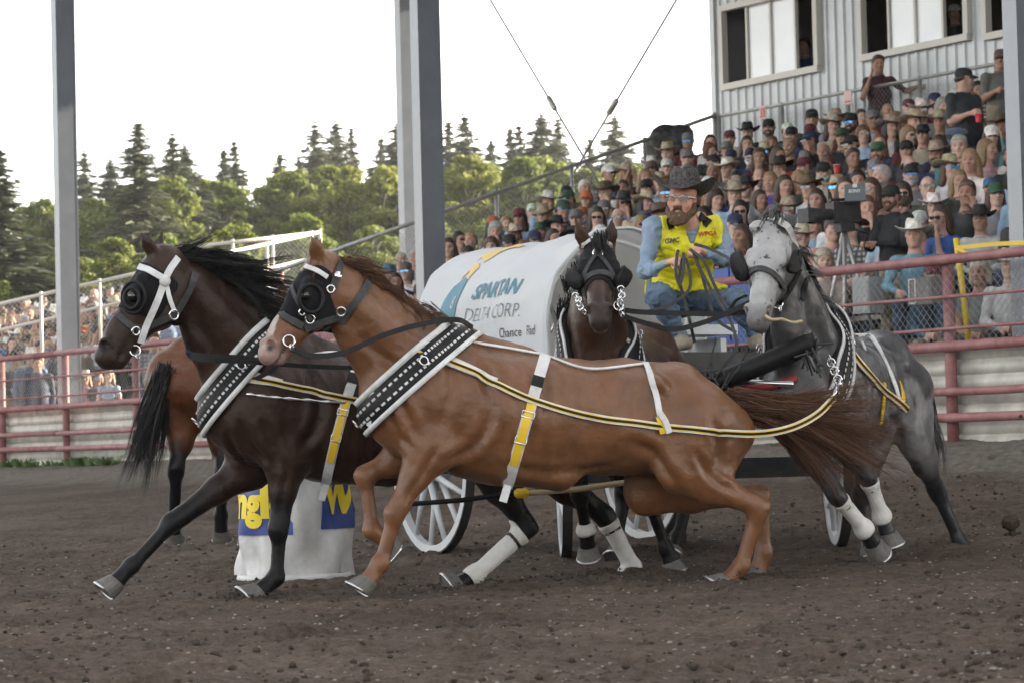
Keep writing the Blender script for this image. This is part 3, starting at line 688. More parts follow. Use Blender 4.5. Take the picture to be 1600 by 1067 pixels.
# ================================================================ HORSES
def lerp(a, b, t): return np.asarray(a)*(1-t)+np.asarray(b)*t
def coat_mat(name, rough=.36, spec=.42):
    m = bpy.data.materials.new(name); m.use_nodes = True; nt = m.node_tree; b = nt.nodes['Principled BSDF']
    b.inputs['Roughness'].default_value = rough; b.inputs['Specular IOR Level'].default_value = spec
    b.inputs['Sheen Weight'].default_value = .04; b.inputs['Sheen Roughness'].default_value = .4
    at = nt.nodes.new('ShaderNodeAttribute'); at.attribute_name = 'coat'; t = nt.nodes.new('ShaderNodeTexCoord')
    n = nt.nodes.new('ShaderNodeTexNoise'); n.inputs['Scale'].default_value = 7; n.inputs['Detail'].default_value = 8; n.inputs['Roughness'].default_value = .7
    r = nt.nodes.new('ShaderNodeValToRGB'); r.color_ramp.elements[0].position = .3; r.color_ramp.elements[0].color = (.68, .68, .68, 1); r.color_ramp.elements[1].position = .72; r.color_ramp.elements[1].color = (1.22, 1.2, 1.18, 1)
    mx = nt.nodes.new('ShaderNodeMix'); mx.data_type = 'RGBA'; mx.blend_type = 'MULTIPLY'; mx.inputs[0].default_value = 1
    nt.links.new(t.outputs['Object'], n.inputs['Vector']); nt.links.new(n.outputs['Fac'], r.inputs[0]); nt.links.new(at.outputs['Color'], mx.inputs[6]); nt.links.new(r.outputs[0], mx.inputs[7])
    n2 = nt.nodes.new('ShaderNodeTexNoise'); n2.inputs['Scale'].default_value = 210; n2.inputs['Detail'].default_value = 3
    mp = nt.nodes.new('ShaderNodeMapping'); mp.inputs['Scale'].default_value = (.35, 1, 1); nt.links.new(t.outputs['Object'], mp.inputs[0]); nt.links.new(mp.outputs[0], n2.inputs['Vector'])
    bp0 = nt.nodes.new('ShaderNodeBump'); bp0.inputs['Strength'].default_value = .5; bp0.inputs['Distance'].default_value = .016
    n3 = nt.nodes.new('ShaderNodeTexNoise'); n3.inputs['Scale'].default_value = 15; n3.inputs['Detail'].default_value = 4; nt.links.new(t.outputs['Object'], n3.inputs['Vector']); nt.links.new(n3.outputs['Fac'], bp0.inputs['Height'])
    bp = nt.nodes.new('ShaderNodeBump'); bp.inputs['Strength'].default_value = .35; bp.inputs['Distance'].default_value = .004; nt.links.new(bp0.outputs[0], bp.inputs['Normal'])
    nt.links.new(n2.outputs['Fac'], bp.inputs['Height']); nt.links.new(bp.outputs[0], b.inputs['Normal'])
    nt.links.new(mx.outputs[2], b.inputs['Base Color']); return m
m_coat = coat_mat('horse_coat'); m_coat_dark = coat_mat('dark_horse_coat', .40, .22)
m_hoof = M('hoof_horn', (.075, .07, .066), .65, noise=(25, (.14, .13, .12)), bump=(40, .3, .003)); m_shoe = M('horseshoe_steel', (.55, .55, .56), .3, .9)
m_eye = M('eye', (.012, .008, .006), .05, spec=.8); m_nostril = M('nostril', (.02, .012, .01), .7)
m_wrap = M('leg_wrap', (.70, .70, .69), .75, noise=(9, (.48, .46, .43), 8), bump=(70, .3, .003)); m_tape = M('black_tape', (.015, .015, .017), .6)
m_black = M('black_leather', (.005, .005, .006), .5, spec=.22, noise=(30, (.013, .013, .014)), bump=(80, .2, .002)); m_white = M('white_strap', (.68, .69, .71), .45, noise=(11, (.44, .43, .41), 8))
m_yellow = M('yellow_strap', (.70, .46, .02), .45); m_grey = M('grey_strap', (.03, .031, .033), .55, spec=.3, noise=(40, (.05, .05, .052))); m_chrome = M('chrome', (.7, .7, .72), .18, .95); m_hood = M('black_hood', (.007, .007, .009), .8, spec=.2, sheen=.05, bump=(150, .3, .002))
m_rope = M('rope', (.42, .33, .20), .8, bump=(120, .5, .003))
class Horse: pass
def build_horse(name, label, J, coat, opts={}):
    """J: joints in world space. One skin from blended muscles; hooves, eyes, mane, tail and wraps are parts."""
    h = Horse(); g = lambda k: np.asarray(J[k], float)
    T0, T1, T2, T3 = g('T0'), g('T1'), g('T2'), g('T3')
    f = T0-T3; f[2] = 0; f = unit(f); up = unit(g('up')) if 'up' in J else A(0, 0, 1); lw = unit(np.cross(up, f)); up = np.cross(f, lw)
    R = lambda k, d: opts.get(k, d); S = R('scale', 1.0)
    B = Body(.05*S)
    r0, r1, r2, r3 = R('r', (.30, .325, .285, .25))
    B.cone(T0, T1, r0, r1, lw, .80, tag=0); B.cone(T1, T2, r1, r2, lw, .86, tag=0); B.cone(T2, T3, r2, r3, lw, .98, tag=0)
    W = g('W'); B.cone(W, lerp(T1, T2, .2)+up*(r1*.80), .085, .09, lw, .7, tag=0); B.cone(W, W-up*.22+f*.08, .09, .16, lw, .75, tag=0)
    bt = g('B'); B.cone(T3, bt, r3*.92, .15, lw, 1.05, tag=0); cr = g('C'); B.cone(cr, lerp(T3, bt, .6)+up*.06, .15, .12, lw, 1.15, tag=0)
    B.cone(lerp(T2, T3, .2)+up*r2*.62, cr, .13, .14, lw, 1.1, tag=0)
    ch = g('ch'); B.cone(T0, ch, r0*.85, .17, lw, .95, tag=0)
    for s in (1, -1):                   # shoulder blades and breast
        ps = ch+lw*s*.13*S-f*.05*S; B.cone(W+lw*s*.08-up*.08+f*.02, ps, .095, .125, lw, .62, k=.05, tag=0)
        B.ball(ch+lw*s*.085*S-up*.04, .115, lw, .85, k=.035, tag=0)
    for s in (1, -1):                   # triceps, hip bone, flank, stifle fold
        el = np.asarray(J['LF' if s > 0 else 'RF'][0], float); sf = np.asarray(J['LH' if s > 0 else 'RH'][0], float)
        B.cone(W+lw*s*.15-up*.26-f*.02, el+lw*s*.03+up*.05-f*.02, .10, .085, lw, .6, k=.022, tag=0); B.cone(W+lw*s*.10-up*.10+f*.06, ch+lw*s*.15+up*.05, .075, .09, lw, .6, k=.022, tag=0)
        B.ball(lerp(T2, T3, .45)+up*(r2*.62)+lw*s*.19, .055, k=.06, tag=0); B.cone(lerp(T2, T3, .1)-up*r2*.1+lw*s*.2, lerp(sf, lerp(T2, T3, .5), .25)+lw*s*.05, .05, .05, lw, .6, k=.06, tag=0)
        B.ball(lerp(T2, T3, .12)+up*r2*.35+lw*s*(r2+.06), .10, k=.10, op=-1)
        B.cone(lerp(T0, T1, .55)-up*r0*.72+lw*s*.05, lerp(T1, T2, .5)-up*r1*.80+lw*s*.04, .11, .10, k=.04, tag=0)
    # neck
    N0, N1, N2 = g('N0'), g('N1'), g('N2'); rn = R('rn', (.245, .175, .125))
    hl = unit(J['hl']) if 'hl' in J else lw
    B.cone(N0, N1, rn[0], rn[1], lerp(lw, hl, .3), .56, tag=1); B.cone(N1, N2, rn[1], rn[2], lerp(lw, hl, .7), .58, tag=1)
    tr_ = unit(np.cross(lw, N2-N0)); tr_ = tr_ if tr_@f > 0 else -tr_
    B.cone(N2+tr_*.07, lerp(N0, ch, .6)+tr_*.09, .055, .075, k=.022, tag=1); B.cone(N2-tr_*rn[2]*.72, lerp(N0, W, .55)-tr_*.10, .055, .08, lw, .7, k=.03, tag=1)
    for s in (1, -1): B.cone(N2+lw*s*.035-tr_*.01, lerp(N0, W, .15)+lw*s*.10, .07, .10, k=.03, tag=1)
    # head
    HP, HM = g('HP'), g('HM'); L = np.linalg.norm(HM-HP); ax = (HM-HP)/L
    fu = unit(J['fu']) if 'fu' in J else unit(np.cross(ax, hl)); fu = unit(fu-ax*(fu@ax)); hl = unit(np.cross(fu, ax))
    if hl@lw < 0 and 'hl' not in J: hl = -hl
    q = L/.60*R('headq', 1.0)
    H = lambda t, u=0, l=0: HP+ax*(t*L)+fu*(u*q)+hl*(l*q)
    B.k = .04
    B.cone(N2, H(.10, -.03), rn[2]*.95, .10, hl, .75, tag=1)
    B.cone(H(.02, -.015), H(.34, -.035), .088*q, .096*q, hl, 1.0, tag=2); B.cone(H(.34, -.03), H(.72, -.022), .092*q, .068*q, hl, .74, tag=2)
    B.cone(H(.70, -.02), H(.95, -.022), .066*q, .060*q, hl, .86, tag=2)
    for s in (1, -1):
        B.cone(H(.20, -.10, s*.045), H(.40, -.115, s*.045), .085*q, .082*q, hl, .42, k=.03, tag=2)
        B.cone(H(.40, -.12, s*.03), H(.78, -.075, s*.012), .055*q, .038*q, hl, .6, k=.03, tag=2)
        B.cone(H(.27, .028, s*.078), H(.38, .02, s*.087), .028*q, .025*q, k=.022, tag=2)
        B.cone(H(.40, -.03, s*.066), H(.58, -.036, s*.05), .018*q, .012*q, k=.02, tag=2)
        B.ball(H(.90, .012, s*.044), .034*q, k=.015, tag=2)
        B.cone(H(.925, .016, s*.062), H(.965, -.008, s*.066), .021*q, .013*q, k=.008, op=-1)
    B.ball(H(.975, -.03), .054*q, hl, 1.05, k=.025, tag=2); B.cone(H(.82, -.085), H(.95, -.082), .033*q, .036*q, hl, 1.1, k=.02, tag=2)
    B.cone(H(.84, -.062, .07), H(1.0, -.064, .0), .006, .007, k=.01, op=-1); B.cone(H(.84, -.062, -.07), H(1.0, -.064, .0), .006, .007, k=.01, op=-1)
    if R('mouth', 0): B.cone(H(.90, -.066, .045), H(.99, -.068, 0), .012, .012, k=.01, op=-1); B.cone(H(.90, -.066, -.045), H(.99, -.068, 0), .012, .012, k=.01, op=-1)
    ears = J['ears']
    for s, tip in zip((1, -1), ears):   # left ear first
        b0 = H(.035, .04, s*.058); tip = np.asarray(tip, float); d = unit(tip-b0); L2 = np.linalg.norm(tip-b0); sdv = unit(np.cross(d, fu*.2+hl*s*.1-ax)); op = unit(np.cross(sdv, d))
        if op@fu < 0: op = -op
        eop = unit(R('ear_open', fu*.8+hl*s*.5)); eop = unit(eop-d*(eop@d))
        B.cone(b0-d*.03, b0+d*L2*.45, .034, .037, eop, .62, k=.02, tag=3); B.cone(b0+d*L2*.45, tip, .036, .006, eop, .5, k=.015, tag=3)
        B.cone(b0+d*L2*.12+eop*.026, b0+d*L2*.78+eop*.018, .019, .006, k=.008, op=-1)
    # legs
    B.k = .045
    hoofs = []
    for key, fore in (('LF', 1), ('RF', 1), ('LH', 0), ('RH', 0)):
        s = 1 if key[0] == 'L' else -1; pts = [np.asarray(p, float) for p in J[key]]; a, b_, c, d = pts[:4]
        tg = 10+('LF', 'RF', 'LH', 'RH').index(key)*4
        sag = unit(np.cross(lw, up))
        if fore:
            ps = ch+lw*s*.13*S-f*.05*S
            B.cone(ps-up*.02, a, .125, .115, lw, .72, k=.06, tag=0); B.cone(W+lw*s*.13-up*.3-f*.14, a, .12, .10, lw, .55, k=.06, tag=0)
            m1 = lerp(a, b_, .45)
            B.cone(a, m1, .098, .070, lw, .82, k=.06, tag=tg); B.cone(m1, b_, .069, .044, lw, .9, k=.03, tag=tg)
            fr = unit(np.cross(lw, b_-a)); B.cone(lerp(a, b_, .9), lerp(b_, c, .09), .049, .046, k=.02, tag=tg); B.ball(b_+unit(f+up*.2)*.012, .045, k=.02, tag=tg)
            B.cone(b_, c, .034, .030, k=.025, tag=tg+1); bk = unit(np.cross(c-b_, lw)); bk = bk if bk@f < 0 else -bk
            B.cone(lerp(b_, c, .12)+bk*.020, lerp(b_, c, .95)+bk*.022, .018, .019, k=.015, tag=tg+1)
        else:
            hip = lerp(T3, bt, .25)+lw*s*.13
            B.cone(hip+up*.02, lerp(hip, a, .75), .20, .135, lw, .72, k=.07, tag=0); B.cone(bt+lw*s*.10-up*.02, lerp(a, b_, .38), .125, .085, lw, .72, k=.06, tag=0)
            B.cone(lerp(hip, a, .6), a, .14, .105, lw, .72, k=.06, tag=0)
            m1 = lerp(a, b_, .42); B.cone(a, m1, .10, .085, lw, .75, k=.05, tag=tg); B.cone(m1, b_, .082, .046, lw, .82, k=.03, tag=tg)
            hk = unit((b_-a)/np.linalg.norm(b_-a)+(b_-c)/np.linalg.norm(b_-c)); B.cone(lerp(a, b_, .82)+hk*.03, b_+hk*.035, .022, .03, k=.03, tag=tg)
            B.cone(lerp(a, b_, .93), lerp(b_, c, .1), .052, .05, k=.025, tag=tg)
            B.cone(b_, c, .041, .034, k=.03, tag=tg+1); B.cone(lerp(b_, c, .08)+hk*.028, lerp(b_, c, .95)+hk*.012, .022, .022, k=.02, tag=tg+1)
        cn = lerp(c, d, .58); B.ball(c, .045, k=.025, tag=tg+2); B.cone(c, cn, .038, .046, k=.02, tag=tg+2)
        hoofs.append((key, c, cn, d, f if len(pts) < 5 else unit(pts[4])))
    for e in opts.get('extra', []): B.cone(*e)
    V, Q = B.mesh(R('h', .012))
    N = vnormals(V, Q)
    # muscle relief: ribs and folds
    own = B.owner(V); N0_ = N
    rel = (fbm(V, 5.5, 3)-.5)*.018+(fbm(V, 14, 2, 3)-.5)*.008
    al = (V-T1)@f; ve = ((V-T1)@up)/.3; la = np.abs((V-T1)@lw); ribm = sstep(al, -.42, -.2)*(1-sstep(al, .02, .2))*sstep(la, .12, .2)*(1-sstep(np.abs(ve), .5, .95))
    rel = rel+np.where(own == 0, .0035*np.sin(al*2*math.pi/.075+ve*1.5)*ribm, 0)+np.where(own < 2, (fbm(V*A(1, 1, .45), 16, 2, 6)-.5)*.008, 0)
    V = V+N*(rel*np.where(own < 2, 1.0, .3))[:, None]; N = vnormals(V, Q)
    if 'creases' in opts:               # grooves between the muscles, on both sides of the body
        tb = BVHTree.FromPolygons([tuple(v) for v in V.tolist()], Q.tolist()); dsp = np.zeros(len(V))
        for pix, dep_, sg in opts['creases']:
            for mir in (0, 1):
                L_ = []
                for x, y in spline([(*q_, 0) for q_ in pix], 8)[:, :2]:
                    r_ = unit(P(x, y, 1)-CAM); ht = tb.ray_cast(Vector(CAM), Vector(r_))
                    if ht[0] is None: continue
                    pt = A(*ht[0])
                    if mir: pt = A(*tb.find_nearest(Vector(pt-2*lw*((pt-T1)@lw)))[0])
                    L_.append(pt)
                if len(L_) < 3: continue
                L_ = np.array(L_); lo_, hi_ = L_.min(0)-.1, L_.max(0)+.1; ix = np.where(((V > lo_) & (V < hi_)).all(1))[0]
                dd = np.linalg.norm(V[ix][:, None]-L_[None], axis=2); kk = dd.argmin(1); dm = dd[np.arange(len(ix)), kk]; tp_ = np.minimum(1, 4*np.minimum(kk, len(L_)-1-kk)/len(L_)+.15)
                dsp[ix] += tp_*dep_*(-np.exp(-(dm/sg)**2)+.45*np.exp(-((dm-sg*2.4)/sg)**2))
        V = V+N*np.clip(dsp, -.03, .02)[:, None]; V = relax(V, Q, .25); N = vnormals(V, Q)
    h.V, h.Q, h.N, h.own, h.H, h.J = V, Q, N, own, H, J; h.f, h.lw, h.up, h.fu, h.ax, h.hl, h.L, h.q = f, lw, up, fu, ax, hl, L, q
    base = A(T1[0], T1[1], 0.0)
    o = obj_at(name, V, Q, m_coat_dark if R('dark', 0) else m_coat, origin=base, smooth=True); h.o = o
    cc_ = coat(h); t_, u_, l_ = head_coords(h)
    for s in (1, -1): cc_ = mixc(cc_, np.where(own == 2, np.clip(1.6-np.hypot((t_-.945)*L/.017, (u_-.004)/.014)-np.where(l_*s > .03, 0, 9), 0, 1), 0), (.006, .004, .004))
    cc_ = mixc(cc_, np.where((own == 2) & (t_ > .80), .75*np.clip(1.5-np.abs(u_+.064)/.007, 0, 1), 0), (.012, .008, .008))
    set_colors(o.data, 'coat', cc_); tagit(o, label, 'horse')
    h.bvh = BVHTree.FromPolygons([tuple(v) for v in V.tolist()], Q.tolist())
    # hooves
    h.hoofs = hoofs
    for key, c, cn, d, fw in hoofs:
        axh = unit(d-cn); toe = unit(fw-axh*(fw@axh)); sdv = np.cross(axh, toe); rings = []
        for t, rr, sh in ((-.012, .046, 0), (.0, .050, .0), (1.0, .066, .028)):
            cc = cn+(d-cn)*t+toe*sh
            rings.append([cc+toe*math.cos(a)*rr*1.08+sdv*math.sin(a)*rr for a in np.linspace(0, 2*math.pi, 18, endpoint=False)])
        rr = np.array(rings).reshape(-1, 3); F = grid_faces(3, 18).tolist() if False else []
        for i in range(2):
            for k in range(18): F.append((i*18+k, i*18+(k+1) % 18, (i+1)*18+(k+1) % 18, (i+1)*18+k))
        F.append(tuple(36+k for k in range(18)))
        hf = obj_at('hoof', rr, F, m_hoof, o, smooth=False)
        cc = d+toe*.028; MB().tube([cc+toe*math.cos(a)*.064*1.06+sdv*math.sin(a)*.06 for a in np.linspace(-2.4, 2.4, 16)], .0075, 6).build('horseshoe', m_shoe, hf, True)
    for s in (1, -1):
        e = Body(.01).ball(H(.335, .008, s*.085), .022*q).mesh(.006); obj_at('eye', *e, m_eye, o, smooth=True)
    return h
def hair(name, roots, dirs, lens, mat, parent, n_per, w=.004, grav=.15, spread=.02, wob=.05, seg=6, curl=None, fan=.12, per=17):
    """locks of tapered strands: each lock follows one wavy guide and draws together towards its tip"""
    V, F, c = [], [], 0; nr = len(roots); nl = max(6, n_per//per)
    for i in range(nl):
        t = (i+RNG.random())/nl*(nr-1); k = min(int(t), nr-2) if nr > 1 else 0; fr = t-k; k2 = min(k+1, nr-1)
        r = lerp(roots[k], roots[k2], fr)+RNG.normal(0, spread, 3); v = unit(unit(lerp(dirs[k], dirs[k2], fr))+RNG.normal(0, fan, 3)); L = (lens[k]*(1-fr)+lens[k2]*fr)*(.62+.5*RNG.random()); cv = RNG.normal(0, wob, 3); wv = rdirs(1)[0]; ph = RNG.random()*6.28; am = L*.025*(1+RNG.random())
        p = r.copy(); G = [p]
        for s in range(seg):
            v = unit(v+A(0, 0, -grav)/seg*2+cv/seg*2+(np.asarray(curl)/seg if curl is not None else 0)); p = p+v*L/seg; G.append(p)
        G = np.array(G); ss = np.linspace(0, 1, seg+1); G = G+wv*(am*np.sin(ph+ss*7)*ss)[:, None]; sp_ = spread*(.5+.5*RNG.random())
        for q in range(per):
            off = RNG.normal(0, sp_, 3); off2 = RNG.normal(0, L*.02, 3); cut = .7+.35*RNG.random(); a = rdirs(1)[0]; ww = w*(.6+.8*RNG.random())
            pts = G*1.0; pts = G[0]+(pts-G[0])*cut+off*(1-.75*ss[:, None]**.8)+off2*(ss**2)[:, None]
            T = np.gradient(pts, axis=0); T /= np.linalg.norm(T, axis=1)[:, None]; u = np.cross(T, a); u /= np.linalg.norm(u, axis=1)[:, None]; b = np.cross(T, u); rr = (ww*(1-.9*ss**1.5))[:, None]
            V.append(np.stack([pts+u*rr, pts-u*rr*.5+b*rr*.6, pts-u*rr*.5-b*rr*.6], 1).reshape(-1, 3))
            for j in range(seg): o = c+j*3; F += [(o, o+3, o+4, o+1), (o+1, o+4, o+5, o+2), (o+2, o+5, o+3, o)]
            c += 3*(seg+1)
    return obj_at(name, np.vstack(V), np.array(F), mat, parent, smooth=True)
def rdirs(n): v = RNG.normal(size=(n, 3)); return v/np.linalg.norm(v, axis=1)[:, None]
def hair_mat(name, c0, c1):
    m = M(name, c0, .5, spec=.3); nt = m.node_tree; g = nt.nodes.new('ShaderNodeNewGeometry'); r = nt.nodes.new('ShaderNodeValToRGB')
    r.color_ramp.elements[0].color = (*c0, 1); r.color_ramp.elements[1].color = (*c1, 1); nt.links.new(g.outputs['Random Per Island'], r.inputs[0]); nt.links.new(r.outputs[0], nt.nodes['Principled BSDF'].inputs['Base Color']); return m
m_hair_ch = hair_mat('chestnut_hair', (.05, .022, .012), (.15, .072, .04)); m_hair_bk = hair_mat('black_hair', (.006, .006, .007), (.022, .02, .02)); m_hair_gr = hair_mat('grey_hair', (.03, .03, .032), (.22, .22, .22))
def wraps(h, key, t0, t1, tape=True):
    """bandage on the cannon of one leg"""
    a, b, c, d = [np.asarray(p, float) for p in h.J[key][:4]]; ax = c-b; L = np.linalg.norm(ax); ax = ax/L; t = (h.V-b)@ax/L; r = np.linalg.norm(h.V-b-np.outer((h.V-b)@ax, ax), axis=1)
    near = r < .105
    v, f = patch(h.V, h.Q, h.N, near & (t > t0) & (t < t1), .009); o = obj_at('leg_wrap', v, f, m_wrap, h.o, smooth=True)
    if tape:
        v, f = patch(h.V, h.Q, h.N, near & (t > t0+.12) & (t < t0+.22), .0115)
        if len(v): obj_at('tape', v, f, m_tape, o, smooth=True)
def surf(h, px, py, D0=None):
    """where the sight line first meets the skin, with its normal; when it misses, the nearest skin point"""
    r = unit(P(px, py, 1)-CAM); hit = h.bvh.ray_cast(Vector(CAM), Vector(r))
    if hit[0] is None:
        n = h.bvh.find_nearest(Vector(P(px, py, D0 or PX(h.J['T1'])[2]))); return A(*n[0]), A(*n[1])
    return A(*hit[0]), A(*hit[1])
def surf_path(h, pix, n=10, D0=None, lift=0.004):
    pix = spline([(*p, 0) for p in pix], n)[:, :2]; R_ = [surf(h, x, y, D0) for x, y in pix]; p = np.array([r[0] for r in R_]); nn = np.array([unit(r[1]) for r in R_])
    for _ in range(2):
        nn[1:-1] = (nn[:-2]+nn[1:-1]*2+nn[2:])/4; p[1:-1] = p[1:-1]*.5+(p[:-2]+p[2:])*.25
    return p+nn*lift, nn/np.linalg.norm(nn, axis=1)[:, None]
def loop(h, c, u, v, n=48, a0=0, a1=2*math.pi, R=.6, lift=.004, smooth=3, squash=True):
    """strap path round the body: rays sent inwards in the plane of u and v"""
    ang = np.linspace(a0, a1, n, endpoint=abs(a1-a0) < 6.28); pts, nn = [], []
    for a in ang:
        d = u*math.cos(a)+v*math.sin(a); hit = h.bvh.ray_cast(Vector(c), Vector(d), R)
        last = None; o = Vector(c)
        p = A(*hit[0]) if hit[0] is not None else c+d*(.2 if not pts else np.linalg.norm(pts[-1]-c)); pts.append(p); nn.append(d)
    p, nn = np.array(pts), np.array(nn); rad = np.linalg.norm(p-c, axis=1); cl = abs(a1-a0) > 6.27
    for _ in range(smooth):
        if cl: rad = rad*.5+(np.roll(rad, 1)+np.roll(rad, -1))*.25
        else: rad[1:-1] = rad[1:-1]*.5+(rad[:-2]+rad[2:])*.25
    return c+nn*(rad+lift)[:, None], nn
# ---- coats
def mixc(c, m, d): return c*(1-m[:, None])+np.asarray(d)*m[:, None]
def sstep(x, a, b): t = np.clip((x-a)/(b-a), 0, 1); return t*t*(3-2*t)
def leg_dark(h, keys, colr, c, start=.2, feather=.5):
    for key in keys:
        i = ('LF', 'RF', 'LH', 'RH').index(key)*4+10; a, b, cc, d = [np.asarray(p, float) for p in h.J[key][:4]]
        ax = (b-a); t = ((h.V-a)@ax)/(ax@ax)+.12*(fbm(h.V, 12, 2)-.5); m = np.where(h.own == i, sstep(t, start, start+feather), 0)+np.where((h.own == i+1) | (h.own == i+2), 1.0, 0)
        c = mixc(c, np.clip(m, 0, 1), colr)
    return c
def head_coords(h):
    d = h.V-np.asarray(h.J['HP']); return d@h.ax/h.L, d@h.fu/h.q, d@h.hl/h.q
# ---- the chestnut leader (heading left)
def Dc(px): return 14.2-(1150-px)*.0008
def c_(px, py, l=0.0): return P(px, py, Dc(px)-l)          # l metres towards the camera
def coat_chestnut(h):
    n = len(h.V); c = np.tile(A(.142, .060, .0255), (n, 1)); nz = fbm(h.V, 3, 3)
    c = mixc(c, np.clip((nz-.4)*1.6, 0, .6), (.18, .086, .040))
    c = leg_dark(h, ('LF', 'RF', 'LH', 'RH'), (.158, .068, .031), c, .0, .6)
    t, u, l = head_coords(h); hd = (h.own == 2)
    blaze = hd & (u > .01) & (np.abs(l) < .028+.02*sstep(t, .6, .95)) & (t > .3); c[blaze] = (.42, .36, .34)
    m = np.where(hd, sstep(t+.06*(fbm(h.V, 30, 2)-.5), .78, .93), 0); c = mixc(c, m*.8, (.27, .18, .16)); c[hd & (t > .97)] = (.28, .19, .17)
    return c
chest = build_horse('horse', 'glossy chestnut lead horse with white blaze heading left', dict(
    T0=c_(655, 625), T1=c_(780, 652), T2=c_(960, 652), T3=c_(1065, 668), W=c_(722, 540), B=c_(1128, 672), C=c_(1058, 615), ch=c_(622, 632),
    N0=c_(645, 585), N1=c_(588, 520), N2=c_(537, 462), HP=c_(506, 413, .0), HM=c_(412, 553, .09), fu=unit(P(440, 455, 14)-P(470, 490, 14))+A(0, -.25, 0),
    ears=(c_(486, 366, .10), c_(504, 370, -.03)),
    LF=[c_(672, 700, .16), c_(618, 800, .17), c_(594, 880, .17), c_(566, 924, .18), P(540, 930, 14)-P(575, 905, 14)],
    RF=[c_(650, 705, -.14), c_(570, 742, -.13), c_(580, 828, -.10), c_(622, 856, -.10), A(-.5, 0, -.85)],
    LH=[c_(1062, 735, .18), c_(1186, 792, .17), c_(1158, 884, .15), c_(1124, 921, .15)],
    RH=[c_(1010, 770, -.17), c_(1186, 775, -.13), c_(1194, 862, -.15), c_(1180, 906, -.15)]), coat_chestnut,
    dict(r=(.295, .325, .275, .245), headq=1.05, ear_open=A(-.3, -1, .1), creases=[([(738, 560), (766, 620), (762, 665), (735, 702), (700, 718)], .018, .022), ([(622, 622), (640, 655), (650, 690)], .015, .018), ([(606, 640), (622, 676), (648, 704)], .012, .016), ([(688, 690), (660, 740), (634, 782)], .010, .014),
        ([(985, 690), (1018, 706), (1042, 738), (1060, 770)], .020, .024), ([(1112, 640), (1122, 690), (1120, 735)], .014, .02), ([(780, 728), (880, 738), (965, 722)], .010, .022), ([(1012, 600), (1036, 618), (1050, 650)], .010, .022), ([(556, 520), (600, 560), (640, 585)], .012, .02), ([(1085, 700), (1110, 745), (1160, 775)], .010, .016), ([(700, 560), (705, 610), (690, 660)], .010, .02)]))
# ---- the dark bay leader beyond it
def Dd(px): return 14.25+(px-340)*.00135
def d_(px, py, l=0.0): return P(px, py, Dd(px)-l)
def coat_dark(h):
    n = len(h.V); c = np.tile(A(.030, .0165, .012), (n, 1)); nz = fbm(h.V, 2.6, 3); c = mixc(c, np.clip((nz-.42)*2, 0, .7), (.052, .027, .018))
    c = leg_dark(h, ('LF', 'RF', 'LH', 'RH'), (.007, .0065, .0075), c, .25, .5); t, u, l = head_coords(h)
    c = mixc(c, np.where(h.own == 2, sstep(t, .45, .8)*.6, 0), (.024, .014, .011)); return c
dark = build_horse('horse', 'dark bay lead horse with flying black mane on the far left', dict(
    T0=d_(405, 632), T1=d_(520, 652), T2=d_(690, 650), T3=d_(800, 655), W=d_(470, 545), B=d_(862, 670), C=d_(795, 600), ch=d_(370, 645),
    N0=d_(395, 590), N1=d_(345, 518), N2=d_(296, 450), HP=d_(255, 405, .02), HM=d_(158, 557, .03), fu=unit(P(180, 460, 14)-P(230, 500, 14))+A(0, -.08, 0),
    ears=(d_(219, 363, .06), d_(255, 360, -.06)),
    LF=[d_(448, 715, .16), d_(436, 826, .17), d_(431, 902, .17), d_(388, 938, .18), A(-1, 0, 0)],
    RF=[d_(395, 725, -.14), d_(270, 815, -.13), d_(205, 883, -.12), d_(166, 925, -.12), P(140, 930, 14)-P(180, 900, 14)],
    LH=[d_(752, 715, .17), d_(824, 824, .15), d_(742, 897, .14), d_(702, 921, .14)],
    RH=[d_(850, 730, -.16), d_(944, 806, -.15), d_(988, 886, -.15), d_(958, 917, -.15)]), coat_dark,
    dict(r=(.30, .325, .285, .25), ear_open=A(-.6, -.8, .1), dark=1, headq=1.13, creases=[([(470, 560), (498, 620), (492, 670), (465, 705)], .018, .022), ([(372, 652), (388, 690), (420, 722)], .015, .018), ([(352, 665), (368, 705), (400, 735)], .012, .016), ([(405, 650), (425, 690), (436, 730)], .012, .018), ([(452, 720), (442, 770), (438, 810)], .008, .013), ([(300, 500), (340, 550), (365, 590)], .012, .02), ([(540, 735), (620, 742), (700, 735)], .010, .02)]))
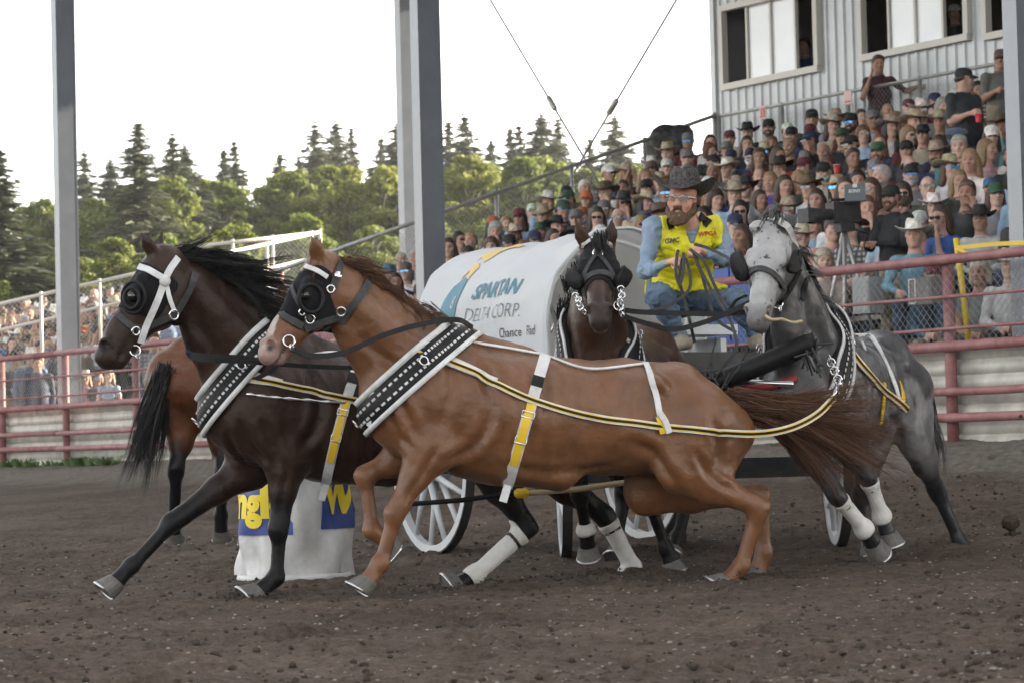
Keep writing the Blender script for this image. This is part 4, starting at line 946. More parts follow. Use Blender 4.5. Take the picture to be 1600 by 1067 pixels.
# ---- brown wheel horse facing the camera
def coat_brown(h):
    n = len(h.V); c = np.tile(A(.046, .023, .0145), (n, 1)); nz = fbm(h.V, 3, 3); c = mixc(c, np.clip((nz-.4)*2, 0, .7), (.07, .035, .021))
    c = leg_dark(h, ('LF', 'RF', 'LH', 'RH'), (.008, .007, .0075), c, .25, .5); t, u, l = head_coords(h); c = mixc(c, np.where(h.own == 2, sstep(t, .6, .9)*.7, 0), (.028, .022, .022)); c = mixc(c, np.where((h.own == 2) & (t > .86) & (u < -.072), .8, 0), (.20, .15, .135)); return c
bT3 = P(1008, 610, 16.15); bT0 = P(936, 610, 15.0)
brown = build_horse('horse', 'brown wheel horse facing the camera in front of the white wagon', dict(
    T0=bT0, T1=lerp(bT0, bT3, .33)+A(0, 0, -.03), T2=lerp(bT0, bT3, .72), T3=bT3, W=P(952, 520, 15.15), B=P(1018, 600, 16.45), C=P(1008, 545, 16.15), ch=P(930, 615, 14.82),
    N0=P(932, 560, 14.95), N1=P(927, 500, 14.83), N2=P(928, 440, 14.75), HP=P(934, 394, 14.72), HM=P(938, 497, 14.24), fu=A(.0, -.58, .8), hl=A(.99, -.1, .03),
    ears=(P(957, 340, 14.66), P(897, 340, 14.66)),
    LF=[P(985, 690, 15.05), P(1012, 775, 14.95), P(1040, 855, 15.0), P(1054, 893, 15.0), A(.2, -1, 0)],
    RF=[P(900, 690, 14.95), P(905, 770, 14.9), P(916, 830, 15.0), P(920, 868, 15.05), A(-.1, -1, 0)],
    LH=[P(1060, 690, 16.1), P(1075, 770, 16.45), P(1060, 840, 16.35), P(1050, 872, 16.25)], RH=[P(965, 690, 16.0), P(975, 770, 16.4), P(965, 840, 16.3), P(960, 875, 16.2)]), coat_brown,
    dict(r=(.28, .30, .28, .25), dark=1, creases=[([(932, 575), (933, 620), (933, 660)], .015, .02), ([(905, 600), (900, 640), (905, 680)], .012, .018), ([(962, 600), (968, 640), (966, 680)], .012, .018)], mouth=1, ear_open=A(-.1, -1, .1), rn=(.235, .18, .135)))
# ---- grey wheel horse
def coat_grey(h):
    n = len(h.V); c = np.tile(A(.075, .075, .08), (n, 1)); nz = fbm(h.V, 4, 4); da = fbm(h.V, 9, 3, 4); c = mixc(c, np.clip((nz-.42)*3, 0, .92), (.022, .021, .024)); c = mixc(c, np.clip((da-.48)*5, 0, .8), (.20, .20, .205))
    c = leg_dark(h, ('LF', 'RF', 'LH', 'RH'), (.018, .019, .023), c, .0, .8); t, u, l = head_coords(h)
    m = np.where(h.own == 2, sstep(u+.05, -.05, .03), 0); c = mixc(c, m, (.34, .34, .345)); c = mixc(c, np.where(h.own == 2, sstep(t, .80, 1.0)*.75, 0), (.09, .09, .095))
    nk = np.where((h.own == 1), .8, 0); c = mixc(c, nk*np.clip((nz-.2)*2, 0, 1), (.032, .03, .031))
    fl = (fbm(h.V, 48, 2, 8) > .74) & (h.own == 2); c[fl] = (.03, .03, .032); return c
gT0 = P(1262, 600, 15.05); gT3 = P(1378, 622, 15.95)
grey = build_horse('horse', 'dapple grey wheel horse with pale face on the right', dict(
    T0=gT0, T1=P(1302, 607, 15.35), T2=P(1346, 616, 15.70), T3=gT3, W=P(1292, 500, 15.2), B=P(1404, 634, 16.15), C=P(1374, 560, 15.95), ch=P(1240, 622, 14.92),
    N0=P(1258, 560, 15.0), N1=P(1237, 480, 14.85), N2=P(1222, 410, 14.74), HP=P(1206, 366, 14.70), HM=P(1183, 499, 14.28), fu=A(-.25, -.75, .45), hl=A(.95, -.3, .05),
    ears=(P(1248, 333, 14.66), P(1172, 316, 14.66)),
    LF=[P(1330, 690, 15.15), P(1356, 745, 15.0), P(1378, 806, 15.1), P(1393, 850, 15.12), A(.3, -.6, -.5)],
    RF=[P(1262, 695, 14.95), P(1308, 775, 14.8), P(1350, 826, 14.95), P(1372, 862, 15.05), A(.3, -.6, -.5)],
    LH=[P(1432, 690, 15.85), P(1462, 762, 16.15), P(1498, 842, 16.2), P(1519, 875, 16.1), A(.2, -1, 0)],
    RH=[P(1362, 700, 15.75), P(1345, 770, 16.0), P(1356, 832, 16.0), P(1360, 874, 15.95), A(0, -1, 0)]), coat_grey,
    dict(r=(.28, .30, .27, .235), creases=[([(1300, 570), (1332, 620), (1338, 665), (1325, 695)], .018, .022), ([(1244, 600), (1248, 650), (1255, 690)], .015, .02), ([(1285, 620), (1298, 655), (1305, 695)], .012, .018), ([(1385, 640), (1400, 665), (1410, 695)], .016, .02), ([(1245, 430), (1258, 480), (1268, 530)], .010, .018)], ear_open=A(-.1, -1, .1), rn=(.245, .185, .135)))
# ---- bay horse of an outrider, seen from behind at the left
def coat_bay(h):
    n = len(h.V); c = np.tile(A(.10, .036, .015), (n, 1)); nz = fbm(h.V, 3, 3); c = mixc(c, np.clip((nz-.4)*1.6, 0, .6), (.11, .045, .02)); return leg_dark(h, ('LF', 'RF', 'LH', 'RH'), (.008, .007, .0075), c, .35, .5)
y3 = P(300, 600, 17.4); y0 = P(400, 600, 18.45)
bay = build_horse('horse', 'bay horse with black tail seen from behind the dark lead horse', dict(
    T0=y0, T1=lerp(y0, y3, .35), T2=lerp(y0, y3, .75), T3=y3, W=P(385, 545, 18.3), B=P(285, 605, 17.2), C=P(305, 560, 17.4), ch=P(412, 600, 18.6),
    N0=P(415, 560, 18.6), N1=P(430, 520, 18.9), N2=P(445, 485, 19.1), HP=P(450, 470, 19.2), HM=P(462, 545, 19.6), fu=A(.3, .9, .4),
    ears=(P(440, 440, 19.2), P(458, 440, 19.2)),
    LF=[P(385, 690, 18.3), P(385, 760, 18.4), P(384, 820, 18.35), P(384, 850, 18.35)], RF=[P(420, 690, 18.4), P(422, 760, 18.5), P(420, 820, 18.5), P(420, 850, 18.45)],
    LH=[P(288, 660, 17.3), P(275, 730, 17.15), P(272, 810, 17.3), P(270, 847, 17.35)], RH=[P(345, 660, 17.45), P(348, 735, 17.3), P(345, 805, 17.4), P(345, 845, 17.45)]), coat_bay, dict(h=.016, dark=1))
# ---- manes, tails, wraps
def crest_line(h, pts): return [np.asarray(p, float) for p in pts]
hair('mane', [c_(520, 408), c_(560, 425), c_(600, 450), c_(640, 478), c_(690, 505)], [unit(P(640, 395, 14)-P(560, 420, 14))]*2+[unit(P(720, 470, 14)-P(620, 440, 14))]*2+[A(1, -.1, -.1)], [.10, .16, .20, .18, .10], m_hair_ch, chest.o, 1300, .0024, .45, .016, .14)
hair('forelock', [c_(498, 408, .03), c_(503, 405, .03)], [A(-.3, -.3, -.6)]*2, [.12, .12], m_hair_ch, chest.o, 50, .004, .1, .015)
hair('tail', [c_(1146, 622), c_(1156, 640)], [unit(P(1250, 640, 14)-P(1150, 622, 14))+A(0, .05, .05), unit(P(1250, 665, 14)-P(1150, 640, 14))], [.96, .84], m_hair_ch, chest.o, 2600, .0021, .44, .022, .22, 9, curl=A(.25, .30, .55), fan=.085)
hair('mane', [d_(276, 398), d_(310, 408), d_(345, 430), d_(385, 470), d_(430, 510)], [unit(P(430, 385, 14)-P(300, 420, 14)), unit(P(440, 395, 14)-P(320, 425, 14)), unit(P(440, 430, 14)-P(345, 435, 14)), unit(P(460, 480, 14)-P(385, 465, 14)), A(1, 0, 0)], [.22, .40, .46, .3, .14], m_hair_bk, dark.o, 1700, .0026, .26, .018, .16, 7)
hair('tail', [d_(880, 640), d_(884, 655)], [A(1, .2, -.3)]*2, [.6, .6], m_hair_bk, dark.o, 200, .006, .6, .02)
hair('mane', [P(912, 395, 14.75), P(895, 440, 14.85), P(884, 490, 14.95), P(888, 520, 15.0)], [A(-.25, .1, -.6)]*4, [.05, .08, .10, .08], m_hair_bk, brown.o, 360, .0036, .6, .022, .1)
hair('forelock', [P(930, 372, 14.55), P(940, 372, 14.55)], [A(0, -.4, -.8)]*2, [.14, .14], m_hair_bk, brown.o, 60, .004, .1, .015)
hair('tail', [P(1022, 590, 16.5)]*2, [A(.3, .8, -.4)]*2, [.6, .6], m_hair_bk, brown.o, 150, .006, .6, .02)
hair('mane', [P(1215, 350, 14.72), P(1240, 400, 14.85), P(1262, 450, 15.0), P(1285, 490, 15.1)], [A(.5, .2, .25), A(.7, .2, .1), A(.7, .2, -.1), A(.7, .2, -.2)], [.09, .13, .15, .12], m_hair_gr, grey.o, 520, .0034, .4, .022, .15)
hair('forelock', [P(1195, 352, 14.55), P(1222, 348, 14.55)], [A(.1, -.2, .55)]*2, [.07, .08], m_hair_gr, grey.o, 120, .003, .2, .018, .3)
hair('tail', [P(1436, 610, 16.3)]*2, [A(.4, .6, -.5)]*2, [.6, .6], m_hair_gr, grey.o, 120, .006, .7, .02)
hair('tail', [P(262, 575, 17.12), P(258, 590, 17.1)], [unit(P(240, 650, 17)-P(262, 575, 17))]*2, [.72, .66], m_hair_bk, bay.o, 1200, .003, .3, .022, .06, 8, curl=A(-.18, 0, -.1))
for h, ks in ((dark, ('LH', 'RH')), (grey, ('LF', 'RF'))):
    for k in ks: wraps(h, k, .10, 1.12)
wraps(brown, 'RF', .75, 1.05, False)
# ---- collars
def collar(h, c, v, d, wid, name, label, lift=.03, off=0.0, R=.45, hame=1, stitches=True):
    """padded collar: v, d span its plane; wid metres wide along the plane's normal"""
    v = unit(v); d = unit(d-v*(d@v)); ax = unit(np.cross(v, d))
    if ax@h.f < 0: ax = -ax
    n = 56; K = 7; rt = empty(name, tuple(A(*h.o.location))); loops = []
    for i in range(K):
        t = i/(K-1)*2-1; p, nn = loop(h, c+ax*(t*wid/2), v, d, n, R=R, lift=.006+lift*(1-t*t*.55), smooth=9); loops.append(p)
    loops = np.array(loops)
    loops = loops*.5+np.concatenate([loops[:1], (loops[:-2]+loops[2:])/2, loops[-1:]])*.5
    inner = np.array([c+(l-c)*.86 for l in (loops[0], loops[-1])])
    allr = np.concatenate([inner[:1], loops, inner[1:]]); F = []
    for i in range(len(allr)-1):
        for k in range(n): F.append((i*n+k, i*n+(k+1) % n, (i+1)*n+(k+1) % n, (i+1)*n+k))
    pad = obj_at('collar_pad', allr.reshape(-1, 3), F, m_black, rt, smooth=True)
    nn = (loops[3]-c)/np.linalg.norm(loops[3]-c, axis=1)[:, None]
    for i, ww, nm in ((K-1, .030, 'hame'), (0, .026, 'hame')):
        mb = MB(); strap(mb, loops[i]*.86+loops[i-1 if i else 1]*.14, nn, ww, .012, .003, closed=True); mb.build(nm, m_white, rt, True)
    if stitches:
        for i in (2, 4):
            mb = MB()
            for k in range(0, n, 1):
                a, b = loops[i][k], loops[i][(k+1) % n]; t = b-a; mb.box(lerp(a, b, .5)+nn[k]*.002, t*.26, np.cross(unit(t), nn[k])*.0065, nn[k]*.002)
            mb.build('stitching', m_white, pad)
    for k in range(0, n, 14): mb = MB(); ring(mb, loops[3][k]+nn[k]*.022, nn[k]+v*.3, .022, .004); mb.build('ring', m_chrome, rt, True)
    return rt, loops, nn, ax
dep = A(0, 1, 0)
cc, cl_c, cn_c, cax_c = collar(chest, c_(655, 575), c_(712, 512)-c_(598, 612), dep, .145, 'harness', '', .026)
cd, cl_d, cn_d, cax_d = collar(dark, d_(372, 585), d_(432, 520)-d_(322, 640), dep, .145, 'harness', '', .026)
cb, cl_b, cn_b, cax_b = collar(brown, P(934, 518, 14.95), A(.05, .50, .86), A(1, .1, 0), .13, 'harness', '', .045, R=.42)
cg, cl_g, cn_g, cax_g = collar(grey, P(1256, 540, 15.02), A(.12, .42, .9), A(.9, -.3, 0), .13, 'harness', '', .04, R=.42)
tagit(cc, 'black and white racing harness with striped trace worn by the chestnut horse', 'harness')
tagit(cd, 'black and white racing harness with yellow girth worn by the dark bay', 'harness')
tagit(cb, 'black and white collar harness worn by the brown horse facing the camera', 'harness')
tagit(cg, 'white edged collar harness worn by the dapple grey horse', 'harness')
def trace(rt, p, nn, w=.036):
    o = None
    for ww, th, m, nm in ((w, .008, m_white, 'trace'), (w*.66, .0105, m_yellow, 'stripe'), (w*.36, .0125, m_black, 'stripe')):
        mb = MB(); strap(mb, p, nn, ww, th); q = mb.build(nm, m, rt if o is None else o, False); o = o or q
    return o
def buckle(mb, p, n, t, w, hgt):
    b = np.cross(unit(t), unit(n)); t = unit(t); L = [p+n*.012+t*(sx*hgt/2)+b*(sy*w/2) for sx, sy in ((-1, -1), (1, -1), (1, 1), (-1, 1))]; mb.tube(L, .004, 6, closed=True)
# chestnut: trace, girth, hip strap
p1, n1 = surf_path(chest, [(652, 554), (700, 568), (745, 586), (790, 609), (836, 628), (900, 646), (980, 660), (1060, 669), (1120, 674)], 7, lift=.012)
fr = np.array([P(1185, 677, 13.92), P(1235, 668, 13.95), P(1275, 648, 14.05), P(1302, 622, 14.25)]); fr = spline(np.vstack([p1[-1], fr]), 6)[1:]
p1 = np.vstack([p1, fr]); n1 = np.vstack([n1, np.tile(A(0, -1, -.1), (len(fr), 1))])
trace(cc, p1, n1)
p, nn = surf_path(chest, [(650, 552), (690, 562), (735, 580), (775, 598)], 8, lift=.010); mb = MB(); strap(mb, p, nn, np.linspace(.075, .04, len(p)), .008); mb.build('trace_pad', m_white, cc)
mb = MB(); e = fr[-1]; mb.tube([e, e+A(.02, .03, .05), P(1309, 600, 14.62)], .011, 8); ring(mb, P(1312, 600, 14.62), A(1, 0, 0), .03, .007)
for i in range(6): ring(mb, lerp(P(1309, 592, 14.64), P(1296, 560, 14.8), i/5), A(1, .2, .3) if i % 2 else A(.2, 1, 0), .021, .005)
mb.build('snap_hook', m_chrome, cc, True)
def girth(h, rt, top, bot, cpt, w, yel, n=60):
    v = unit(top-bot); d = unit(A(0, 1, 0)-v*v[1]); p, nn = loop(h, cpt, v, d, n, lift=.004, smooth=2, R=.55); mb = MB(); strap(mb, p, nn, w, .007, closed=True); g = mb.build('girth', m_white, rt)
    near = [i for i in range(n) if nn[i]@A(0, -1, 0) > .25]; near.sort(key=lambda i: -(p[i]@v)); k0, k1 = int(len(near)*yel[0]), int(len(near)*yel[1]); ii = near[k0:k1]
    mb = MB(); strap(mb, p[ii], nn[ii], w*.72, .006, .007); mb.build('billet', m_yellow, g)
    for k in (k0+2, (k0+k1)//2+1): mb = MB(); buckle(mb, p[near[k]], nn[near[k]], v, w*1.1, .03); mb.build('buckle', m_chrome, g, True)
    mb = MB(); a = near[max(0, k0-3)]; strap(mb, p[near[max(0, k0-5):max(2, k0-2)]], nn[near[max(0, k0-5):max(2, k0-2)]], w*1.02, .004, .008); mb.build('keeper', m_black, g)
    e = near[-1]; mb = MB(); strap(mb, np.array([p[e], p[e]-v*.05+A(0, -.015, 0), p[e]-v*.09+A(0, -.02, 0)]), np.tile(A(0, -1, 0), (3, 1)), w*.7, .006); mb.build('strap_end', m_white, g)
girth(chest, cc, c_(853, 548), c_(790, 765), c_(824, 652), .056, (.42, .86))
def simple(h, rt, pix, w, mat, nm='strap', lift=.006, n=8, th=.006):
    p, nn = surf_path(h, pix, n, lift=lift); mb = MB(); strap(mb, p, nn, w, th); return mb.build(nm, mat, rt)
simple(chest, cc, [(1008, 568), (1018, 592), (1026, 625), (1031, 652)], .03, m_white, 'hip_strap')
simple(chest, cc, [(1030, 650), (1034, 664), (1036, 676)], .05, m_yellow, 'strap_loop', .02); simple(chest, cc, [(1029, 646), (1037, 660), (1043, 675)], .03, m_white, 'strap_end', .028)
simple(chest, cc, [(738, 536), (790, 545), (850, 556)], .014, m_white, 'back_strap'); simple(chest, cc, [(856, 558), (920, 578), (1005, 570)], .014, m_white, 'back_strap')
simple(chest, cc, [(585, 612), (582, 640), (580, 664)], .03, m_white, 'strap_end', .012)
# dark bay: trace, chain, girth
p, nn = surf_path(dark, [(374, 588), (420, 598), (470, 608), (530, 622), (575, 630)], 8, lift=.012); trace(cd, p, nn); p, nn = surf_path(dark, [(366, 584), (400, 592), (440, 600)], 8, lift=.010); mb = MB(); strap(mb, p, nn, np.linspace(.08, .04, len(p)), .008); mb.build('trace_pad', m_white, cd)
p, nn = surf_path(dark, [(385, 616), (440, 622), (520, 628), (580, 630)], 8, lift=.012); mb = MB(); mb.tube(p, .008+.004*np.sin(np.arange(len(p))*2.2), 6); mb.build('chain', m_chrome, cd, True)
girth(dark, cd, d_(566, 556), d_(508, 765), d_(540, 652), .05, (.36, .80))
simple(dark, cd, [(555, 556), (520, 552), (480, 556)], .014, m_white, 'back_strap')
# grey: trace, girth, hip strap
p, nn = surf_path(grey, [(1312, 530), (1335, 560), (1360, 590), (1380, 612), (1398, 625), (1414, 638)], 8, lift=.012); trace(cg, p, nn, .04)
simple(grey, cg, [(1344, 505), (1366, 535), (1384, 570), (1398, 605), (1406, 636)], .03, m_white, 'hip_strap'); simple(grey, cg, [(1404, 600), (1408, 620), (1404, 636)], .04, m_yellow, 'strap_loop', .012)
simple(grey, cg, [(1380, 598), (1378, 630), (1374, 660)], .03, m_yellow, 'girth', .008); simple(grey, cg, [(1302, 487), (1330, 500), (1342, 525), (1350, 548)], .018, m_white, 'back_strap')
simple(grey, cg, [(1330, 480), (1345, 492), (1358, 505)], .03, m_black, 'back_strap')
# brown: back straps
simple(brown, cb, [(978, 530), (992, 545), (1002, 565)], .02, m_white, 'back_strap')
# ---- bridles
def plate(h, c, nrm, up, w, hh, mat, rt, nm='blinker'):
    nrm = unit(nrm); u = unit(up-nrm*(up@nrm)); s = np.cross(u, nrm); n = 20; V = []
    for t, sc, b in ((-.006, 1, 0), (.006, 1, 0), (.012, .8, .006)):
        for a in np.linspace(0, 2*math.pi, n, endpoint=False):
            ca, sa = math.cos(a), math.sin(a); k = (abs(ca)**3.2+abs(sa)**3.2)**(-1/3.2); V.append(c+nrm*(t+.03*(ca*k)**2)+s*(ca*k*w/2*sc)+u*(sa*k*hh/2*sc))
    F = [(i*n+k, i*n+(k+1) % n, (i+1)*n+(k+1) % n, (i+1)*n+k) for i in range(2) for k in range(n)]+[tuple(range(n))[::-1], tuple(2*n+k for k in range(n))]
    return obj_at(nm, V, F, mat, rt, smooth=True)
def hoodmesh(h, rt, cond, off=.006):
    d = h.V-np.asarray(h.J['HP']); t, u, l = d@h.ax/h.L, d@h.fu/h.q, d@h.hl/h.q; sel = (h.own == 2) & cond(t, u, l) & (t > -.05) & (np.abs(l) < .16)
    v, f = patch(h.V, h.Q, h.N, sel, off); return obj_at('hood', v, f, m_hood, rt, smooth=True) if len(v) else None
def bits(h, rt, pix, r=.028):
    for px, py in pix:
        p, nn = surf(h, px, py); mb = MB(); ring(mb, p-A(0, .018, 0), A(.2, -1, .1), r, .0055); ring(mb, p+A(.012, -.024, -.03), A(.9, -.5, .1), r*.55, .0045); mb.build('bit_ring', m_chrome, rt, True)
def bridle(h, label):
    return tagit(empty('bridle', tuple(A(*h.J['HP']))), label, 'bridle')
b1 = bridle(chest, 'black hood bridle with beaded browband on the chestnut horse')
hoodmesh(chest, b1, lambda t, u, l: (t > .06) & (t < .60+.25*(u+.02)) & ~((t > .5) & (u < -.13)))
simple(chest, b1, [(449, 424), (470, 417), (494, 424), (510, 434)], .022, m_white, 'browband', .012, th=.01)
simple(chest, b1, [(535, 402), (527, 425), (520, 450)], .036, m_grey, 'crownpiece', .008); simple(chest, b1, [(579, 430), (566, 458), (548, 482), (533, 504)], .036, m_grey, 'throat_strap', .006)
simple(chest, b1, [(432, 488), (452, 500), (472, 510)], .034, m_grey, 'noseband', .008); simple(chest, b1, [(475, 514), (500, 504), (525, 496), (540, 490)], .034, m_grey, 'jaw_strap', .010); simple(chest, b1, [(455, 430), (462, 460), (476, 488), (486, 500)], .02, m_grey, 'cheek_strap', .014)
simple(chest, b1, [(482, 512), (494, 535), (500, 548)], .026, m_black, 'chin_strap', .006)
for px, py, r in ((526, 432, .028), (516, 452, .018), (484, 498, .022), (533, 486, .022), (472, 488, .014)):
    p, nn = surf(chest, px, py); mb = MB(); (ring(mb, p+nn*.014, nn, r, .006) if r < .028 else mb.tube([p+nn*.01, p+nn*.024, p+nn*.028], [r*.75, r*.7, r*.3], 14)); mb.build('ring' if r < .028 else 'rosette', m_chrome, b1, True)
p, nn = surf(chest, 484, 466); mb = MB(); mb.tube([p+unit(nn)*.012+unit(np.cross(nn, A(0, 0, 1)))*.062*math.cos(a)+A(0, 0, 1)*.068*math.sin(a) for a in np.linspace(0, 6.28, 22, endpoint=False)], .011, 8, closed=True); mb.build('eye_cup', m_black, b1, True)
p, nn = surf(chest, 478, 462); obj_at('eye_opening', *Body(.01).ball(p-unit(nn)*.006, .022).mesh(.006), m_eye, b1, smooth=True)
bits(chest, b1, [(452, 533)])
b2 = bridle(dark, 'black hood bridle with white cheek straps on the dark bay horse')
hoodmesh(dark, b2, lambda t, u, l: (t > .12) & (t < .56+.3*(u+.02)) & (u > -.13))
simple(dark, b2, [(221, 419), (238, 427), (256, 437)], .032, m_white, 'browband', .012, th=.01); simple(dark, b2, [(276, 404), (264, 422), (256, 440), (248, 462), (238, 490), (226, 515), (218, 535)], .034, m_white, 'cheek_strap', .010, th=.008)
simple(dark, b2, [(258, 442), (264, 466), (271, 487)], .022, m_white, 'side_strap', .010); simple(dark, b2, [(305, 428), (294, 455), (280, 480), (268, 498)], .038, m_grey, 'throat_strap', .006)
simple(dark, b2, [(180, 487), (194, 502), (210, 514)], .032, m_grey, 'noseband', .008); simple(dark, b2, [(212, 516), (235, 508), (268, 494)], .034, m_grey, 'jaw_strap', .006); simple(dark, b2, [(268, 498), (270, 515), (266, 532)], .03, m_black, 'chin_strap', .006)
for px, py, r in ((256, 440, .030), (270, 492, .024), (211, 517, .02), (266, 534, .018)):
    p, nn = surf(dark, px, py); mb = MB(); (ring(mb, p+nn*.014, nn, r, .006) if r < .03 else mb.tube([p+nn*.014, p+nn*.028, p+nn*.032], [r, r*.9, r*.3], 14)); mb.build('ring' if r < .03 else 'rosette', m_chrome if r < .03 else m_white, b2, True)
for rr, k in ((.078, .012), (.05, .03)):
    p, nn = surf(dark, 211, 464); nn = unit(nn); s = unit(np.cross(nn, A(0, 0, 1))); mb = MB(); mb.tube([p+nn*k+s*rr*.9*math.cos(a)+A(0, 0, 1)*rr*math.sin(a) for a in np.linspace(0, 6.28, 24, endpoint=False)], .009, 8, closed=True); mb.build('eye_cup', m_black, b2, True)
p, nn = surf(dark, 210, 462); obj_at('eye_opening', *Body(.01).ball(p+unit(nn)*.006, .03).mesh(.006), m_eye, b2, smooth=True)
bits(dark, b2, [(212, 548)], .026)
b3 = bridle(brown, 'dark bridle with square blinkers and beaded browband on the brown horse')
hoodmesh(brown, b3, lambda t, u, l: (t > .05) & (t < .56) & (u > -.09))
simple(brown, b3, [(893, 399), (905, 384), (935, 377), (960, 383), (974, 397)], .016, m_white, 'browband', .014, th=.012); simple(brown, b3, [(934, 398), (920, 420), (905, 442), (898, 455)], .022, m_grey, 'face_strap', .012); simple(brown, b3, [(934, 398), (948, 418), (960, 436), (968, 452)], .022, m_grey, 'face_strap', .012); simple(brown, b3, [(934, 378), (934, 396)], .022, m_grey, 'face_strap', .012)
simple(brown, b3, [(904, 456), (912, 440), (935, 428), (956, 434), (966, 452)], .034, m_grey, 'noseband', .010)
p, nn = surf(brown, 934, 396); mb = MB(); ring(mb, p-A(0, .02, 0), A(0, -1, .3), .024, .006); mb.build('ring', m_chrome, b3, True)
for s in (1, -1): plate(brown, brown.H(.40, .0, s*.115), unit(brown.hl*s*.55-A(0, 1, 0)*.8), brown.ax*-1, .085, .125, m_black, b3)
bits(brown, b3, [(914, 482), (966, 478)], .026)
mb = MB()
for k in range(9): ring(mb, P(970+2*math.sin(k), 452+5*k, 14.3), A(math.sin(k*1.7), math.cos(k*1.7), .4), .016, .0045)
mb.build('curb_chain', m_chrome, b3, True); mb = MB()
for k in range(9): ring(mb, P(899+1.6*k+2*math.sin(k), 462+3.2*k, 14.3), A(math.sin(k*1.7), math.cos(k*1.7), .4), .014, .0045)
mb.build('curb_chain', m_chrome, b3, True)
simple(brown, b3, [(896, 400), (893, 430), (903, 460), (913, 480)], .022, m_black, 'cheek_strap', .010); simple(brown, b3, [(972, 400), (976, 430), (972, 455), (966, 478)], .022, m_black, 'cheek_strap', .010)
b4 = bridle(grey, 'black bridle with oval blinkers and white browband on the grey horse')
simple(grey, b4, [(1168, 360), (1180, 350), (1205, 346), (1228, 354), (1244, 372)], .034, m_white, 'browband', .012, th=.01)
simple(grey, b4, [(1246, 372), (1247, 400), (1243, 430), (1230, 456), (1217, 472)], .03, m_black, 'cheek_strap', .010); simple(grey, b4, [(1168, 432), (1176, 424), (1192, 422), (1210, 432), (1224, 450)], .032, m_grey, 'noseband', .010)
simple(grey, b4, [(1228, 452), (1238, 440), (1248, 420)], .026, m_black, 'jaw_strap', .010); simple(grey, b4, [(1258, 380), (1262, 420), (1250, 470)], .028, m_black, 'throat_strap', .01)
plate(grey, grey.H(.36, .0, -.125), unit(-grey.hl*.6-A(0, 1, 0)*.75), -grey.ax, .10, .17, m_black, b4); plate(grey, grey.H(.33, -.01, .12), unit(grey.hl*.9-A(0, 1, 0)*.3), -grey.ax, .10, .13, m_black, b4)
bits(grey, b4, [(1214, 474)], .028)
p, nn = surf(grey, 1196, 494); mb = MB(); mb.tube(spline([p-A(0, .012, .0), p+A(.03, -.03, -.02), P(1222, 499, 14.36), P(1238, 504, 14.42), P(1252, 502, 14.5)], 6), .008, 8); mb.build('rope', m_rope, b4, True)
# ================================================================ CHUCKWAGON
WF = unit(A(.47, -.883, 0)); WL = A(.883, .47, 0)
FA = P(1094, 748, 16.9); FA[2] = .54
def Wg(t, l, z): return A(FA[0], FA[1], 0)-WF*t+WL*l+A(0, 0, z)        # t metres behind the front axle, l to the wagon's left
m_wwhite = M('white_paint', (.66, .68, .71), .45, noise=(8, (.55, .56, .58))); m_wblack = M('black_paint', (.02, .02, .022), .5, noise=(12, (.05, .048, .045))); m_tyre = M('wheel_tyre', (.05, .05, .05), .6, .3)
m_canvas = M('canvas', (.62, .645, .68), .6, noise=(3, (.68, .70, .73)), bump=(9, .12, .02)); m_wood = M('wagon_wood', (.10, .085, .07), .7, noise=(6, (.17, .15, .12)))
m_teal = M('teal_print', (.065, .19, .25), .6); m_gold = M('gold_print', (.58, .42, .17), .6); m_navy = M('grey_print', (.12, .16, .20), .6); m_ink = M('black_print', (.05, .05, .055), .6)
_n = m_canvas.node_tree; _t = _n.nodes.new('ShaderNodeBsdfTranslucent'); _t.inputs['Color'].default_value = (.62, .60, .55, 1); _m = _n.nodes.new('ShaderNodeMixShader'); _m.inputs[0].default_value = .30
_n.links.new(_n.nodes['Principled BSDF'].outputs[0], _m.inputs[1]); _n.links.new(_t.outputs[0], _m.inputs[2]); _n.links.new(_m.outputs[0], _n.nodes['Material Output'].inputs['Surface'])   # thin cloth lets light through
wagon = empty('chuckwagon', (FA[0], FA[1], .08)); tagit(wagon, 'white covered chuckwagon with printed canvas and white spoked wheels', 'wagon')
def wheel(c, ax, R, nsp, rot):
    ax = unit(ax); u = A(0, 0, 1)-ax*ax[2]; u = unit(u); v = np.cross(ax, u); cir = lambda r, a: c+u*(r*math.cos(a))+v*(r*math.sin(a)); n = 44
    an = np.linspace(0, 2*math.pi, n, endpoint=False)
    def band(r0, r1, w, mat, nm, par):
        V, F = [], []
        for a in an: V += [cir(r0, a)-ax*w, cir(r1, a)-ax*w, cir(r1, a)+ax*w, cir(r0, a)+ax*w]
        for i in range(n):
            j = (i+1) % n
            for k in range(4): F.append((i*4+k, i*4+(k+1) % 4, j*4+(k+1) % 4, j*4+k))
        return obj_at(nm, V, F, mat, par)
    w = band(R-.065, R-.012, .026, m_wwhite, 'wheel', wagon); band(R-.012, R, .030, m_tyre, 'tyre', w)
    for k in range(nsp):
        a = 2*math.pi*k/nsp+rot; off = ax*.03*(1 if k % 2 else -1); MB().tube([cir(.07, a)+off, cir(R*.5, a)+off*.6, cir(R-.06, a)], [.022, .021, .017], 8).build('spoke', m_wwhite, w, True)
    MB().tube([c-ax*.13, c-ax*.11, c-ax*.04, c+ax*.04, c+ax*.11, c+ax*.13], [.04, .06, .085, .085, .06, .04], 14).build('hub', m_wwhite, w, True)
RR = .55
wheel(Wg(2.0, -.80, RR+.05), WL, RR, 14, .1); wheel(Wg(2.0, .80, RR+.08), WL, RR, 14, .3); wheel(A(FA[0]-.82, FA[1], .07+.49), A(1, .03, 0), .49, 12, .2); wheel(A(FA[0]+.82, FA[1], .09+.49), A(1, .03, 0), .49, 12, .4)
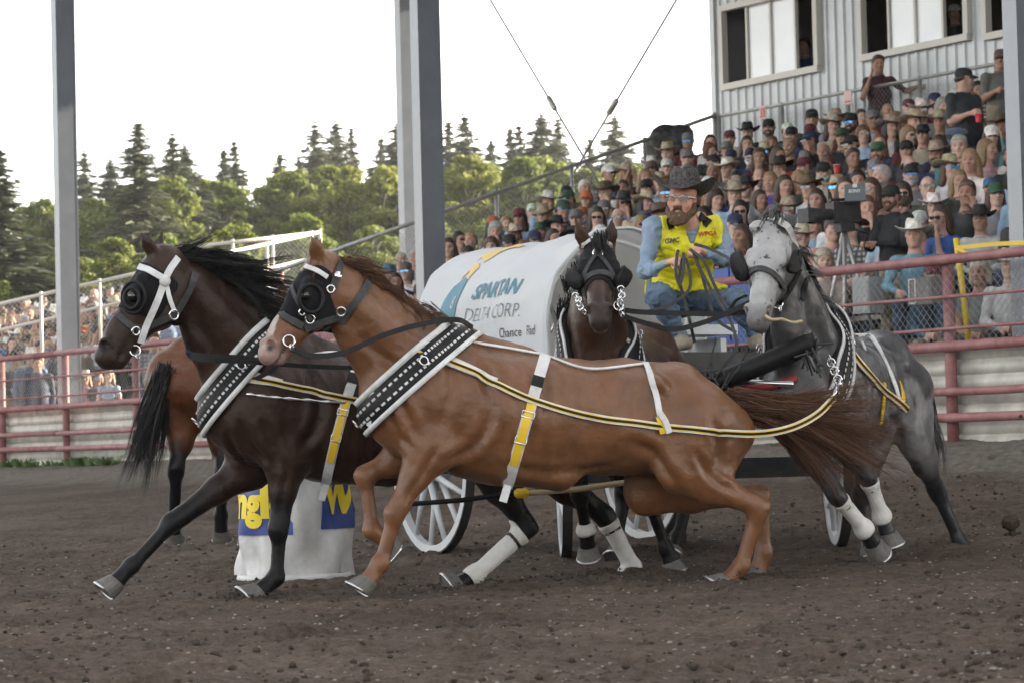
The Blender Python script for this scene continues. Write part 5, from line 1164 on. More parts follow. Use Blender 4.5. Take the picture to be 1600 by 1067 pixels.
MB().beam(Wg(2.0, -.8, .62), Wg(2.0, .8, .63), .09, .1).build('rear_axle', m_wblack, wagon); MB().beam(A(FA[0]-.8, FA[1], .56), A(FA[0]+.8, FA[1], .57), .10, .1).build('front_axle', m_wblack, wagon)
MB().beam(Wg(2.1, 0, .66), Wg(-.1, 0, .64), .09, .09).build('reach_beam', m_wblack, wagon); MB().beam(A(FA[0]-.55, FA[1]-.45, .6), A(FA[0]+.6, FA[1]-.45, .6), .07, .08).build('crossbar', m_wblack, wagon)
MB().box(Wg(.9, 0, .78), WF*.95, WL*.30, A(0, 0, .03)).build('bolster', m_wblack, wagon)
# box
BT0, BT1, BW = -.32, 2.72, .55
MB().box(Wg((BT0+BT1)/2, 0, .86), WF*(BT1-BT0)/2, WL*BW, A(0, 0, .03)).build('floor', m_wood, wagon)
for s in (-1, 1):
    for k in range(2): MB().box(Wg((BT0+BT1)/2, s*(BW-.02), .99+.19*k), WF*(BT1-BT0)/2, WL*.018, A(0, 0, .092)).build('side_board', m_wwhite, wagon)
MB().box(Wg(BT1, 0, 1.08), WF*.018, WL*(BW-.04), A(0, 0, .19)).build('tail_board', m_wwhite, wagon)
fb = MB().box(Wg(BT0-.03, .05, 1.16), WF*.022, WL*(BW+.10), A(0, 0, .105)).build('front_board', m_wblack, wagon)
MB().box(Wg(BT0-.056, -BW-.005, 1.20), WF*.004, WL*.042, A(0, 0, .05)).build('reflector', M('red_reflector', (.75, .05, .03), .3), fb)
MB().box(Wg(-.12, 0, 1.255), WF*.19, WL*(BW-.06), A(0, 0, .012)).build('footboard', m_wblack, wagon)
MB().box(Wg(.32, .05, 1.42), WF*.19, WL*.33, A(0, 0, .03)).build('seat', m_wwhite, wagon)
for l in (-.2, .3): MB().box(Wg(.32, l, 1.12), WF*.15, WL*.02, A(0, 0, .25)).build('seat_bracket', m_wwhite, wagon)
# canvas cover
CT0, CT1, CW, CB, CTOP = .84, 2.74, .555, 1.20, 2.085
def canvas_pt(t, s, off=0.0):
    """t along the wagon, s 0..1 round the arch from the right-hand foot"""
    hs = .26; arc = math.pi*(CTOP-CB-hs+CW)/2; tot = 2*hs+arc; d = s*tot
    if d < hs: l, z, n = -CW, CB+d, (-1, 0)
    elif d > hs+arc: l, z, n = CW, CB+(tot-d), (1, 0)
    else:
        a = math.pi*(1-(d-hs)/arc); l, z = CW*math.cos(a), CB+hs+(CTOP-CB-hs)*math.sin(a); n = unit((math.cos(a), math.sin(a)))
    sag = .022*math.sin((t-CT0)/(CT1-CT0)*math.pi*3)**2*(1-abs(2*s-1))
    wr = .010*math.sin(t*9+s*5)+.006*math.sin(t*21-s*17)+.022*max(0, math.sin((t*.8+s*4.5)*3.1))**4+.016*max(0, math.sin(t*2.6+s*23))**6*(1-s)
    k = off-sag+wr*(1 if .0 < s < 1 else 0)
    return Wg(t, l+n[0]*k, z+n[1]*k)
nt_, ns_ = 64, 60
V = [canvas_pt(t, s) for t in np.linspace(CT0, CT1, nt_) for s in np.linspace(0, 1, ns_)]
cover = obj_at('canvas_cover', V, grid_faces(nt_, ns_), m_canvas, wagon, smooth=True)
hem = MB(); strap(hem, [canvas_pt(CT0-.004, s, .003) for s in np.linspace(0, 1, 60)], [canvas_pt(CT0, s, .1)-canvas_pt(CT0, s) for s in np.linspace(0, 1, 60)], .05, .014); hem.build('hem', m_canvas, cover)
for t in (CT0+.12, (CT0+CT1)/2, CT1-.1): MB().tube([canvas_pt(t, s, -.045) for s in np.linspace(0, 1, 30)], .016, 8).build('bow', m_wwhite, wagon, True)
V = [canvas_pt(CT1-.03, s, -.01) for s in np.linspace(0, 1, 40)]; obj_at('rear_flap', V, [tuple(range(40))], m_canvas, wagon)
# print on the right-hand side: x along the wagon towards the front, y up the cloth
ARC = 2*.26+math.pi*(CTOP-CB-.26+CW)/2
def on_canvas(V2, x0, y0, off=.006): return np.array([canvas_pt(CT1-(x0+x), min(.49, (y0+y)/ARC), off) for x, y in V2])
def letters(s, size, x0, y0, mat, nm, parent, **kw):
    v, f = flat_letters(s, size, .05, **kw); return obj_at(nm, on_canvas(v, x0, y0), f, mat, parent)
TX = dict(shear=.25, offset=.004, space=1.02)
letters('SPARTAN', .142, .80, .50, m_teal, 'lettering', cover, **TX); letters('DELTA', .122, .755, .355, m_navy, 'lettering', cover, shear=.2, offset=-.002); letters('CORP.', .122, 1.15, .355, m_navy, 'lettering', cover, shear=.2, offset=-.002)
letters('Chance', .085, 1.27, .235, m_ink, 'lettering', cover); letters('Flad', .085, 1.60, .235, m_ink, 'lettering', cover)
def poly(pts, x0, y0, mat, off=.006, sc=1.0, nm='emblem'):
    bm = bmesh.new(); f = bm.faces.new([bm.verts.new((x*sc, y*sc, 0)) for x, y in pts]); bmesh.ops.triangulate(bm, faces=bm.faces)
    for _ in range(4):
        e = [e for e in bm.edges if e.calc_length() > .05]
        if not e: break
        bmesh.ops.subdivide_edges(bm, edges=e, cuts=1); bmesh.ops.triangulate(bm, faces=[f for f in bm.faces if len(f.verts) > 3])
    bm.verts.index_update(); v = [v.co[:2] for v in bm.verts]; F = [tuple(q.index for q in f.verts) for f in bm.faces]; bm.free(); return obj_at(nm, on_canvas(v, x0, y0, off), F, mat, cover)
hx, hy = .34, .02
poly([(.02, .16), (.0, .02), (.05, .0), (.12, .03), (.13, .22), (.20, .33), (.13, .36)][:0] or [(.05, .0), (.16, .02), (.17, .24), (.11, .34), (.13, .38), (.24, .28), (.31, .36), (.33, .50), (.31, .62), (.20, .66), (.09, .60), (.03, .48), (.02, .34), (-.03, .22), (.04, .24)], hx, hy, m_teal)
poly([(.22, .02), (.27, .04), (.30, .27), (.26, .24)], hx, hy, m_teal)
poly([(.10, .66), (.13, .74), (.21, .78), (.30, .76), (.34, .72), (.31, .62), (.22, .71)], hx, hy, m_gold); poly([(.15, .80), (.26, .92), (.44, 1.03), (.52, 1.02), (.54, .96), (.40, .88), (.34, .77), (.25, .82)], hx, hy, m_gold)
v, f = flat_letters('8', .12, .05); obj_at('emblem', on_canvas(v, hx+.225, hy+.42, .011), f, m_canvas, cover)
# tongue, neck yoke and lead bar
tg = empty('wagon_tongue', tuple(P(1110, 620, 15.4))); tagit(tg, 'dark padded wagon tongue with neck yoke between the two wheel horses', 'wagon tongue')
yc = P(1168, 578, 14.72)
MB().tube([A(FA[0], FA[1]-.1, .6), P(1118, 640, 15.6), P(1150, 592, 14.78)], .04, 10).build('pole', m_wblack, tg, True)
ykp = [P(1088, 606, 14.72), P(1120, 597, 14.70), P(1200, 565, 14.66), P(1268, 536, 14.64)]
MB().tube([P(1112, 600, 14.70), P(1125, 596, 14.70), P(1200, 565, 14.66), P(1262, 538, 14.64), P(1274, 533, 14.64)], [.042, .054, .056, .056, .044], 14).build('padded_yoke', m_black, tg, True)
mb = MB()
for i in range(26):
    a = RNG.random()*6.28; b = P(1112+RNG.normal(0, 6), 602+RNG.normal(0, 4), 14.68); mb.tube(spline([b, b+RNG.normal(0, .05, 3), b+RNG.normal(0, .09, 3)+A(0, 0, -.02)], 4), .006, 5)
mb.build('lashing', m_grey, tg, True)
mb = MB()
for i in range(16):
    b = P(1268+RNG.normal(0, 5), 540+RNG.normal(0, 5), 14.62); mb.tube(spline([b, b+RNG.normal(0, .03, 3), b+RNG.normal(0, .05, 3)+A(0, 0, -.06)], 4), .006, 5)
mb.build('lashing', m_grey, tg, True)
MB().tube([P(1060, 592, 14.78), P(1180, 597, 14.82), P(1240, 600, 14.72)], .016, 8).build('cross_bar', m_chrome, tg, True)
MB().tube([P(1125, 612, 14.8), P(1210, 602, 14.78), P(1245, 590, 14.74)], .02, 8).build('cross_bar', M('red_bar', (.25, .03, .03), .5), tg, True)
lb = empty('lead_bar', tuple(P(820, 770, 14.55))); tagit(lb, 'slim black and yellow lead bar slung low between the two lead horses', 'lead bar')
MB().tube([P(640, 787, 14.52), P(720, 781, 14.52), P(805, 770, 14.52)], .013, 8).build('bar', m_black, lb, True); MB().tube([P(825, 770, 14.52), P(900, 764, 14.6), P(985, 752, 14.75), P(1060, 730, 14.9)], .015, 8).build('bar', m_rope, lb, True)
MB().tube([P(803, 770, 14.52), P(808, 770, 14.52), P(822, 770, 14.52), P(827, 770, 14.52)], [.014, .026, .026, .014], 12).build('coupling', m_yellow, lb, True)
# ---- barrel in its printed cover
bc = P(461, 905, 16.0); bc[2] = gz(bc[0], bc[1])-.01
barrel = empty('barrel', tuple(bc)); tagit(barrel, 'barrel in a dirty white cover with blue and yellow print', 'barrel')
m_bag = M('barrel_cover', (.66, .66, .67), .5, noise=(5, (.38, .37, .35), 10), bump=(7, .5, .03)); m_blue = M('blue_print', (.018, .045, .22), .5, noise=(14, (.03, .06, .25))); m_ylw = M('yellow_print', (.78, .60, .02), .5)
def bag(a, z, off=0.0):
    cr = .012*math.sin(a*9+z*6)+.010*math.sin(a*5-z*13); r = .296-.006*max(0, .2-z)/.2+.010*math.sin(a*3)+cr*(.7+2.2*max(0, .45-z))+.02*max(0, math.sin(a*2.5+z*3+.6))**8+off
    lift = .04*max(0, math.sin(a-1.0))*max(0, 1-z/.25)
    return bc+A(r*math.cos(a)*1.03, r*math.sin(a), z+lift)
nA, nZ = 96, 30; zs = np.linspace(.0, .90, nZ)
V = [bag(a, z) for a in np.linspace(0, 2*math.pi, nA, endpoint=False) for z in zs]+[bc+A(0, 0, .905)]
F = grid_faces(nA, nZ, True).tolist()+[((i*nZ+nZ-1), ((i+1) % nA)*nZ+nZ-1, nA*nZ) for i in range(nA)]; cov = obj_at('cover', V, F, m_bag, barrel, smooth=True)
def bag_patch(a0, a1, z0, z1, mat, nm, off=.004):
    na, nz_ = 24, 14; V = [bag(a, z, off) for a in np.linspace(a0, a1, na) for z in np.linspace(z0, z1, nz_)]; return obj_at(nm, V, grid_faces(na, nz_), mat, cov, smooth=True)
az = lambda px: -math.pi/2+math.asin(max(-.99, min(.99, (px-461)/4400*16/.302)))
bag_patch(az(372)-.4, az(466), .265, .535, m_blue, 'print_panel'); bag_patch(az(509), az(546)+.5, .29, .555, m_blue, 'print_panel')
def bag_letters(s, size, a0, z0):
    v, f = flat_letters(s, size, .03, offset=.012); obj_at('lettering', np.array([bag(a0+x/.30, z0+y, .009) for x, y in v]), f, m_ylw, cov)
bag_letters('Wrangler', .25, az(511), .385); bag_letters('Wrangle', .245, az(374)-.42/.30, .37)
MB().tube([bc+A(.31*math.cos(a), .31*math.sin(a), .02) for a in np.linspace(0, 6.28, 40, endpoint=False)], .022, 8, closed=True).build('hem', m_bag, cov, True)
# ================================================================ PEOPLE
def frame(fdir, up=(0, 0, 1)):
    f = unit(fdir); u = unit(np.asarray(up, float)-f*(np.asarray(up, float)@f)); return f, np.cross(u, f), u      # face, left, up
def human(J, h, fem=False, fat=1.0, fingers=None, mouth=0, detail=False):
    """J: head (centre), face, hup, neck, sho, elb, wri, hip, knee, ank (each [left, right]), chest, belly, toe dirs. Continuous skin."""
    B = Body(.035); g = {k: (np.asarray(v, float) if not isinstance(v, (list, tuple)) or np.isscalar(v[0]) else [np.asarray(x, float) for x in v]) for k, v in J.items()}
    hc = g['head']; f, l, u = frame(g['face'], g.get('hup', A(0, 0, 1))); Hh = lambda a, b, c: hc+f*a+l*b+u*c
    # head
    B.k = .02
    B.ball(Hh(-.012, 0, .032), .094, l, .84, tag=1); B.cone(Hh(.02, 0, .0), Hh(.03, 0, -.05), .078, .060, l, .86, tag=1); B.cone(Hh(.035, 0, -.06), Hh(.062, 0, -.098), .048, .030, l, 1.05, tag=1)
    for s in (1, -1):
        B.cone(Hh(-.02, s*.055, -.045), Hh(.05, s*.022, -.098), .024, .02, tag=1); B.ball(Hh(.058, s*.045, -.025), .028, k=.02, tag=1)
        B.cone(Hh(-.005, s*.078, .012), Hh(-.012, s*.08, -.025), .016, .010, l, .5, k=.008, tag=1); B.ball(Hh(.096, s*.031, .008), .014, k=.012, op=-1)
        if detail: B.ball(Hh(.078, s*.031, .006), .0135, k=.004, tag=1)
    B.cone(Hh(.088, .03, .030), Hh(.088, -.03, .030), .010, k=.015, tag=1)
    B.cone(Hh(.088, 0, .015), Hh(.108, 0, -.026), .010, .016, k=.012, tag=1); B.ball(Hh(.098, .012, -.03), .010, k=.006, tag=1); B.ball(Hh(.098, -.012, -.03), .010, k=.006, tag=1)
    B.cone(Hh(.083, .016, -.062), Hh(.083, -.016, -.062), .011, k=.01, tag=1)
    if mouth: B.ball(Hh(.098, 0, -.066), .014, l, 1.4, k=.004, op=-1)
    # neck and trunk
    nk, (sl, sr), ch, be = g['neck'], g['sho'], g['chest'], g['belly']; (hl_, hr_) = g['hip']; lat = unit(sl-sr); B.k = .045
    B.cone(Hh(-.02, 0, -.06), nk, .055, .062, tag=1); top = (sl+sr)/2; fw = unit(np.cross(top-(hl_+hr_)/2, lat)); fw = fw if fw@f > 0 else -fw
    B.cone(sl-lat*.03, sr+lat*.03, .062, tag=2); B.cone(top-u*.03, nk, .085, .062, tag=2); w = 1.34
    B.cone(top-u*.08, ch, .105*fat, .125*fat, lat, w, tag=2); B.cone(ch, be, .125*fat, .122*fat, lat, w-.06, tag=2); pel = (hl_+hr_)/2; B.cone(be, pel, .12*fat, .125, lat, w+.02, tag=5)
    if fem:
        for s in (1, -1): B.ball(ch+fw*.085+lat*s*.065+u*.02, .062, k=.04, tag=2)
    for i, s in ((0, 1), (1, -1)):
        a, e, wv = g['sho'][i], g['elb'][i], g['wri'][i]; kk = .86 if fem else 1.0; B.k = .03
        B.ball(a, .068*kk, tag=2); B.cone(a, lerp(a, e, .5), .060*kk, .052*kk, tag=2); B.cone(lerp(a, e, .5), e, .052*kk, .042*kk, tag=7); B.cone(e, lerp(e, wv, .35), .044*kk, .043*kk, tag=3); B.cone(lerp(e, wv, .35), wv, .042*kk, .028*kk, tag=3)
        if fingers is None:
            d = unit(g['hand'][i]) if 'hand' in g else unit(wv-e); pm = wv+d*.075; nn = unit(np.cross(d, A(.2, .3, .9))); B.cone(wv, pm, .026, .036, nn, .6, k=.015, tag=4)
            for q in (-1.5, -.5, .5, 1.5): B.cone(pm+nn*0+np.cross(d, nn)*q*.018, pm+np.cross(d, nn)*q*.019+d*(.06-.008*abs(q-.5))-nn*.03, .010, .0085, k=.006, tag=4)
            B.cone(wv+d*.03+np.cross(d, nn)*.03, wv+d*.07+np.cross(d, nn)*.055-nn*.012, .012, .010, k=.01, tag=4)
        h_, k_, an = g['hip'][i], g['knee'][i], g['ank'][i]; B.k = .04
        B.cone(h_, k_, .098*(.5+.5*fat), .066, tag=5); B.cone(k_, lerp(k_, an, .35), .064, .062, tag=5); B.cone(lerp(k_, an, .35), an, .062, .043, tag=5)
        td = unit(g['toe'][i]) if 'toe' in g else fw; B.cone(an-A(0, 0, .03), an+td*.15-A(0, 0, .055), .044, .034, k=.025, tag=6); B.cone(an-A(0, 0, .055)-td*.04, an-A(0, 0, .055)+td*.1, .034, .036, k=.02, tag=6)
    if fingers: fingers(B)
    V, Q = B.mesh(h); return V, Q, B.owner(V), (hc, f, l, u), B
def feature_mask(V, own, fr):
    hc, f, l, u = fr; d = V-hc; a, b, c = d@f, d@l, d@u; m = np.zeros(len(V))
    for s in (1, -1):
        m = np.maximum(m, np.where((own == 1) & (a > .05), np.clip(1.5-np.hypot((b-s*.031)/.015, (c-.007)/.008), 0, 1), 0)); m = np.maximum(m, np.where((own == 1) & (a > .05), .6*np.clip(1.4-np.hypot((b-s*.033)/.022, (c-.031)/.006), 0, 1), 0))
    return np.maximum(m, np.where((own == 1) & (a > .05), .55*np.clip(1.5-np.hypot(b/.024, (c+.062)/.008), 0, 1), 0))
def nd(nt, t, **kw):
    n = nt.nodes.new(t)
    for k, v in kw.items(): setattr(n, k, v)
    return n
def mixn(nt, fac, c1, c2, mode='MIX'):
    m = nd(nt, 'ShaderNodeMix', data_type='RGBA', blend_type=mode)
    for s, i in ((fac, 0), (c1, 6), (c2, 7)):
        if isinstance(s, (int, float)): m.inputs[i].default_value = s
        elif isinstance(s, tuple): m.inputs[i].default_value = (*s, 1)
        else: nt.links.new(s, m.inputs[i])
    return m.outputs[2]
def crowd_mat():
    m = bpy.data.materials.new('spectator'); m.use_nodes = True; nt = m.node_tree; b = nt.nodes['Principled BSDF']; b.inputs['Roughness'].default_value = .7; b.inputs['Specular IOR Level'].default_value = .3
    at = nd(nt, 'ShaderNodeAttribute', attribute_name='mask'); sp = nd(nt, 'ShaderNodeSeparateColor'); nt.links.new(at.outputs['Color'], sp.inputs[0]); oi = nd(nt, 'ShaderNodeObjectInfo')
    skin = nd(nt, 'ShaderNodeValToRGB'); e = skin.color_ramp.elements; e[0].color = (.40, .24, .18, 1); e[1].color = (.55, .37, .30, 1); e.new(.12).color = (.29, .16, .115, 1); e.new(.5).color = (.49, .30, .235, 1); nt.links.new(oi.outputs['Random'], skin.inputs[0])
    tr = nd(nt, 'ShaderNodeValToRGB'); tr.color_ramp.interpolation = 'CONSTANT'; e = tr.color_ramp.elements; e[0].color = (.035, .05, .09, 1); e[1].position = .82; e[1].color = (.22, .18, .13, 1); e.new(.35).color = (.02, .02, .022, 1); e.new(.55).color = (.07, .10, .17, 1)
    ml = nd(nt, 'ShaderNodeMath', operation='MULTIPLY'); ml.inputs[1].default_value = 7.3; fr = nd(nt, 'ShaderNodeMath', operation='FRACT'); nt.links.new(oi.outputs['Random'], ml.inputs[0]); nt.links.new(ml.outputs[0], fr.inputs[0]); nt.links.new(fr.outputs[0], tr.inputs[0])
    tc_ = nd(nt, 'ShaderNodeTexCoord'); outs = []
    for ax in ('X', 'Z'):
        w = nd(nt, 'ShaderNodeTexWave', wave_type='BANDS', bands_direction=ax); w.inputs['Scale'].default_value = 5.5; nt.links.new(tc_.outputs['Object'], w.inputs['Vector']); outs.append(w.outputs['Fac'])
    w = nd(nt, 'ShaderNodeTexWave', wave_type='BANDS', bands_direction='Y'); w.inputs['Scale'].default_value = 5.5; nt.links.new(tc_.outputs['Object'], w.inputs['Vector'])
    mu = nd(nt, 'ShaderNodeMath', operation='MULTIPLY'); nt.links.new(w.outputs['Fac'], mu.inputs[0]); nt.links.new(outs[1], mu.inputs[1])
    pl = nd(nt, 'ShaderNodeMath', operation='MULTIPLY'); nt.links.new(mu.outputs[0], pl.inputs[0]); nt.links.new(oi.outputs['Object Index'], pl.inputs[1]); cl = nd(nt, 'ShaderNodeMath', operation='MINIMUM'); cl.inputs[1].default_value = .85; nt.links.new(pl.outputs[0], cl.inputs[0])
    gt = nd(nt, 'ShaderNodeMath', operation='GREATER_THAN'); gt.inputs[1].default_value = 1.5; nt.links.new(oi.outputs['Object Index'], gt.inputs[0]); ml2 = nd(nt, 'ShaderNodeMath', operation='MULTIPLY'); nt.links.new(gt.outputs[0], ml2.inputs[0]); nt.links.new(at.outputs['Alpha'], ml2.inputs[1])
    eq = nd(nt, 'ShaderNodeMath', operation='COMPARE'); eq.inputs[1].default_value = 1.0; eq.inputs[2].default_value = .3; nt.links.new(oi.outputs['Object Index'], eq.inputs[0]); pl.inputs[1].default_value = 0; nt.links.new(eq.outputs[0], pl.inputs[1])
    shirt = mixn(nt, cl.outputs[0], oi.outputs['Color'], (.45, .44, .42)); shirt = mixn(nt, ml2.outputs[0], shirt, (.5, .48, .46)); n = nd(nt, 'ShaderNodeTexNoise'); n.inputs['Scale'].default_value = 9; n.inputs['Detail'].default_value = 6; nt.links.new(tc_.outputs['Object'], n.inputs['Vector'])
    rr = nd(nt, 'ShaderNodeMapRange'); rr.inputs[1].default_value = .3; rr.inputs[2].default_value = .7; rr.inputs[3].default_value = .65; rr.inputs[4].default_value = 1.2; nt.links.new(n.outputs['Fac'], rr.inputs[0])
    c = mixn(nt, sp.outputs[2], skin.outputs[0], (.10, .055, .045)); c = mixn(nt, sp.outputs[0], c, shirt); c = mixn(nt, sp.outputs[1], c, tr.outputs[0]); c = mixn(nt, .8, c, rr.outputs[0], 'MULTIPLY'); nt.links.new(c, b.inputs['Base Color'])
    bp = nd(nt, 'ShaderNodeBump'); bp.inputs['Strength'].default_value = .5; bp.inputs['Distance'].default_value = .03; nt.links.new(n.outputs['Fac'], bp.inputs['Height']); nt.links.new(bp.outputs[0], b.inputs['Normal']); return m
m_crowd = crowd_mat()
def objcol_mat(name, rough=.8, noise=0):
    m = bpy.data.materials.new(name); m.use_nodes = True; nt = m.node_tree; b = nt.nodes['Principled BSDF']; b.inputs['Roughness'].default_value = rough; oi = nd(nt, 'ShaderNodeObjectInfo'); tc_ = nd(nt, 'ShaderNodeTexCoord')
    n = nd(nt, 'ShaderNodeTexNoise'); n.inputs['Scale'].default_value = 60 if noise else 20; nt.links.new(tc_.outputs['Object'], n.inputs['Vector']); rr = nd(nt, 'ShaderNodeMapRange'); rr.inputs[1].default_value = .3; rr.inputs[2].default_value = .7; rr.inputs[3].default_value = .6; rr.inputs[4].default_value = 1.3
    nt.links.new(n.outputs['Fac'], rr.inputs[0]); nt.links.new(mixn(nt, 1.0, oi.outputs['Color'], rr.outputs[0], 'MULTIPLY'), b.inputs['Base Color']); return m
m_hat = objcol_mat('hat_cloth'); m_crhair = objcol_mat('person_hair', .6, 1); m_lens = M('sunglass_lens', (.02, .025, .03), .08, spec=.9); m_lensb = M('mirror_lens', (.10, .35, .75), .08, .6)
# ---- headwear in head coordinates (face +X, left +Y, up +Z)
def loft(rings, cap=True):
    R_ = np.array(rings); n = R_.shape[1]; F = [(i*n+k, i*n+(k+1) % n, (i+1)*n+(k+1) % n, (i+1)*n+k) for i in range(len(R_)-1) for k in range(n)]
    if cap: F.append(tuple((len(R_)-1)*n+k for k in range(n)))
    return R_.reshape(-1, 3), F
def cowboy_hat(brim=.135, crown=.105, curl=.05):
    n = 28; an = np.linspace(0, 2*math.pi, n, endpoint=False)
    def rg(rx, ry, z, dent=0, cu=0, th=0): return [A(rx*math.cos(a), ry*math.sin(a), z+cu*abs(math.sin(a))**2.5-.012*(cu > 0)*math.cos(a)**2-dent*max(0, 1-abs(math.sin(a))*2.2)) for a in an]
    V, F = loft([rg(.09+brim*.98, .075+brim*.82, .058-.006, cu=curl), rg(.09+brim, .075+brim*.84, .058, cu=curl), rg(.11+brim*.45, .092+brim*.4, .062, cu=curl*.25), rg(.107, .089, .066), rg(.104, .086, .085), rg(.096, .078, .066+crown*.75), rg(.085, .066, .066+crown, .01), rg(.06, .04, .066+crown*.98, .02), rg(.03, .018, .066+crown*.84, .02)])
    V2, F2 = loft([rg(.09+brim*.98, .075+brim*.82, .050, cu=curl), rg(.11+brim*.45, .092+brim*.4, .055, cu=curl*.25), rg(.10, .082, .058)], False)
    return np.vstack([V, V2]), F+[tuple(i+len(V) for i in q)[::-1] for q in F2]
def ball_cap():
    n = 24; an = np.linspace(0, 2*math.pi, n, endpoint=False); rg = lambda rx, ry, z, x=0: [A(x+rx*math.cos(a), ry*math.sin(a), z) for a in an]
    V, F = loft([rg(.103, .086, .035, -.012), rg(.106, .089, .045, -.012), rg(.104, .087, .08, -.012), rg(.088, .074, .112, -.012), rg(.055, .046, .131, -.012), rg(.012, .01, .137, -.012)])
    m = 13; Vb = []
    for r in (0, 1):
        for zz in (0, .006):
            for t in np.linspace(-1.15, 1.15, m): Vb.append(A(-.012+(.10+.078*r)*math.cos(t)*(1 if not r else 1+.0*abs(t)), .086*math.sin(t)*(1+.02*r), .046+zz-.022*r-.03*r*math.sin(t)**2))
    Fb = []
    for i in range(m-1): Fb += [(i, i+1, 2*m+i+1, 2*m+i), (m+i+1, m+i, 3*m+i, 3*m+i+1), (2*m+i, 2*m+i+1, 3*m+i+1, 3*m+i)]
    return np.vstack([V, Vb]), F+[tuple(j+len(V) for j in q) for q in Fb]
def hair_shape(kind):
    B = Body(.025); l = A(0, 1, 0)
    if kind == 'short':
        B.ball(A(-.018, 0, .042), .101, l, .88); B.ball(A(-.045, 0, .0), .078, l, 1.0); B.cone(A(.02, .055, .085), A(.035, -.03, .095), .03); B.cone(A(.085, .09, -.0), A(.10, -.09, -.0), .062, k=.015, op=-1); B.cone(A(.05, .1, -.06), A(.05, -.1, -.06), .075, k=.01, op=-1)
    elif kind == 'long':
        B.ball(A(-.022, 0, .044), .101, l, .87); B.cone(A(-.05, .05, .0), A(-.05, .085, -.17), .06, .045); B.cone(A(-.05, -.05, .0), A(-.05, -.085, -.17), .06, .045); B.cone(A(-.06, 0, 0), A(-.075, 0, -.2), .07, .055)
        B.cone(A(.0, .078, .02), A(-.01, .088, -.13), .018, .024); B.cone(A(.0, -.078, .02), A(-.01, -.088, -.13), .018, .024); B.cone(A(.09, .05, -.01), A(.09, -.05, -.01), .066, k=.015, op=-1)
    elif kind == 'bob':
        B.ball(A(-.018, 0, .044), .108, l, .92); B.cone(A(-.04, .06, .02), A(-.03, .075, -.07), .05, .045); B.cone(A(-.04, -.06, .02), A(-.03, -.075, -.07), .05, .045); B.ball(A(-.06, 0, -.04), .07); B.cone(A(.095, .06, -.02), A(.095, -.06, -.02), .07, k=.015, op=-1)
    else:                                # fringe round a bald head
        B.cone(A(-.03, .07, .01), A(-.08, .04, -.0), .032); B.cone(A(-.03, -.07, .01), A(-.08, -.04, -.0), .032); B.cone(A(-.085, .04, .0), A(-.085, -.04, .0), .035)
    return B.mesh(.0135)
def glasses():
    mb = MB()
    for s in (1, -1): mb.box(A(.104, s*.033, .006), A(.004, 0, 0), A(0, .027, 0), A(0, 0, .017)); mb.box(A(.05, s*.08, .012), A(.055, 0, 0), A(0, .002, 0), A(0, 0, .003))
    mb.box(A(.106, 0, .010), A(.003, 0, 0), A(0, .008, 0), A(0, 0, .003)); return np.concatenate(mb.v), mb.f
def beard_shape():
    B = Body(.02); B.cone(A(.03, .055, -.06), A(.075, 0, -.115), .03, .03); B.cone(A(.03, -.055, -.06), A(.075, 0, -.115), .03, .03); B.cone(A(.085, .03, -.048), A(.085, -.03, -.048), .016); B.ball(A(.098, 0, -.068), .014, k=.008, op=-1); return B.mesh(.01)
def local_mesh(name, VF, mat, smooth=True):
    me = mesh_arrays(name, VF[0], VF[1]); me.materials.append(mat)
    if smooth: me.polygons.foreach_set('use_smooth', np.ones(len(me.polygons), dtype=bool))
    return me
HW = {'cowboy_hat': local_mesh('cowboy_hat', cowboy_hat(), m_hat), 'cap': local_mesh('cap', ball_cap(), m_hat), 'short': local_mesh('hair', hair_shape('short'), m_crhair), 'long': local_mesh('hair', hair_shape('long'), m_crhair), 'bob': local_mesh('hair', hair_shape('bob'), m_crhair), 'fringe': local_mesh('hair', hair_shape('fringe'), m_crhair),
      'sunglasses': local_mesh('sunglasses', glasses(), m_lens, False), 'mirror': local_mesh('sunglasses', glasses(), m_lensb, False), 'beard': local_mesh('beard', beard_shape(), m_crhair)}
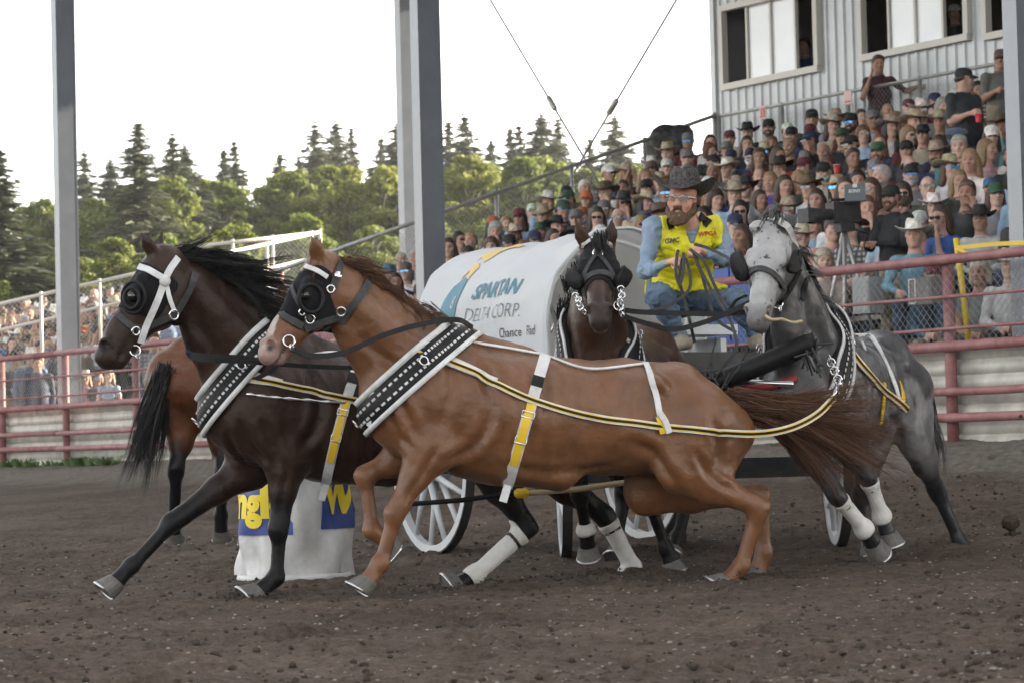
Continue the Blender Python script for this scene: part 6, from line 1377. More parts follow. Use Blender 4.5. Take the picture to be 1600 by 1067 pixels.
# ---- seated and standing figures (hips at the origin, facing +X)
def seated(lean, arms, fem, fat, yaw=0, tilt=0):
    s = A(math.sin(lean), 0, math.cos(lean)); up = A(0, 0, 1); sh = A(0, 0, .08)+s*.44; w = .165 if fem else .195
    J = dict(head=sh+s*.10+A(.03, 0, .155), face=A(math.cos(yaw), math.sin(yaw), tilt), neck=sh+s*.07+A(.01, 0, 0), sho=[sh+A(0, w, 0), sh-A(0, w, 0)], chest=A(0, 0, .08)+s*.26, belly=A(.02, 0, .14), hip=[A(.0, .09, .06), A(.0, -.09, .06)], knee=[A(.43, .13, .07), A(.43, -.13, .07)], ank=[A(.40, .13, -.36), A(.40, -.13, -.36)])
    e = lambda sg, x, y, z: A(x, sg*y, z)
    if arms == 'lap': J['elb'] = [sh+e(q, .06, w+.06, -.27) for q in (1, -1)]; J['wri'] = [e(q, .30, .08, .19) for q in (1, -1)]
    elif arms == 'fold': J['elb'] = [sh+e(q, .12, w+.04, -.24) for q in (1, -1)]; J['wri'] = [sh+e(-1, .20, .06, -.24), sh+e(1, .23, .05, -.20)]
    elif arms == 'chin': J['elb'] = [sh+e(1, .22, w-.02, -.27), sh+e(-1, .06, w+.06, -.27)]; J['wri'] = [J['head']+A(.12, .05, -.17), e(-1, .32, .10, .18)]; J['hand'] = [A(-.1, -.1, 1), A(1, 0, -.2)]
    elif arms == 'phone': J['elb'] = [sh+e(1, .2, w+.04, -.18), sh+e(-1, .2, w+.04, -.18)]; J['wri'] = [J['head']+A(.26, .07, -.06), J['head']+A(.26, -.07, -.06)]; J['hand'] = [A(0, -.4, 1), A(0, .4, 1)]
    else: J['elb'] = [sh+e(q, .14, w+.08, -.24) for q in (1, -1)]; J['wri'] = [e(q, .42, .15, .20) for q in (1, -1)]
    return J
def standing(arms, fem, yaw=0, lean=0.0):
    hp = .92; s = unit(A(lean, 0, 1)); sh = A(0, 0, hp)+s*.50; w = .17 if fem else .20
    J = dict(head=sh+s*.235+A(.03, 0, .0), face=A(math.cos(yaw), math.sin(yaw), -.05), neck=sh+s*.07, sho=[sh+A(0, w, 0), sh-A(0, w, 0)], chest=A(0, 0, hp)+s*.30, belly=A(.01, 0, hp+.10), hip=[A(0, .095, hp), A(0, -.095, hp)], knee=[A(.03, .11, .48), A(.02, -.11, .48)], ank=[A(0, .11, .09), A(.02, -.12, .09)])
    e = lambda sg, x, y, z: A(x, sg*y, z)
    if arms == 'down': J['elb'] = [sh+e(q, -.02, w+.06, -.28) for q in (1, -1)]; J['wri'] = [sh+e(q, .06, w+.05, -.54) for q in (1, -1)]
    elif arms == 'cup': J['elb'] = [sh+e(1, .0, w+.07, -.28), sh+e(-1, .05, w+.06, -.27)]; J['wri'] = [sh+e(1, .08, w+.05, -.52), sh+e(-1, .27, w-.02, -.2)]
    elif arms == 'mouth': J['elb'] = [sh+e(1, .02, w+.20, -.16), sh+e(-1, .14, w+.06, -.24)]; J['wri'] = [sh+e(1, .12, w+.40, -.10), sh+e(-1, .20, w-.06, .05)]; J['hand'] = [A(.2, 1, -.2), A(-.1, .3, 1)]
    else: J['elb'] = [sh+e(q, .10, w+.05, -.27) for q in (1, -1)]; J['wri'] = [sh+e(q, .34, .10, -.26) for q in (1, -1)]
    return J
def body_proto(J, fem, fat, sleeve, h=.0145):
    V, Q, own, fr, _ = human(J, h, fem, fat); me = mesh_arrays('body', V, Q); me.materials.append(m_crowd); me.polygons.foreach_set('use_smooth', np.ones(len(me.polygons), dtype=bool))
    c = np.zeros((len(V), 3)); c[:, 0] = np.isin(own, (2, 7, 3) if sleeve == 2 else ((2, 7) if sleeve == 1 else (2,))); c[:, 1] = np.isin(own, (5, 6)); c[:, 2] = feature_mask(V, own, fr); c = np.hstack([c, (np.isin(own, (2,)) & (np.abs(V[:, 1]) < .05) & (V[:, 0] > .03)).astype(float)[:, None]]); set_colors(me, 'mask', c)
    hc, f, l, u = fr; return me, Matrix([[f[i], l[i], u[i], hc[i]] for i in range(3)]+[[0, 0, 0, 1]])
SEAT = [body_proto(seated(.18, 'lap', False, 1.05, .1), False, 1.1, 2), body_proto(seated(.10, 'fold', False, 1, -.15), False, 1.15, 1), body_proto(seated(.22, 'chin', True, 1, .15, -.1), True, .92, 1), body_proto(seated(.30, 'knees', False, 1, 0, .05), False, 1.0, 2),
        body_proto(seated(.12, 'lap', True, 1, -.2), True, .95, 0), body_proto(seated(.05, 'phone', True, 1), True, .92, 1), body_proto(seated(.15, 'fold', True, 1, .3), True, 1.0, 2), body_proto(seated(.20, 'lap', False, 1, -.35), False, 1.3, 1), body_proto(seated(.34, 'fold', False, 1, .45, .08), False, 1.0, 2), body_proto(seated(-.02, 'lap', True, 1, .5, .05), True, 1.1, 1), body_proto(seated(.28, 'chin', False, 1, -.45), False, 1.1, 2), body_proto(seated(.16, 'knees', True, 1, -.1, -.15), True, 1.05, 2)]
FEM = [0, 0, 1, 0, 1, 1, 1, 0, 0, 1, 0, 1]
STAND = {'down': body_proto(standing('down', False), False, 1.1, 2), 'big': body_proto(standing('cup', False, .9), False, 1.5, 1), 'cup': body_proto(standing('cup', False, -.5), False, 1.2, 1), 'woman': body_proto(standing('mouth', True, .2), True, .98, 1), 'hold': body_proto(standing('hold', False, .3), False, 1.05, 2)}
def jit(c, s=.12): k = 1+RNG.normal(0, s); return tuple(min(.9, max(.004, x*k*(1+RNG.normal(0, .04)))) for x in c)
def person(body, loc, rz, scale, shirt, head, hair_, glass, label, group=None, hatc=None, hairc=None, beard=False, plaid=0, cat='person'):
    me, HM_ = body; o = bpy.data.objects.new('person', me); col.objects.link(o); o.location = tuple(loc); o.rotation_euler = (0, 0, rz); o.scale = (scale,)*3; o.color = (*shirt, 1); o.pass_index = plaid; tagit(o, label, cat, group)
    def add(k, c=None, sc=1.0, nm=None):
        x = bpy.data.objects.new(nm or HW[k].name.split('.')[0], HW[k]); col.objects.link(x); x.parent = o; x.matrix_parent_inverse = Matrix.Identity(4); x.matrix_basis = HM_@Matrix.Diagonal((sc, sc, sc, 1))
        if c: x.color = (*c, 1)
    if hair_: add(hair_, hairc, .97 if head else 1.0, 'hair')
    if head: add(head, hatc)
    if glass: add(glass)
    if beard: add('beard', hairc)
    return o
SHIRTS = [('black', (.015, .015, .017), 7), ('charcoal', (.045, .046, .05), 6), ('navy', (.018, .026, .06), 6), ('grey', (.15, .15, .155), 5), ('white', (.60, .60, .60), 6), ('pale blue', (.26, .37, .50), 6), ('red', (.32, .03, .035), 2), ('maroon', (.09, .018, .025), 3), ('purple', (.07, .05, .22), 1), ('teal', (.06, .16, .16), 2), ('olive', (.07, .075, .045), 3), ('beige', (.32, .27, .21), 4), ('pink', (.48, .24, .26), 3), ('blue', (.03, .08, .26), 2), ('brown', (.09, .06, .045), 3), ('lilac', (.30, .26, .45), 2)]
CAPS = [('black', (.012, .012, .013)), ('navy', (.015, .022, .05)), ('grey', (.14, .14, .145)), ('brown', (.09, .06, .04)), ('blue', (.04, .09, .18)), ('white', (.55, .55, .53)), ('orange', (.40, .11, .04)), ('green', (.03, .08, .045)), ('black', (.012, .012, .013)), ('maroon', (.10, .02, .03))]
HATS = [('straw', (.44, .37, .26)), ('black', (.012, .012, .012)), ('white', (.62, .60, .55)), ('straw', (.36, .30, .21)), ('brown', (.10, .065, .04))]
HAIRS = [('brown', (.045, .025, .015)), ('dark', (.015, .011, .009)), ('blond', (.24, .16, .08)), ('grey', (.28, .27, .26)), ('white', (.50, .49, .47)), ('auburn', (.12, .05, .025)), ('brown', (.07, .04, .022))]
pick = lambda L: L[int(RNG.integers(len(L)))]
def pickw(): ws = np.array([s[2] for s in SHIRTS], float); return SHIRTS[int(RNG.choice(len(SHIRTS), p=ws/ws.sum()))]
def random_person(loc, face, where, group, i):
    k = int(RNG.choice(12, p=[.15, .10, .06, .10, .12, .03, .09, .09, .08, .07, .05, .06])); fem = FEM[k]; sh = pickw(); hr = pick(HAIRS); r = RNG.random(); head = hatc = None; desc = ''; plaid = int(RNG.random() < .17 and sh[0] not in ('black', 'red')); hair_ = None
    if r < (.17 if fem else .46): head = 'cap'; cn, cc_ = pick(CAPS); hatc = jit(cc_); desc = cn+' cap'; hair_ = 'long' if fem else 'fringe'
    elif r < (.30 if fem else .70): head = 'cowboy_hat'; cn, cc_ = pick(HATS); hatc = jit(cc_); desc = cn+' cowboy hat'; hair_ = 'long' if fem else None
    else: hair_ = pick(['long', 'long', 'bob']) if fem else pick(['short', 'short', 'short', 'fringe']); desc = {'long': 'long %s hair', 'bob': 'bobbed %s hair', 'short': 'short %s hair', 'fringe': 'thinning %s hair'}[hair_] % hr[0]
    if hair_ == 'long' and hr[0] in ('grey', 'white'): hr = HAIRS[int(RNG.integers(3))]; desc = desc if head else 'long %s hair' % hr[0]
    g = RNG.random(); glass = 'sunglasses' if g < .2 else ('mirror' if g < .255 else None)
    lab = 'person in %s%s, %s, %s' % ('checked ' if plaid else '', sh[0], desc, where)
    rz = math.atan2(face[1], face[0])+RNG.normal(0, .22)
    person(SEAT[k], loc, rz, 1+RNG.normal(0, .05), jit(sh[1]), head, hair_, glass, lab, group, hatc, jit(hr[1]), (not fem) and RNG.random() < .22, plaid if plaid else (2 if RNG.random() < .25 and sh[0] in ('black', 'charcoal', 'navy', 'olive', 'brown', 'grey', 'maroon') else 0))
# ---- the packed rows
ROWN = ['front', 'second', 'third', 'fourth', 'fifth', 'sixth', 'seventh', 'eighth', 'ninth', 'tenth', 'top']
watch = A(.3, 15, 0)
def seat_rows(rows, u0, u1, group, fmt, names, step=.51, skip=.03):
    for k, (q, z) in enumerate(rows):
        u = u0+.25+.2*RNG.random(); n = 0
        while u < u1:
            p = QU(q+.08+RNG.normal(0, .04), u, z+.40); hd = PX(p+A(0, 0, .8))
            if -25 < hd[0] < 1630 and hd[1] < 640 and RNG.random() > skip and not (k == 0 and 1240 < hd[0]) and not (k in (6, 7) and 1470 < hd[0] < 1540):
                random_person(p, watch-p+A(RNG.normal(0, 3), 0, 0), fmt % (names[k], ORD[n] if n < 30 else 'last'), group, n); n += 1
            u += step+RNG.normal(0, .04)
seat_rows(ROWS, UE, -12, 'spectators packed into the grandstand', '%s grandstand row, %s from its end', ROWN)
seat_rows(BROWS, UB-14, UB-.3, 'spectators on the open bleachers', '%s bleacher row, %s from far end', ROWN)
# ================================================================ THE DRIVER
def fist(B, w, d, n, s):
    """closed hand: w wrist, d towards the knuckles, n palm side, s thumb side"""
    d, n = unit(d), unit(n); n = unit(n-d*(n@d)); b = np.cross(d, n)*s; B.cone(w, w+d*.075, .027, .034, n, .62, k=.012, tag=4); B.cone(w+d*.04+b*.02, w+d*.08-b*.02, .024, .022, n, .6, k=.012, tag=4)
    for q, L in ((1.5, 1.0), (.5, 1.08), (-.5, 1.0), (-1.5, .82)):
        k0 = w+d*.085+b*q*.0195; k1 = k0+d*.020+n*.034*L; k2 = k1-d*.034*L+n*.014; k3 = k2-d*.012-n*.016
        B.cone(k0-d*.02, k0, .011, .0115, k=.006, tag=4); B.cone(k0, k1, .0108, .0098, k=.004, tag=4); B.cone(k1, k2, .0098, .009, k=.003, tag=4); B.cone(k2, k3, .0088, .008, k=.003, tag=4)
    t0 = w+d*.025+b*.028+n*.008; t1 = t0+d*.035+b*.018+n*.022; t2 = t1+d*.028-b*.012+n*.022; B.cone(t0, t1, .0145, .012, k=.008, tag=4); B.cone(t1, t2, .0118, .0095, k=.004, tag=4)
wl_, wr_ = P(1098, 394, 16.40), P(1043, 411, 16.38)
def dr_hands(B): fist(B, wr_, P(1066, 404, 16.26)-wr_, A(.25, .2, -1), 1); fist(B, wl_, P(1076, 386, 16.25)-wl_, A(-.1, .3, -1), -1)
DJ = dict(head=P(1066, 313, 16.5), face=A(-.32, -.92, -.04), hup=A(.08, -.1, 1), neck=P(1073, 346, 16.66), sho=[P(1121, 357, 16.76), P(1020, 358, 16.68)], elb=[P(1141, 405, 16.72), P(1007, 426, 16.62)], wri=[wl_, wr_], chest=P(1068, 395, 16.85), belly=P(1060, 436, 16.95),
          hip=[P(1082, 464, 17.0), P(1036, 464, 16.95)], knee=[P(1152, 470, 16.56), P(1030, 462, 16.48)], ank=[P(1180, 524, 16.72), P(1062, 524, 16.62)], toe=[A(.15, -1, 0), A(.25, -1, 0)])
V, Q, own, dfr, _ = human(DJ, .0088, False, 1.12, dr_hands, mouth=1, detail=True)
hc, hf, hl_, hu_ = dfr; Nn = vnormals(V, Q)
wr = ((fbm(V, 9, 3, 2)-.5)*.022+.034*(.09-np.minimum(np.abs(fbm(V*A(1, 1, 1.6), 10, 2, 8)-.5), .09))*4-.006)*np.isin(own, (2, 7, 3, 5)); V = V+Nn*wr[:, None]; Nn = vnormals(V, Q)
c = np.tile(A(.58, .32, .235), (len(V), 1)); c[np.isin(own, (2, 7, 3))] = (.22, .30, .41); c[own == 5] = (.085, .135, .21); c[own == 6] = (.26, .22, .17)
c = mixc(c, np.where(own == 5, np.clip((fbm(V, 6, 3)-.45)*2.5, 0, .7), 0), (.14, .20, .28)); c = mixc(c, np.where(own == 1, np.clip((fbm(V, 40, 2)-.5)*2, 0, .5), 0), (.45, .17, .12))
c = mixc(c, feature_mask(V, own, dfr)*.5, (.08, .04, .03))
m_drv = coat_mat('driver_skin_and_cloth', .7); driver = obj_at('person', V, Q, m_drv, origin=tuple(Wg(.2, .05, 1.27)), smooth=True); set_colors(driver.data, 'coat', c)
tagit(driver, 'driver in yellow vest and black hat holding reins on the wagon seat', 'person')
dl = unit(DJ['sho'][0]-DJ['sho'][1]); dd_ = V-DJ['chest']; lt = dd_@dl; zz = dd_[:, 2]; fwd = dd_@unit(A(-.1, -1, 0))
vneck = (np.abs(lt+.012) < .055*np.clip((zz-.02)/.15, 0, 1)) & (fwd > -.02) & (zz > .02)
m_vest = M('yellow_vest', (.72, .66, .012), .55, noise=(7, (.60, .55, .01)), bump=(14, .6, .02))
sel = ((own == 2) | ((own == 5) & (zz > -.30)) | ((own == 1) & (zz < .19))) & (np.abs(lt) < .192-.05*np.clip(zz-.02, 0, .2)) & ~vneck & (zz > -.24) & (zz < .235)
v, f = patch(V, Q, Nn, sel, .014); vest = obj_at('vest', v, f, m_vest, driver, smooth=True)
DBV = BVHTree.FromPolygons([tuple(x) for x in (V+Nn*.020).tolist()], Q.tolist())
for pix, ww in (([(1046, 340), (1047, 348), (1051, 357)], .050), ([(1093, 336), (1099, 343), (1108, 351)], .055)):
    pts = []
    for x, y in spline([(*q_, 0) for q_ in pix], 6)[:, :2]:
        r = unit(P(x, y, 1)-CAM); ht = DBV.ray_cast(Vector(CAM), Vector(r)); pts.append(A(*ht[0]) if ht[0] is not None else P(x, y, 16.6))
    mb = MB(); strap(mb, pts, np.tile(A(0, -1, .3), (len(pts), 1)), np.linspace(ww*.7, ww, len(pts)), .008); mb.build('collar_flap', m_black, vest)
dbvh = BVHTree.FromPolygons([tuple(x) for x in (V+Nn*.016).tolist()], Q.tolist())
def on_body(px, py, D=16.6, off=.003):
    r = unit(P(px, py, 1)-CAM); hit = dbvh.ray_cast(Vector(CAM), Vector(r)); p = A(*hit[0]) if hit[0] is not None else P(px, py, D); return p-r*off
def vest_text(s, size, x0, y0, mat, slope=-.12, **kw):
    v, f = flat_letters(s, size, size/4, **kw); pts = np.array([on_body(x0+x, y0-y+slope*x) for x, y in v]); obj_at('lettering', pts, f, mat, vest)
vest_text('GMC', 10.5, 1038, 381, m_ink, -.10, offset=.25, shear=.15); vest_text('WPCA', 10, 1091, 370, M('red_print', (.45, .02, .02), .6), -.08, offset=.3)
HMt = Matrix([[hf[i], hl_[i], hu_[i], hc[i]-driver.location[i]] for i in range(3)]+[[0, 0, 0, 1]])
def on_head(nm, VF, mat, smooth=True, sc=1.0, T=None):
    me = local_mesh(nm, VF, mat, smooth); x = bpy.data.objects.new(nm, me); col.objects.link(x); x.parent = driver; x.matrix_basis = HMt@(T or Matrix.Identity(4))@Matrix.Diagonal((sc, sc, sc, 1)); return x
m_bhat = M('woven_black_hat', (.012, .011, .010), .7, spec=.2, noise=(70, (.11, .105, .10), 3), bump=(95, .6, .006))
on_head('cowboy_hat', cowboy_hat(.112, .112, .075), m_bhat, T=Matrix.Translation((-.012, 0, .002))@Matrix.Rotation(-.07, 4, 'Y'), sc=1.06)
Bb = Body(.016)
for s in (1, -1): Bb.cone(A(-.005, s*.074, -.02), A(.02, s*.066, -.07), .014, .022, k=.015); Bb.cone(A(.02, s*.064, -.07), A(.07, s*.03, -.118), .024, .03); Bb.cone(A(.082, s*.034, -.082), A(.098, 0, -.045), .012, .010, k=.01)
Bb.cone(A(.074, .0, -.108), A(.082, 0, -.132), .036, .026); Bb.cone(A(.095, .02, -.044), A(.095, -.02, -.044), .0095, k=.008); Bb.ball(A(.106, 0, -.068), .017, A(0, 1, 0), 1.45, k=.005, op=-1)
vb, fb_ = Bb.mesh(.0055); nb = vnormals(vb, fb_); vb = vb+nb*((fbm(vb, 90, 2)-.5)*.012)[:, None]
on_head('beard', (vb, fb_), M('beard_hair', (.05, .025, .014), .7, noise=(120, (.15, .08, .045), 2), bump=(160, .7, .004)))
hb = Body(.015); hb.cone(A(-.06, .07, .0), A(-.07, -.07, .0), .03); hb.cone(A(-.02, .074, .025), A(-.05, .068, -.0), .016); hb.cone(A(-.02, -.074, .025), A(-.05, -.068, -.0), .016); on_head('hair', hb.mesh(.008), MATS['beard_hair'])
gl = bpy.data.materials.new('clear_lens'); gl.use_nodes = True; gb = gl.node_tree.nodes['Principled BSDF']; gb.inputs['Base Color'].default_value = (.25, .2, .2, 1); gb.inputs['Roughness'].default_value = .05; gb.inputs['Alpha'].default_value = .45
sp_ = on_head('sunglasses', glasses(), gl, False); fm = MB()
for s in (1, -1): fm.tube([A(.109, s*.005, .012), A(.108, s*.03, .022), A(.098, s*.058, .018)], .0028, 6); fm.tube([A(.098, s*.06, .018), A(.05, s*.082, .016), A(.0, s*.085, .012)], .003, 6)
x = on_head('frame', (np.concatenate(fm.v), fm.f), M('white_frame', (.75, .75, .75), .3)); x.parent = sp_; x.matrix_basis = Matrix.Identity(4)
# teeth and mouth
tm = MB().box(A(.083, 0, -.060), A(.004, 0, 0), A(0, .013, 0), A(0, 0, .0032)); on_head('teeth', (np.concatenate(tm.v), tm.f), M('teeth', (.7, .66, .6), .4), False)
# ---- reins
def rein(label, paths, w=.018, mat=m_grey):
    rt = empty('reins', tuple(paths[0][0])); tagit(rt, label, 'reins')
    for p in paths:
        q = spline(p, 10); mb = MB(); nn = np.tile(A(.15, -1, .25), (len(q), 1)); strap(mb, q, nn, w, .005); mb.build('rein', mat, rt)
    return rt
hR, hL = P(1066, 404, 16.22), P(1078, 390, 16.2)
rein('grey leather reins looping down from the driver\'s fists', [[hR, hR+A(-.02, -.02, -.13), P(1070, 470, 16.2), P(1077, 500, 16.1), P(1085, 535, 16.2)], [hR+A(.02, 0, 0), P(1078, 430, 16.15), P(1075, 455, 16.1), P(1045, 478, 15.8), P(1005, 488, 15.2), P(975, 484, 14.5)],
     [hL, P(1100, 410, 16.15), P(1118, 450, 16.1), P(1138, 482, 15.9), P(1150, 470, 15.2), P(1166, 462, 14.6)], [hL+A(.02, 0, -.02), P(1095, 425, 16.15), P(1108, 470, 16.1), P(1120, 500, 16.0), P(1150, 520, 15.9)], [P(1085, 382, 16.2), P(1110, 390, 16.15), P(1150, 412, 15.8), P(1170, 440, 15.0), P(1178, 468, 14.5)],
     [P(1060, 392, 16.2), P(1058, 398, 16.15), P(1056, 425, 16.12), P(1062, 445, 16.12), P(1068, 420, 16.14), P(1068, 396, 16.2)], [P(1090, 415, 16.3), P(1104, 440, 16.1), P(1112, 455, 16.05), P(1140, 500, 15.8), P(1150, 545, 15.4), P(1125, 580, 14.9), P(1118, 598, 14.8)]])
rein('black coupling reins stretched between the brown and grey horses\' heads', [[P(966, 484, 14.3), P(1000, 488, 14.4), P(1060, 490, 14.5), P(1120, 491, 14.55), P(1166, 488, 14.5)], [P(968, 492, 14.32), P(1000, 503, 14.4), P(1050, 515, 14.5), P(1100, 504, 14.5), P(1140, 488, 14.5), P(1178, 470, 14.45)]], .026, m_black)
rein('black reins running back from the chestnut horse\'s bit over its collar', [[surf(chest, 456, 546)[0]-A(0, .03, 0), P(490, 556, Dc(490)-.22), P(540, 550, Dc(540)-.27), P(600, 524, Dc(600)-.24), P(655, 508, Dc(655)-.20), P(712, 500, Dc(700)-.12), P(738, 512, Dc(740)-.05)]], .026, m_black)
rein('long black reins running straight back from the dark bay horse\'s bit', [[surf(dark, 222, 551)[0]-A(0, .03, 0), P(300, 559, Dd(300)-.33), P(380, 565, Dd(380)-.36), P(480, 572, Dd(480)-.36), P(585, 576, Dd(585)-.34)], [surf(dark, 224, 548)[0]-A(0, .02, 0), P(300, 553, Dd(300)-.3), P(380, 559, Dd(380)-.34), P(430, 572, Dd(430)-.4), P(400, 592, Dd(400)-.4)]], .022, m_black)
# ================================================================ PEOPLE WHO STAND OUT
def at_feet(px, ytop, q, hgt, fz=None):
    """ground spot of a standing figure whose head top shows at (px, ytop)"""
    p = PQ(px, ytop, q); return A(p[0], p[1], (p[2]-hgt) if fz is None else fz)
def tocam(p, dx=0.0): d = A(dx*10, -1*10, 0)+0*p; return math.atan2(-p[1], -p[0]+dx*p[1])
p = at_feet(1395, 303, 18.45, 1.78, 1.55); cm = person(STAND['hold'], p, tocam(p, -1.2), .97, (.014, .015, .018), 'cap', 'fringe', None, 'cameraman in black jacket and headset behind the red fence', None, (.012, .012, .013), (.06, .03, .02), True)
p = at_feet(1372, 84, 27.15, 1.66); p[2] = 4.56; person(STAND['woman'], p, tocam(p), 1.06, (.055, .02, .028), None, 'short', None, 'person in maroon shirt leaning on the walkway fence above the crowd', None, None, (.05, .028, .018))
p = at_feet(1504, 124, 23.82, 1.80, ROWS[7][1]); person(STAND['big'], p, tocam(p, .9), 1.08, (.03, .032, .038), 'cap', 'fringe', None, 'large person in dark tee shirt standing among the seats with a cup', None, (.02, .022, .028), (.04, .03, .02)); CUP1 = p
p = at_feet(1563, 116, 25.34, 1.80, ROWS[9][1]); person(STAND['cup'], p, tocam(p, .4), 1.03, (.12, .115, .105), 'cap', 'fringe', None, 'person in grey shirt and brown cap standing beside the right steel post', None, (.10, .07, .05), (.06, .04, .03)); CUP2 = p
m_cup = M('red_cup', (.55, .02, .025), .35); m_cupw = M('white_rim', (.7, .7, .7), .4)
def cup(c, label):
    n = 14; an = np.linspace(0, 6.28, n, endpoint=False); V, F = loft([[c+A(r*math.cos(a), r*math.sin(a), z) for a in an] for r, z in ((.033, 0), (.046, .11), (.044, .11), (.032, .01))])
    o = obj_at('cup', V, F, m_cup, smooth=True); MB().tube([c+A(.047*math.cos(a), .047*math.sin(a), .112) for a in an], .004, 6, closed=True).build('rim', m_cupw, o, True); tagit(o, label, 'cup')
q_ = PQ(1529, 192, 23.7); cup(q_, 'red paper cup held by the large person in the dark tee shirt'); q_ = PQ(1552, 166, 25.2); cup(q_, 'red paper cup held by the person in grey beside the steel post'); q_ = PQ(1308, 272, 22.6); cup(q_, 'red paper cup raised in the middle of the seated crowd')
for px, y, fz, sc, sh, hd, hc_, hr_, lab, k, pl in ((240, 516, .78, 1.02, (.20, .19, .20), None, None, 'short', 'person in checked shirt standing at the fence beside the left steel post', 'down', 1), (47, 505, .78, 1.0, (.07, .13, .22), 'cowboy_hat', (.62, .60, .55), None, 'person in blue shirt and pale cowboy hat standing at the left fence', 'down', 0),
        (22, 528, .78, .98, (.05, .05, .055), 'cowboy_hat', (.012, .012, .012), None, 'person in dark top and black cowboy hat at the left picture edge', 'hold', 0), (58, 531, .78, .93, (.03, .045, .08), None, None, 'short', 'young person in dark blue top between two fence posts on the left', 'down', 0)):
    p = at_feet(px, y, 18.05, 1.75, fz); person(STAND[k], p, tocam(p, .1), sc, sh, hd, hr_, None, lab, None, hc_, (.06, .035, .02), False, pl)
for px, y, sh, hd, hc_, gl_, lab in ((134, 589, (.35, .18, .28), 'cowboy_hat', (.55, .45, .42), None, 'child in pink top and small hat sitting low behind the fence'), (153, 590, (.10, .10, .11), None, None, 'mirror', 'child with blue mirror sunglasses sitting low behind the fence'), (170, 585, (.30, .38, .48), None, None, None, 'child in pale blue top sitting low behind the fence')):
    p = PQ(px, y, 18.3); person(SEAT[4], A(p[0], p[1], p[2]-.62), tocam(p), .78, sh, hd, 'long', gl_, lab, None, hc_, (.20, .13, .07))
for px, y, sh, hd, hc_, hr_, lab, k in ((1532, 412, (.19, .21, .20), None, None, 'bob', 'person in pale grey green top seated on a chair beside the yellow pole', 4), (1580, 400, (.5, .5, .5), 'cowboy_hat', (.62, .60, .56), None, 'person in white shirt seated against the right steel post', 0), (1462, 415, (.08, .17, .26), 'cap', (.10, .02, .03), 'fringe', 'person in bright blue shirt seated behind the nearest red fence post', 0),
        (1432, 352, (.12, .25, .33), 'cowboy_hat', (.62, .60, .54), 'fringe', 'person in turquoise shirt and white cowboy hat right of the cameraman', 3), (1290, 395, (.32, .26, .23), None, None, 'bob', 'blond person in beige cardigan seated below the television camera', 6)):
    p = PQ(px, y, 18.35); person(SEAT[k], A(p[0], p[1], p[2]-.87), tocam(p, -.15), 1.0, sh, hd, hr_, None, lab, None, hc_, (.35, .30, .24))
for px, y, q, sh, hd, hc_, lab in ((1262, 66, 28.2, (.03, .06, .2), None, None, 'person in blue seen in the first press box window'), (1256, 72, 28.5, (.12, .1, .09), 'cap', (.1, .08, .06), 'person in tan cap seen in the first press box window'), (1497, 14, 28.3, (.03, .03, .035), 'cap', (.6, .6, .6), 'person in white cap seen in the second press box window')):
    p = PQ(px, y, q); person(SEAT[0], A(p[0], p[1], p[2]-.85), tocam(p, -.6), 1.0, sh, hd, 'short', None, lab, None, hc_, (.05, .03, .02))
# ---- television camera on its tripod
tv = PQ(1318, 335, 18.2); m_cam = M('camera_black', (.02, .02, .022), .5, noise=(20, (.05, .05, .055))); m_scr = M('monitor_shell', (.06, .075, .09), .4)
cf = unit(A(-.85, -.5, -.05)); cl_ = unit(np.cross(A(0, 0, 1), cf)); cu_ = np.cross(cf, cl_); TV = empty('television_camera', (tv[0], tv[1], 1.5)); tagit(TV, 'black television camera on a tripod behind the red fence', 'camera')
MB().box(tv+cu_*.02, cf*.17, cl_*.07, cu_*.10).build('camera_body', m_cam, TV); MB().tube([tv+cf*.16, tv+cf*.22, tv+cf*.34, tv+cf*.44], [.06, .055, .07, .085], 16).build('lens', m_cam, TV, True); MB().box(tv+cf*.47, cf*.04, cl_*.09, cu_*.07).build('lens_hood', m_cam, TV)
MB().box(tv+cu_*.145, cf*.16, cl_*.02, cu_*.015).build('handle', m_cam, TV); mcen = PQ(1336, 302, 18.15); mn = unit(A(-.12, -1, .05)); ms = unit(np.cross(mn, A(0, 0, 1))); mu_ = np.cross(ms, mn); mon = MB().box(mcen, ms*.105, mn*.035, mu_*.085).build('monitor', m_scr, TV)
v, f = flat_letters('SONY', .045, .05, offset=.001); obj_at('lettering', np.array([mcen+mn*.037-ms*(.065-x)*1+mu_*y for x, y in v]) if ms[0] > 0 else np.array([mcen+mn*.037+ms*(.065-x)+mu_*y for x, y in v]), f, m_white, mon)
MB().box(mcen+mn*.036+mu_*.068, ms*.022, mn*.002, mu_*.016).build('sticker', m_white, mon)
MB().box(tv-cu_*.13, cf*.09, cl_*.06, cu_*.05).build('tripod_head', m_cam, TV); MB().tube([tv-cu_*.14-cf*.06, tv-cu_*.24-cf*.42], .012, 8).build('pan_handle', m_cam, TV, True)
for a in (.3, 2.4, 4.5): MB().tube([tv-cu_*.17, A(tv[0]+.38*math.cos(a), tv[1]+.38*math.sin(a), 1.5)], [.022, .016], 8).build('leg', m_galv, TV, True)
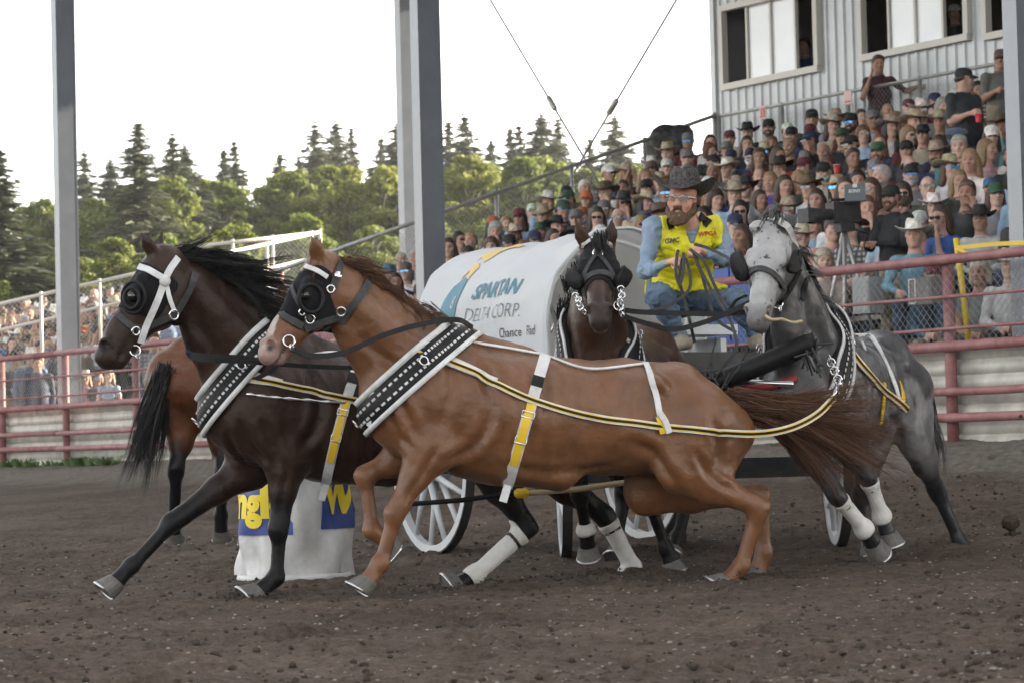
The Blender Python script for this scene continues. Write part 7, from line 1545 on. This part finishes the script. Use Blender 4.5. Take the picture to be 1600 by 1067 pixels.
# ---- small things about the stand
def sign(px, py, q, w, hh, txt, label):
    c = PQ(px, py, q); o = empty('row_sign', tuple(c-A(0, 0, hh/2+.8))); s = UV; MB().box(c, s*w/2, NV*.006, A(0, 0, hh/2)).build('board', M('sign_board', (.62, .45, .42), .6), o); mr_ = M('sign_red', (.50, .08, .07), .6)
    MB().box(c-NV*.008-A(0, 0, hh*.30), s*w*.4, NV*.001, A(0, 0, hh*.06)).build('band', mr_, o); MB().tube([c+UV*.06+NV*.02-A(0, 0, hh/2), c+UV*.06+NV*.02-A(0, 0, 1.0)], .02, 8).build('stake', m_whitepipe, o, True)
    if txt: v, f = flat_letters(txt, hh*.62, .2, offset=.008); obj_at('lettering', np.array([c-NV*.009+UV*(x-w*.36)+A(0, 0, y-hh*.16) for x, y in v]), f, mr_, o)
    tagit(o, label, 'sign')
sign(1192, 176, 26.6, .16, .21, '15', 'pale board with red number fifteen at the back of the crowd'); sign(1325, 153, 26.6, .17, .2, '', 'faded pinkish board near the person in maroon')
sb_ = on_u(1046, 232, UE-.05); B = Body(.06); up3 = A(0, 0, 1); sx = unit(A(1, -.2, 0)); B.cone(sb_-sx*.14-up3*.2, sb_-sx*.10+up3*.16, .20, .20); B.cone(sb_-sx*.08+up3*.18, sb_+sx*.22+up3*.20, .19, .17); B.cone(sb_+sx*.02-up3*.05, sb_+sx*.18+up3*.12, .20, .20); B.cone(sb_-sx*.26-up3*.42, sb_-sx*.06-up3*.3, .16, .17); B.cone(sb_-sx*.24+up3*.08, sb_-sx*.2-up3*.3, .14, .14)
V, Q = B.mesh(.02); V = V+vnormals(V, Q)*((fbm(V, 6, 3)-.5)*.07)[:, None]; sk = obj_at('covered_loudspeaker', V, Q, M('black_tarp', (.014, .014, .015), .6, bump=(8, .5, .03)), smooth=True); tagit(sk, 'bulky loudspeaker under a black cover on the stand railing', 'loudspeaker')
yp = empty('yellow_pole', tuple(PQ(1513, 535, 17.9))); tagit(yp, 'bent yellow pole with barrier tape tied behind the red fence', 'pole'); m_yp = M('yellow_pole_paint', (.62, .44, .02), .5, noise=(5, (.52, .36, .02)))
MB().tube([PQ(1515, 545, 17.9), PQ(1505, 460, 17.9), PQ(1494, 373, 17.9)], .03, 12).build('tube', m_yp, yp, True); tp = spline([PQ(1494, 388, 17.87), PQ(1530, 384, 17.85), PQ(1570, 381, 17.83), PQ(1625, 379, 17.8)], 6); mb = MB(); strap(mb, tp, np.tile(-NV, (len(tp), 1)), .04, .002); mb.build('tape', m_yp, yp); mb = MB(); strap(mb, [PQ(1494, 388, 17.86), PQ(1503, 392, 17.85), PQ(1510, 397, 17.85)], np.tile(-NV, (3, 1)), .035, .002); mb.build('tape_end', m_yp, yp)
def fence_box(px, py, q, w, hh, label, mat, frame_=False):
    c = PQ(px, py, q); o = empty('equipment_box', tuple(c-A(0, 0, hh/2))); MB().box(c, UV*w/2, NV*.09, A(0, 0, hh/2)).build('case', mat, o); MB().box(c-NV*.094, UV*w*.44, NV*.003, A(0, 0, hh*.43)).build('lid', mat, o)
    if frame_:
        for sx_ in (-1, 1): MB().box(c-NV*.1-UV*w*.28+UV*sx_*w*.13, UV*.006, NV*.003, A(0, 0, hh*.45)).build('frame', m_white, o)
        for sx_ in (-1, 1): MB().box(c-NV*.1-UV*w*.28+A(0, 0, sx_*hh*.44), UV*w*.13, NV*.003, A(0, 0, .006)).build('frame', m_white, o)
    tagit(o, label, 'box')
fence_box(1448, 455, 17.75, .34, .26, 'grey equipment box with white frame hung on the fence', M('grey_box', (.13, .125, .12), .6, noise=(6, (.18, .175, .17))), True); fence_box(1356, 462, 18.1, .26, .36, 'pale grey box with orange mark below the television camera', M('pale_box', (.30, .31, .31), .6))
bp_ = PQ(1112, 480, 18.2); o = empty('blue_barrier', tuple(PQ(1112, 540, 18.2))); m_bb = M('blue_plastic', (.02, .06, .26), .5); c0 = PQ(1128, 482, 18.2)
for k in range(3): MB().box(c0+UV*(k-1)*.42, UV*.195, NV*.05, A(0, 0, .42)).build('panel', m_bb, o)
tagit(o, 'blue plastic barrier panels behind the fence beside the driver', 'barrier')
# ---- clods thrown up by the hooves
def spots(i):
    px, py, D, s = [(1100, 900, 14.1, .10), (960, 905, 14.6, .12), (700, 915, 14.6, .12), (390, 935, 14.1, .08), (1180, 890, 14.3, .1)][i % 5]; p = P(px, py, D); return p[0]+RNG.normal(0, s*1.3), p[1]+RNG.normal(0, s*1.3)
scatter('kicked_dirt', 1500, .0015, .009, m_clod, 'crumbs of dirt thrown up around the galloping hooves', 'dirt', spots, .8, 3.2, .035)
for i, (px, py, D, r) in enumerate(((1579, 816, 15.6, .042), (1555, 770, 15.8, .012), (1595, 650, 15.6, .01), (1430, 764, 15.3, .012), (1582, 832, 15.6, .02))):
    v, f = Body(.01).ball(P(px, py, D), r, A(1, 0, 0), 1.2).mesh(max(.006, r/4)); v = v+RNG.normal(0, r*.08, v.shape); o = obj_at('clod', v, f, m_clod, smooth=True)
    tagit(o, ['largest dark clod flying behind the grey horse', 'tiny clod flying above the largest one', 'tiny clod flying in front of the fence at the picture edge', 'small clod flying behind the grey horse\'s hocks', 'small clod just below the largest flying one'][i], 'clod', 'clods flying behind the grey horse')
# ================================================================ EVENING AIR
m_haze = bpy.data.materials.new('evening_air'); m_haze.use_nodes = True; hn = m_haze.node_tree; hn.nodes.remove(hn.nodes['Principled BSDF'])
hv = hn.nodes.new('ShaderNodeVolumePrincipled'); hv.inputs['Color'].default_value = (.93, .95, .97, 1); hv.inputs['Density'].default_value = .00026; hv.inputs['Anisotropy'].default_value = .35
hn.links.new(hv.outputs[0], hn.nodes['Material Output'].inputs['Volume'])
hz = MB().box(A(0, 60, 12.5), A(130, 0, 0), A(0, 130, 0), A(0, 0, 14.5)).build('haze', m_haze); tagit(hz, 'thin bright evening haze hanging in the air', 'haze', kind='stuff')
scene.cycles.volume_bounces = 0
